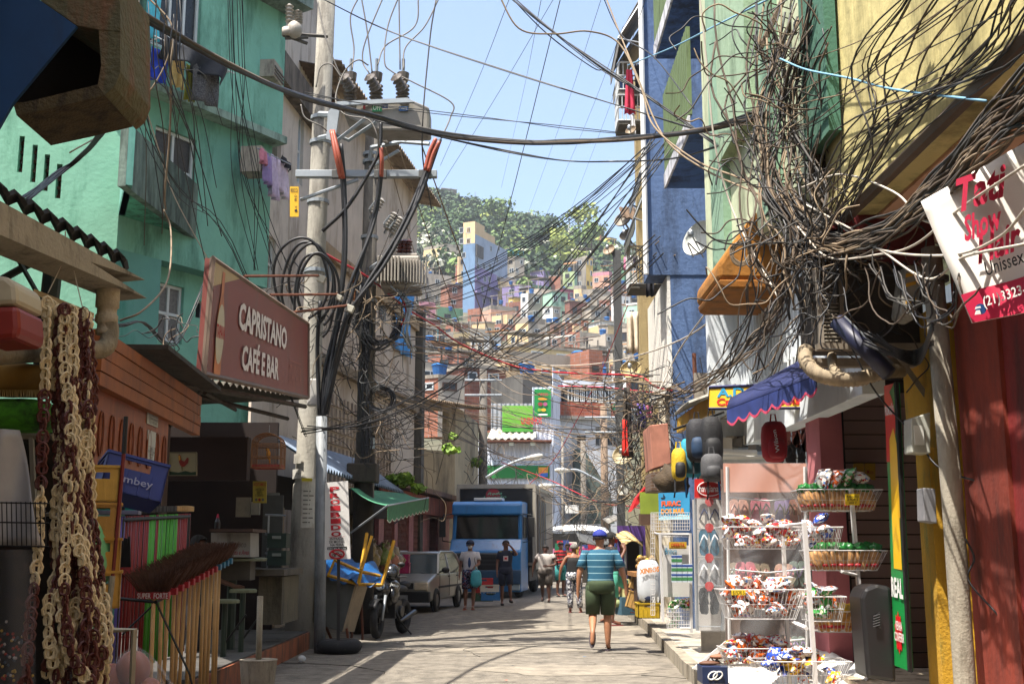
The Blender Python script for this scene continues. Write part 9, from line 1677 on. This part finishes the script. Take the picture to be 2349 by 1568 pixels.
# striped materials
def stripes(c1,c2,freq,wdt,c3=None):
    m_=mat(c1,.85,.1,14,bump=.2).copy(); n=m_.node_tree; N=n.nodes;L=n.links; b=N['Principled BSDF']; src=b.inputs['Base Color'].links[0].from_socket
    g=N.new('ShaderNodeNewGeometry'); sx=N.new('ShaderNodeSeparateXYZ'); L.new(g.outputs['Position'],sx.inputs[0]); mu=N.new('ShaderNodeMath'); mu.operation='MULTIPLY'; mu.inputs[1].default_value=freq; L.new(sx.outputs[2],mu.inputs[0]); fr=N.new('ShaderNodeMath'); fr.operation='FRACT'; L.new(mu.outputs[0],fr.inputs[0]); lt=N.new('ShaderNodeMath'); lt.operation='LESS_THAN'; lt.inputs[1].default_value=wdt; L.new(fr.outputs[0],lt.inputs[0])
    mx=N.new('ShaderNodeMixRGB'); L.new(lt.outputs[0],mx.inputs[0]); L.new(src,mx.inputs[1]); mx.inputs[2].default_value=(*lin(c2),1); L.new(mx.outputs[0],b.inputs['Base Color']); return m_
PIc=math.pi
g=G(1380,1488); g.x=1.34; g.y=17.9
person('man seen from behind walking away in a blue cap, teal striped shirt and green shorts',g,1.78,.05,'#9a6a4c',dict(knR=(.1,.05,.5),anR=(.1,.02,.08),toR=(.12,.17,.03),hiL=(-.1,0,.92),knL=(-.12,.0,.5),anL=(-.13,-.34,.3),toL=(-.14,-.36,.12),shL=(-.2,0,1.41),shR=(.2,0,1.41),elL=(-.28,-.06,1.13),wrL=(-.3,-.04,.88),haL=(-.3,-.02,.8),elR=(.3,.0,1.14),wrR=(.34,.04,.9),haR=(.34,.06,.82)),topc='#2a6a80',topm=stripes('#1a5068','#8fb0b8',10.5,.1),botc='#2c3a20',hair='#2a1c16',cap='#1b2a80',shoe='#3a3036',fat=1.12,sleeve=.75,longtop=.04)
g=G(1078,1398); K1=person('masked walker in navy cap, white tee and patterned shorts holding a turquoise bag',g,1.7,PIc+.1,'#7a5240',dict(elL=(-.22,.06,1.15),wrL=(-.16,.22,1.12),haL=(-.14,.27,1.08),knL=(-.1,.08,.5),anL=(-.09,.1,.09),toL=(-.1,.27,.05),knR=(.12,-.02,.5),anR=(.13,-.08,.09),toR=(.14,.08,.03)),topc='#b5b3b8',botm=patt('#2a2438',['#1c2038','#7a3040','#2c4a78','#15182a','#8a8494'],38),hair='#201814',cap='#101c38',mask='#cfd0d2',shoe='#8a4a38',fat=1.08,sleeve=.6)
t_,K,(f_,r_,s_)=K1; b=MB(); c=K['haL']; b.ell(c+V((.04,-.04,-.24)),(.13,.06,.2),14,12,fn=lambda p:(1-.2*p.z)/max(.7,(abs(p.x)**4+abs(p.y)**4+abs(p.z)**4)**.25)*(1+.06*math.sin(p.x*19+p.z*5))); b.tube([c+V((-.05,0,-.06)),c+V((0,0,.02)),c+V((.06,-.02,-.06))],.02,6); b.build('shopping_bag',mat('#3f9aa8',.4,.15,9,alpha=.93),smooth=True,label='turquoise plastic shopping bag carried by the masked walker',cat='bag')
b=MB(); b.ell(K['che']+f_*.135*s_-V((0,0,.08)),(.04,.03,.13),10,7); b.build('shirt_print',mat('#1c3a6a',.8),t_,smooth=True); b=MB(); b.tube([K['shL']+V((0,0,.05)),K['che']+r_*-.12+f_*.13,K['wai']+r_*-.16+f_*.1],.008,4); b.build('bag_strap',BLACKC,t_)
g=G(1160,1388); t_,K,_=person('man in navy football shirt and shorts walking with a hand raised to his face',g,1.72,PIc-.15,'#6f4a3a',dict(elL=(-.3,.14,1.36),wrL=(-.1,.18,1.6),haL=(-.03,.15,1.64),knR=(.1,.0,.5),anR=(.09,-.05,.09),toR=(.1,.1,.03),knL=(-.1,.1,.52),anL=(-.14,-.04,.17),toL=(-.15,.12,.1)),topc='#141c33',botc='#141c33',hair='#1c1512',shoe='#141416',flip=False,sleeve=.6)
b=MB(); c=K['che']+V((0,-.145,-.02)); b.cbox(c,(.13,.02,.13)); b.mi=1; b.cbox(c+V((0,-.012,0)),(.07,.01,.06)); b.build('chest_print',[mat('#b5aeb0'),mat('#b01c2c')],t_); b=MB(); b.tube([K['shR']+V((.0,-.06,.03)),K['nek']+V((0,-.06,-.04)),K['shL']+V((0,-.06,.03))],.012,5); b.build('yellow_piping',mat('#a8a02a'),t_)
g=G(1252,1380); person('woman in grey v-neck top and grey shorts striding beside the truck',g,1.6,PIc+.25,'#4e3024',dict(hdm=(0,.0,1.63),elL=(-.26,.05,1.14),wrL=(-.1,.2,1.1),haL=(-.04,.24,1.1),elR=(.3,-.1,1.15),wrR=(.34,-.12,.92),haR=(.34,-.12,.85),knL=(-.12,.12,.5),anL=(-.14,.12,.09),toL=(-.15,.28,.03),knR=(.13,-.1,.5),anR=(.17,-.32,.14),toR=(.17,-.2,.04)),topc='#9a938e',botc='#57504a',hair='#15100e',shoe='#1c1816',fat=1.3,sleeve=.35)
g=G(1286,1368); person('man in red and black striped vest and teal shorts standing behind the grey-clad woman',g,1.7,PIc-.5,'#5c3a2a',dict(elL=(-.26,.08,1.14),wrL=(-.08,.2,1.2),haL=(-.02,.22,1.22),elR=(.25,.1,1.14),wrR=(.1,.22,1.18),haR=(.05,.24,1.2)),topm=stripes('#a81c20','#17100f',9,.45),topc='#a81c20',botc='#2a7a78',hair='#18110f',shoe='#2a2a2e',sleeve=.05,tank=False)
g=G(1318,1404); person('grey-haired woman seen from behind in black strap top and patterned trousers',g,1.62,.1,'#8a5a42',dict(elR=(.26,.1,1.16),wrR=(.12,.26,1.22),haR=(.06,.3,1.25),elL=(-.3,-.04,1.14),wrL=(-.34,-.02,.9),haL=(-.34,0,.83),anR=(.15,-.02,.09),toR=(.17,.15,.03)),topc='#0f0f11',tank=True,bot='pants',botm=patt('#8a8a92',['#b5b5ba','#1c1c24','#8c8f9a','#3a3f52','#c9c9c9','#5a5560'],30),hair='#77736e',shoe='#9a4a48',fat=1.12)
g=V((1.98,23.6,0)); t_,K,_=person('man in black tee with red face mask pulled down, one foot up on the kerb',g,1.83,1.35,'#6a4432',dict(elL=(-.2,.08,1.18),wrL=(-.08,.24,1.38),haL=(-.04,.24,1.46),elR=(.22,.1,1.2),wrR=(.1,.25,1.4),haR=(.06,.24,1.48),knL=(-.1,.35,.75),anL=(-.1,.48,.3),toL=(-.1,.64,.22),hiR=(.1,0,.92)),topc='#17171b',botc='#3f8a76',hair='#0e0b0a',mask='#b01620',shoe='#7a3a3a')
g=V((2.35,24.4,.17)); person('seated woman in pale yellow top with dark tied hair near the kerb',g,1.6,-1.0,'#7a5240',dict(pel=(0,0,.45),wai=(0,.02,.6),che=(0,.04,.78),uch=(0,.04,.9),nek=(0,.06,1.0),hdb=(0,.08,1.06),hdm=(0,.08,1.135),hdt=(0,.07,1.2),shL=(-.175,.04,.91),shR=(.175,.04,.91),elL=(-.22,.06,.66),wrL=(-.15,.28,.6),haL=(-.13,.35,.6),elR=(.22,.06,.66),wrR=(.15,.28,.6),haR=(.13,.35,.6),hiL=(-.1,.02,.44),knL=(-.12,.42,.46),anL=(-.12,.45,.09),toL=(-.13,.6,.03),hiR=(.1,.02,.44),knR=(.12,.42,.46),anR=(.12,.45,.09),toR=(.13,.6,.03)),topc='#b8b07a',botc='#8f9a6a',hair='#17110e',hairlen=2,sleeve=.1)
b=MB(); b.cbox((2.35,24.4,.35),(.35,.35,.36),.3); b.build('stool_box',mat('#3a5a6a',.7,.2),label='low plastic box the seated woman sits on by the kerb',cat='box')
g=V((XA(1444,30.5),30.5,.0)); person('man in pale blue polo and white mask holding a hand to his face',g,1.66,PIc+.1,'#7d5643',dict(elL=(-.24,.12,1.14),wrL=(-.02,.22,1.14),haL=(.05,.22,1.14),elR=(.24,.12,1.18),wrR=(.08,.2,1.45),haR=(.04,.17,1.52)),topc='#6f94ad',bot='pants',botc='#18202e',hair='#3a332e',mask='#c4c6c8',shoe='#1c1c1e',flip=False)
g=V((XA(1424,33),33,0)); person('blonde woman partly hidden behind the masked man in black',g,1.62,PIc-.6,'#8a6450',{},topc='#8a7a70',bot='pants',botc='#3a3f4c',hair='#8a6a3c',hairlen=1,shoe='#333333')
g=V((XA(1388,40),40,0)); person('distant shopper in a dark top under the market canopy',g,1.65,.6,'#5c3f30',{},topc='#3a3f4c',botc='#22252c',hair='#18120f')
g=V((XA(1302,43),43,0)); person('distant shopper in an orange tank top by the market stalls',g,1.68,PIc,'#5c3f30',{},topc='#b0502a',botc='#2a3f6a',hair='#18120f',tank=True)
g=V((XA(432,14.2),14.6,.27)); person('bar worker in black reaching a bare arm to the counter',g,1.68,1.5,'#6f4c3a',dict(elL=(-.2,.2,1.2),wrL=(-.2,.44,1.1),haL=(-.2,.5,1.08)),topc='#131315',bot='pants',botc='#1c1c20',hair='#15100e',shoe='#111111',flip=False)
hzb=MB(); hzb.box((-330,-30,-1.2),(330,470,190)); hz_o=hzb.build('haze',MC[next(iter(MC))])
hm=bpy.data.materials.new('haze_air'); hm.use_nodes=True; n=hm.node_tree; n.nodes.remove(n.nodes['Principled BSDF']); pv=n.nodes.new('ShaderNodeVolumePrincipled'); pv.inputs['Color'].default_value=(.86,.92,1,1); pv.inputs['Density'].default_value=.0003; pv.inputs['Anisotropy'].default_value=.3; n.links.new(pv.outputs[0],n.nodes['Material Output'].inputs['Volume'])
hz_o.data.materials.clear(); hz_o.data.materials.append(hm); hz_o['kind']='stuff'; hz_o['label']='thin pale daylight haze over the street and hill'; hz_o['category']='haze'
bpy.data.scenes.remove(TS)
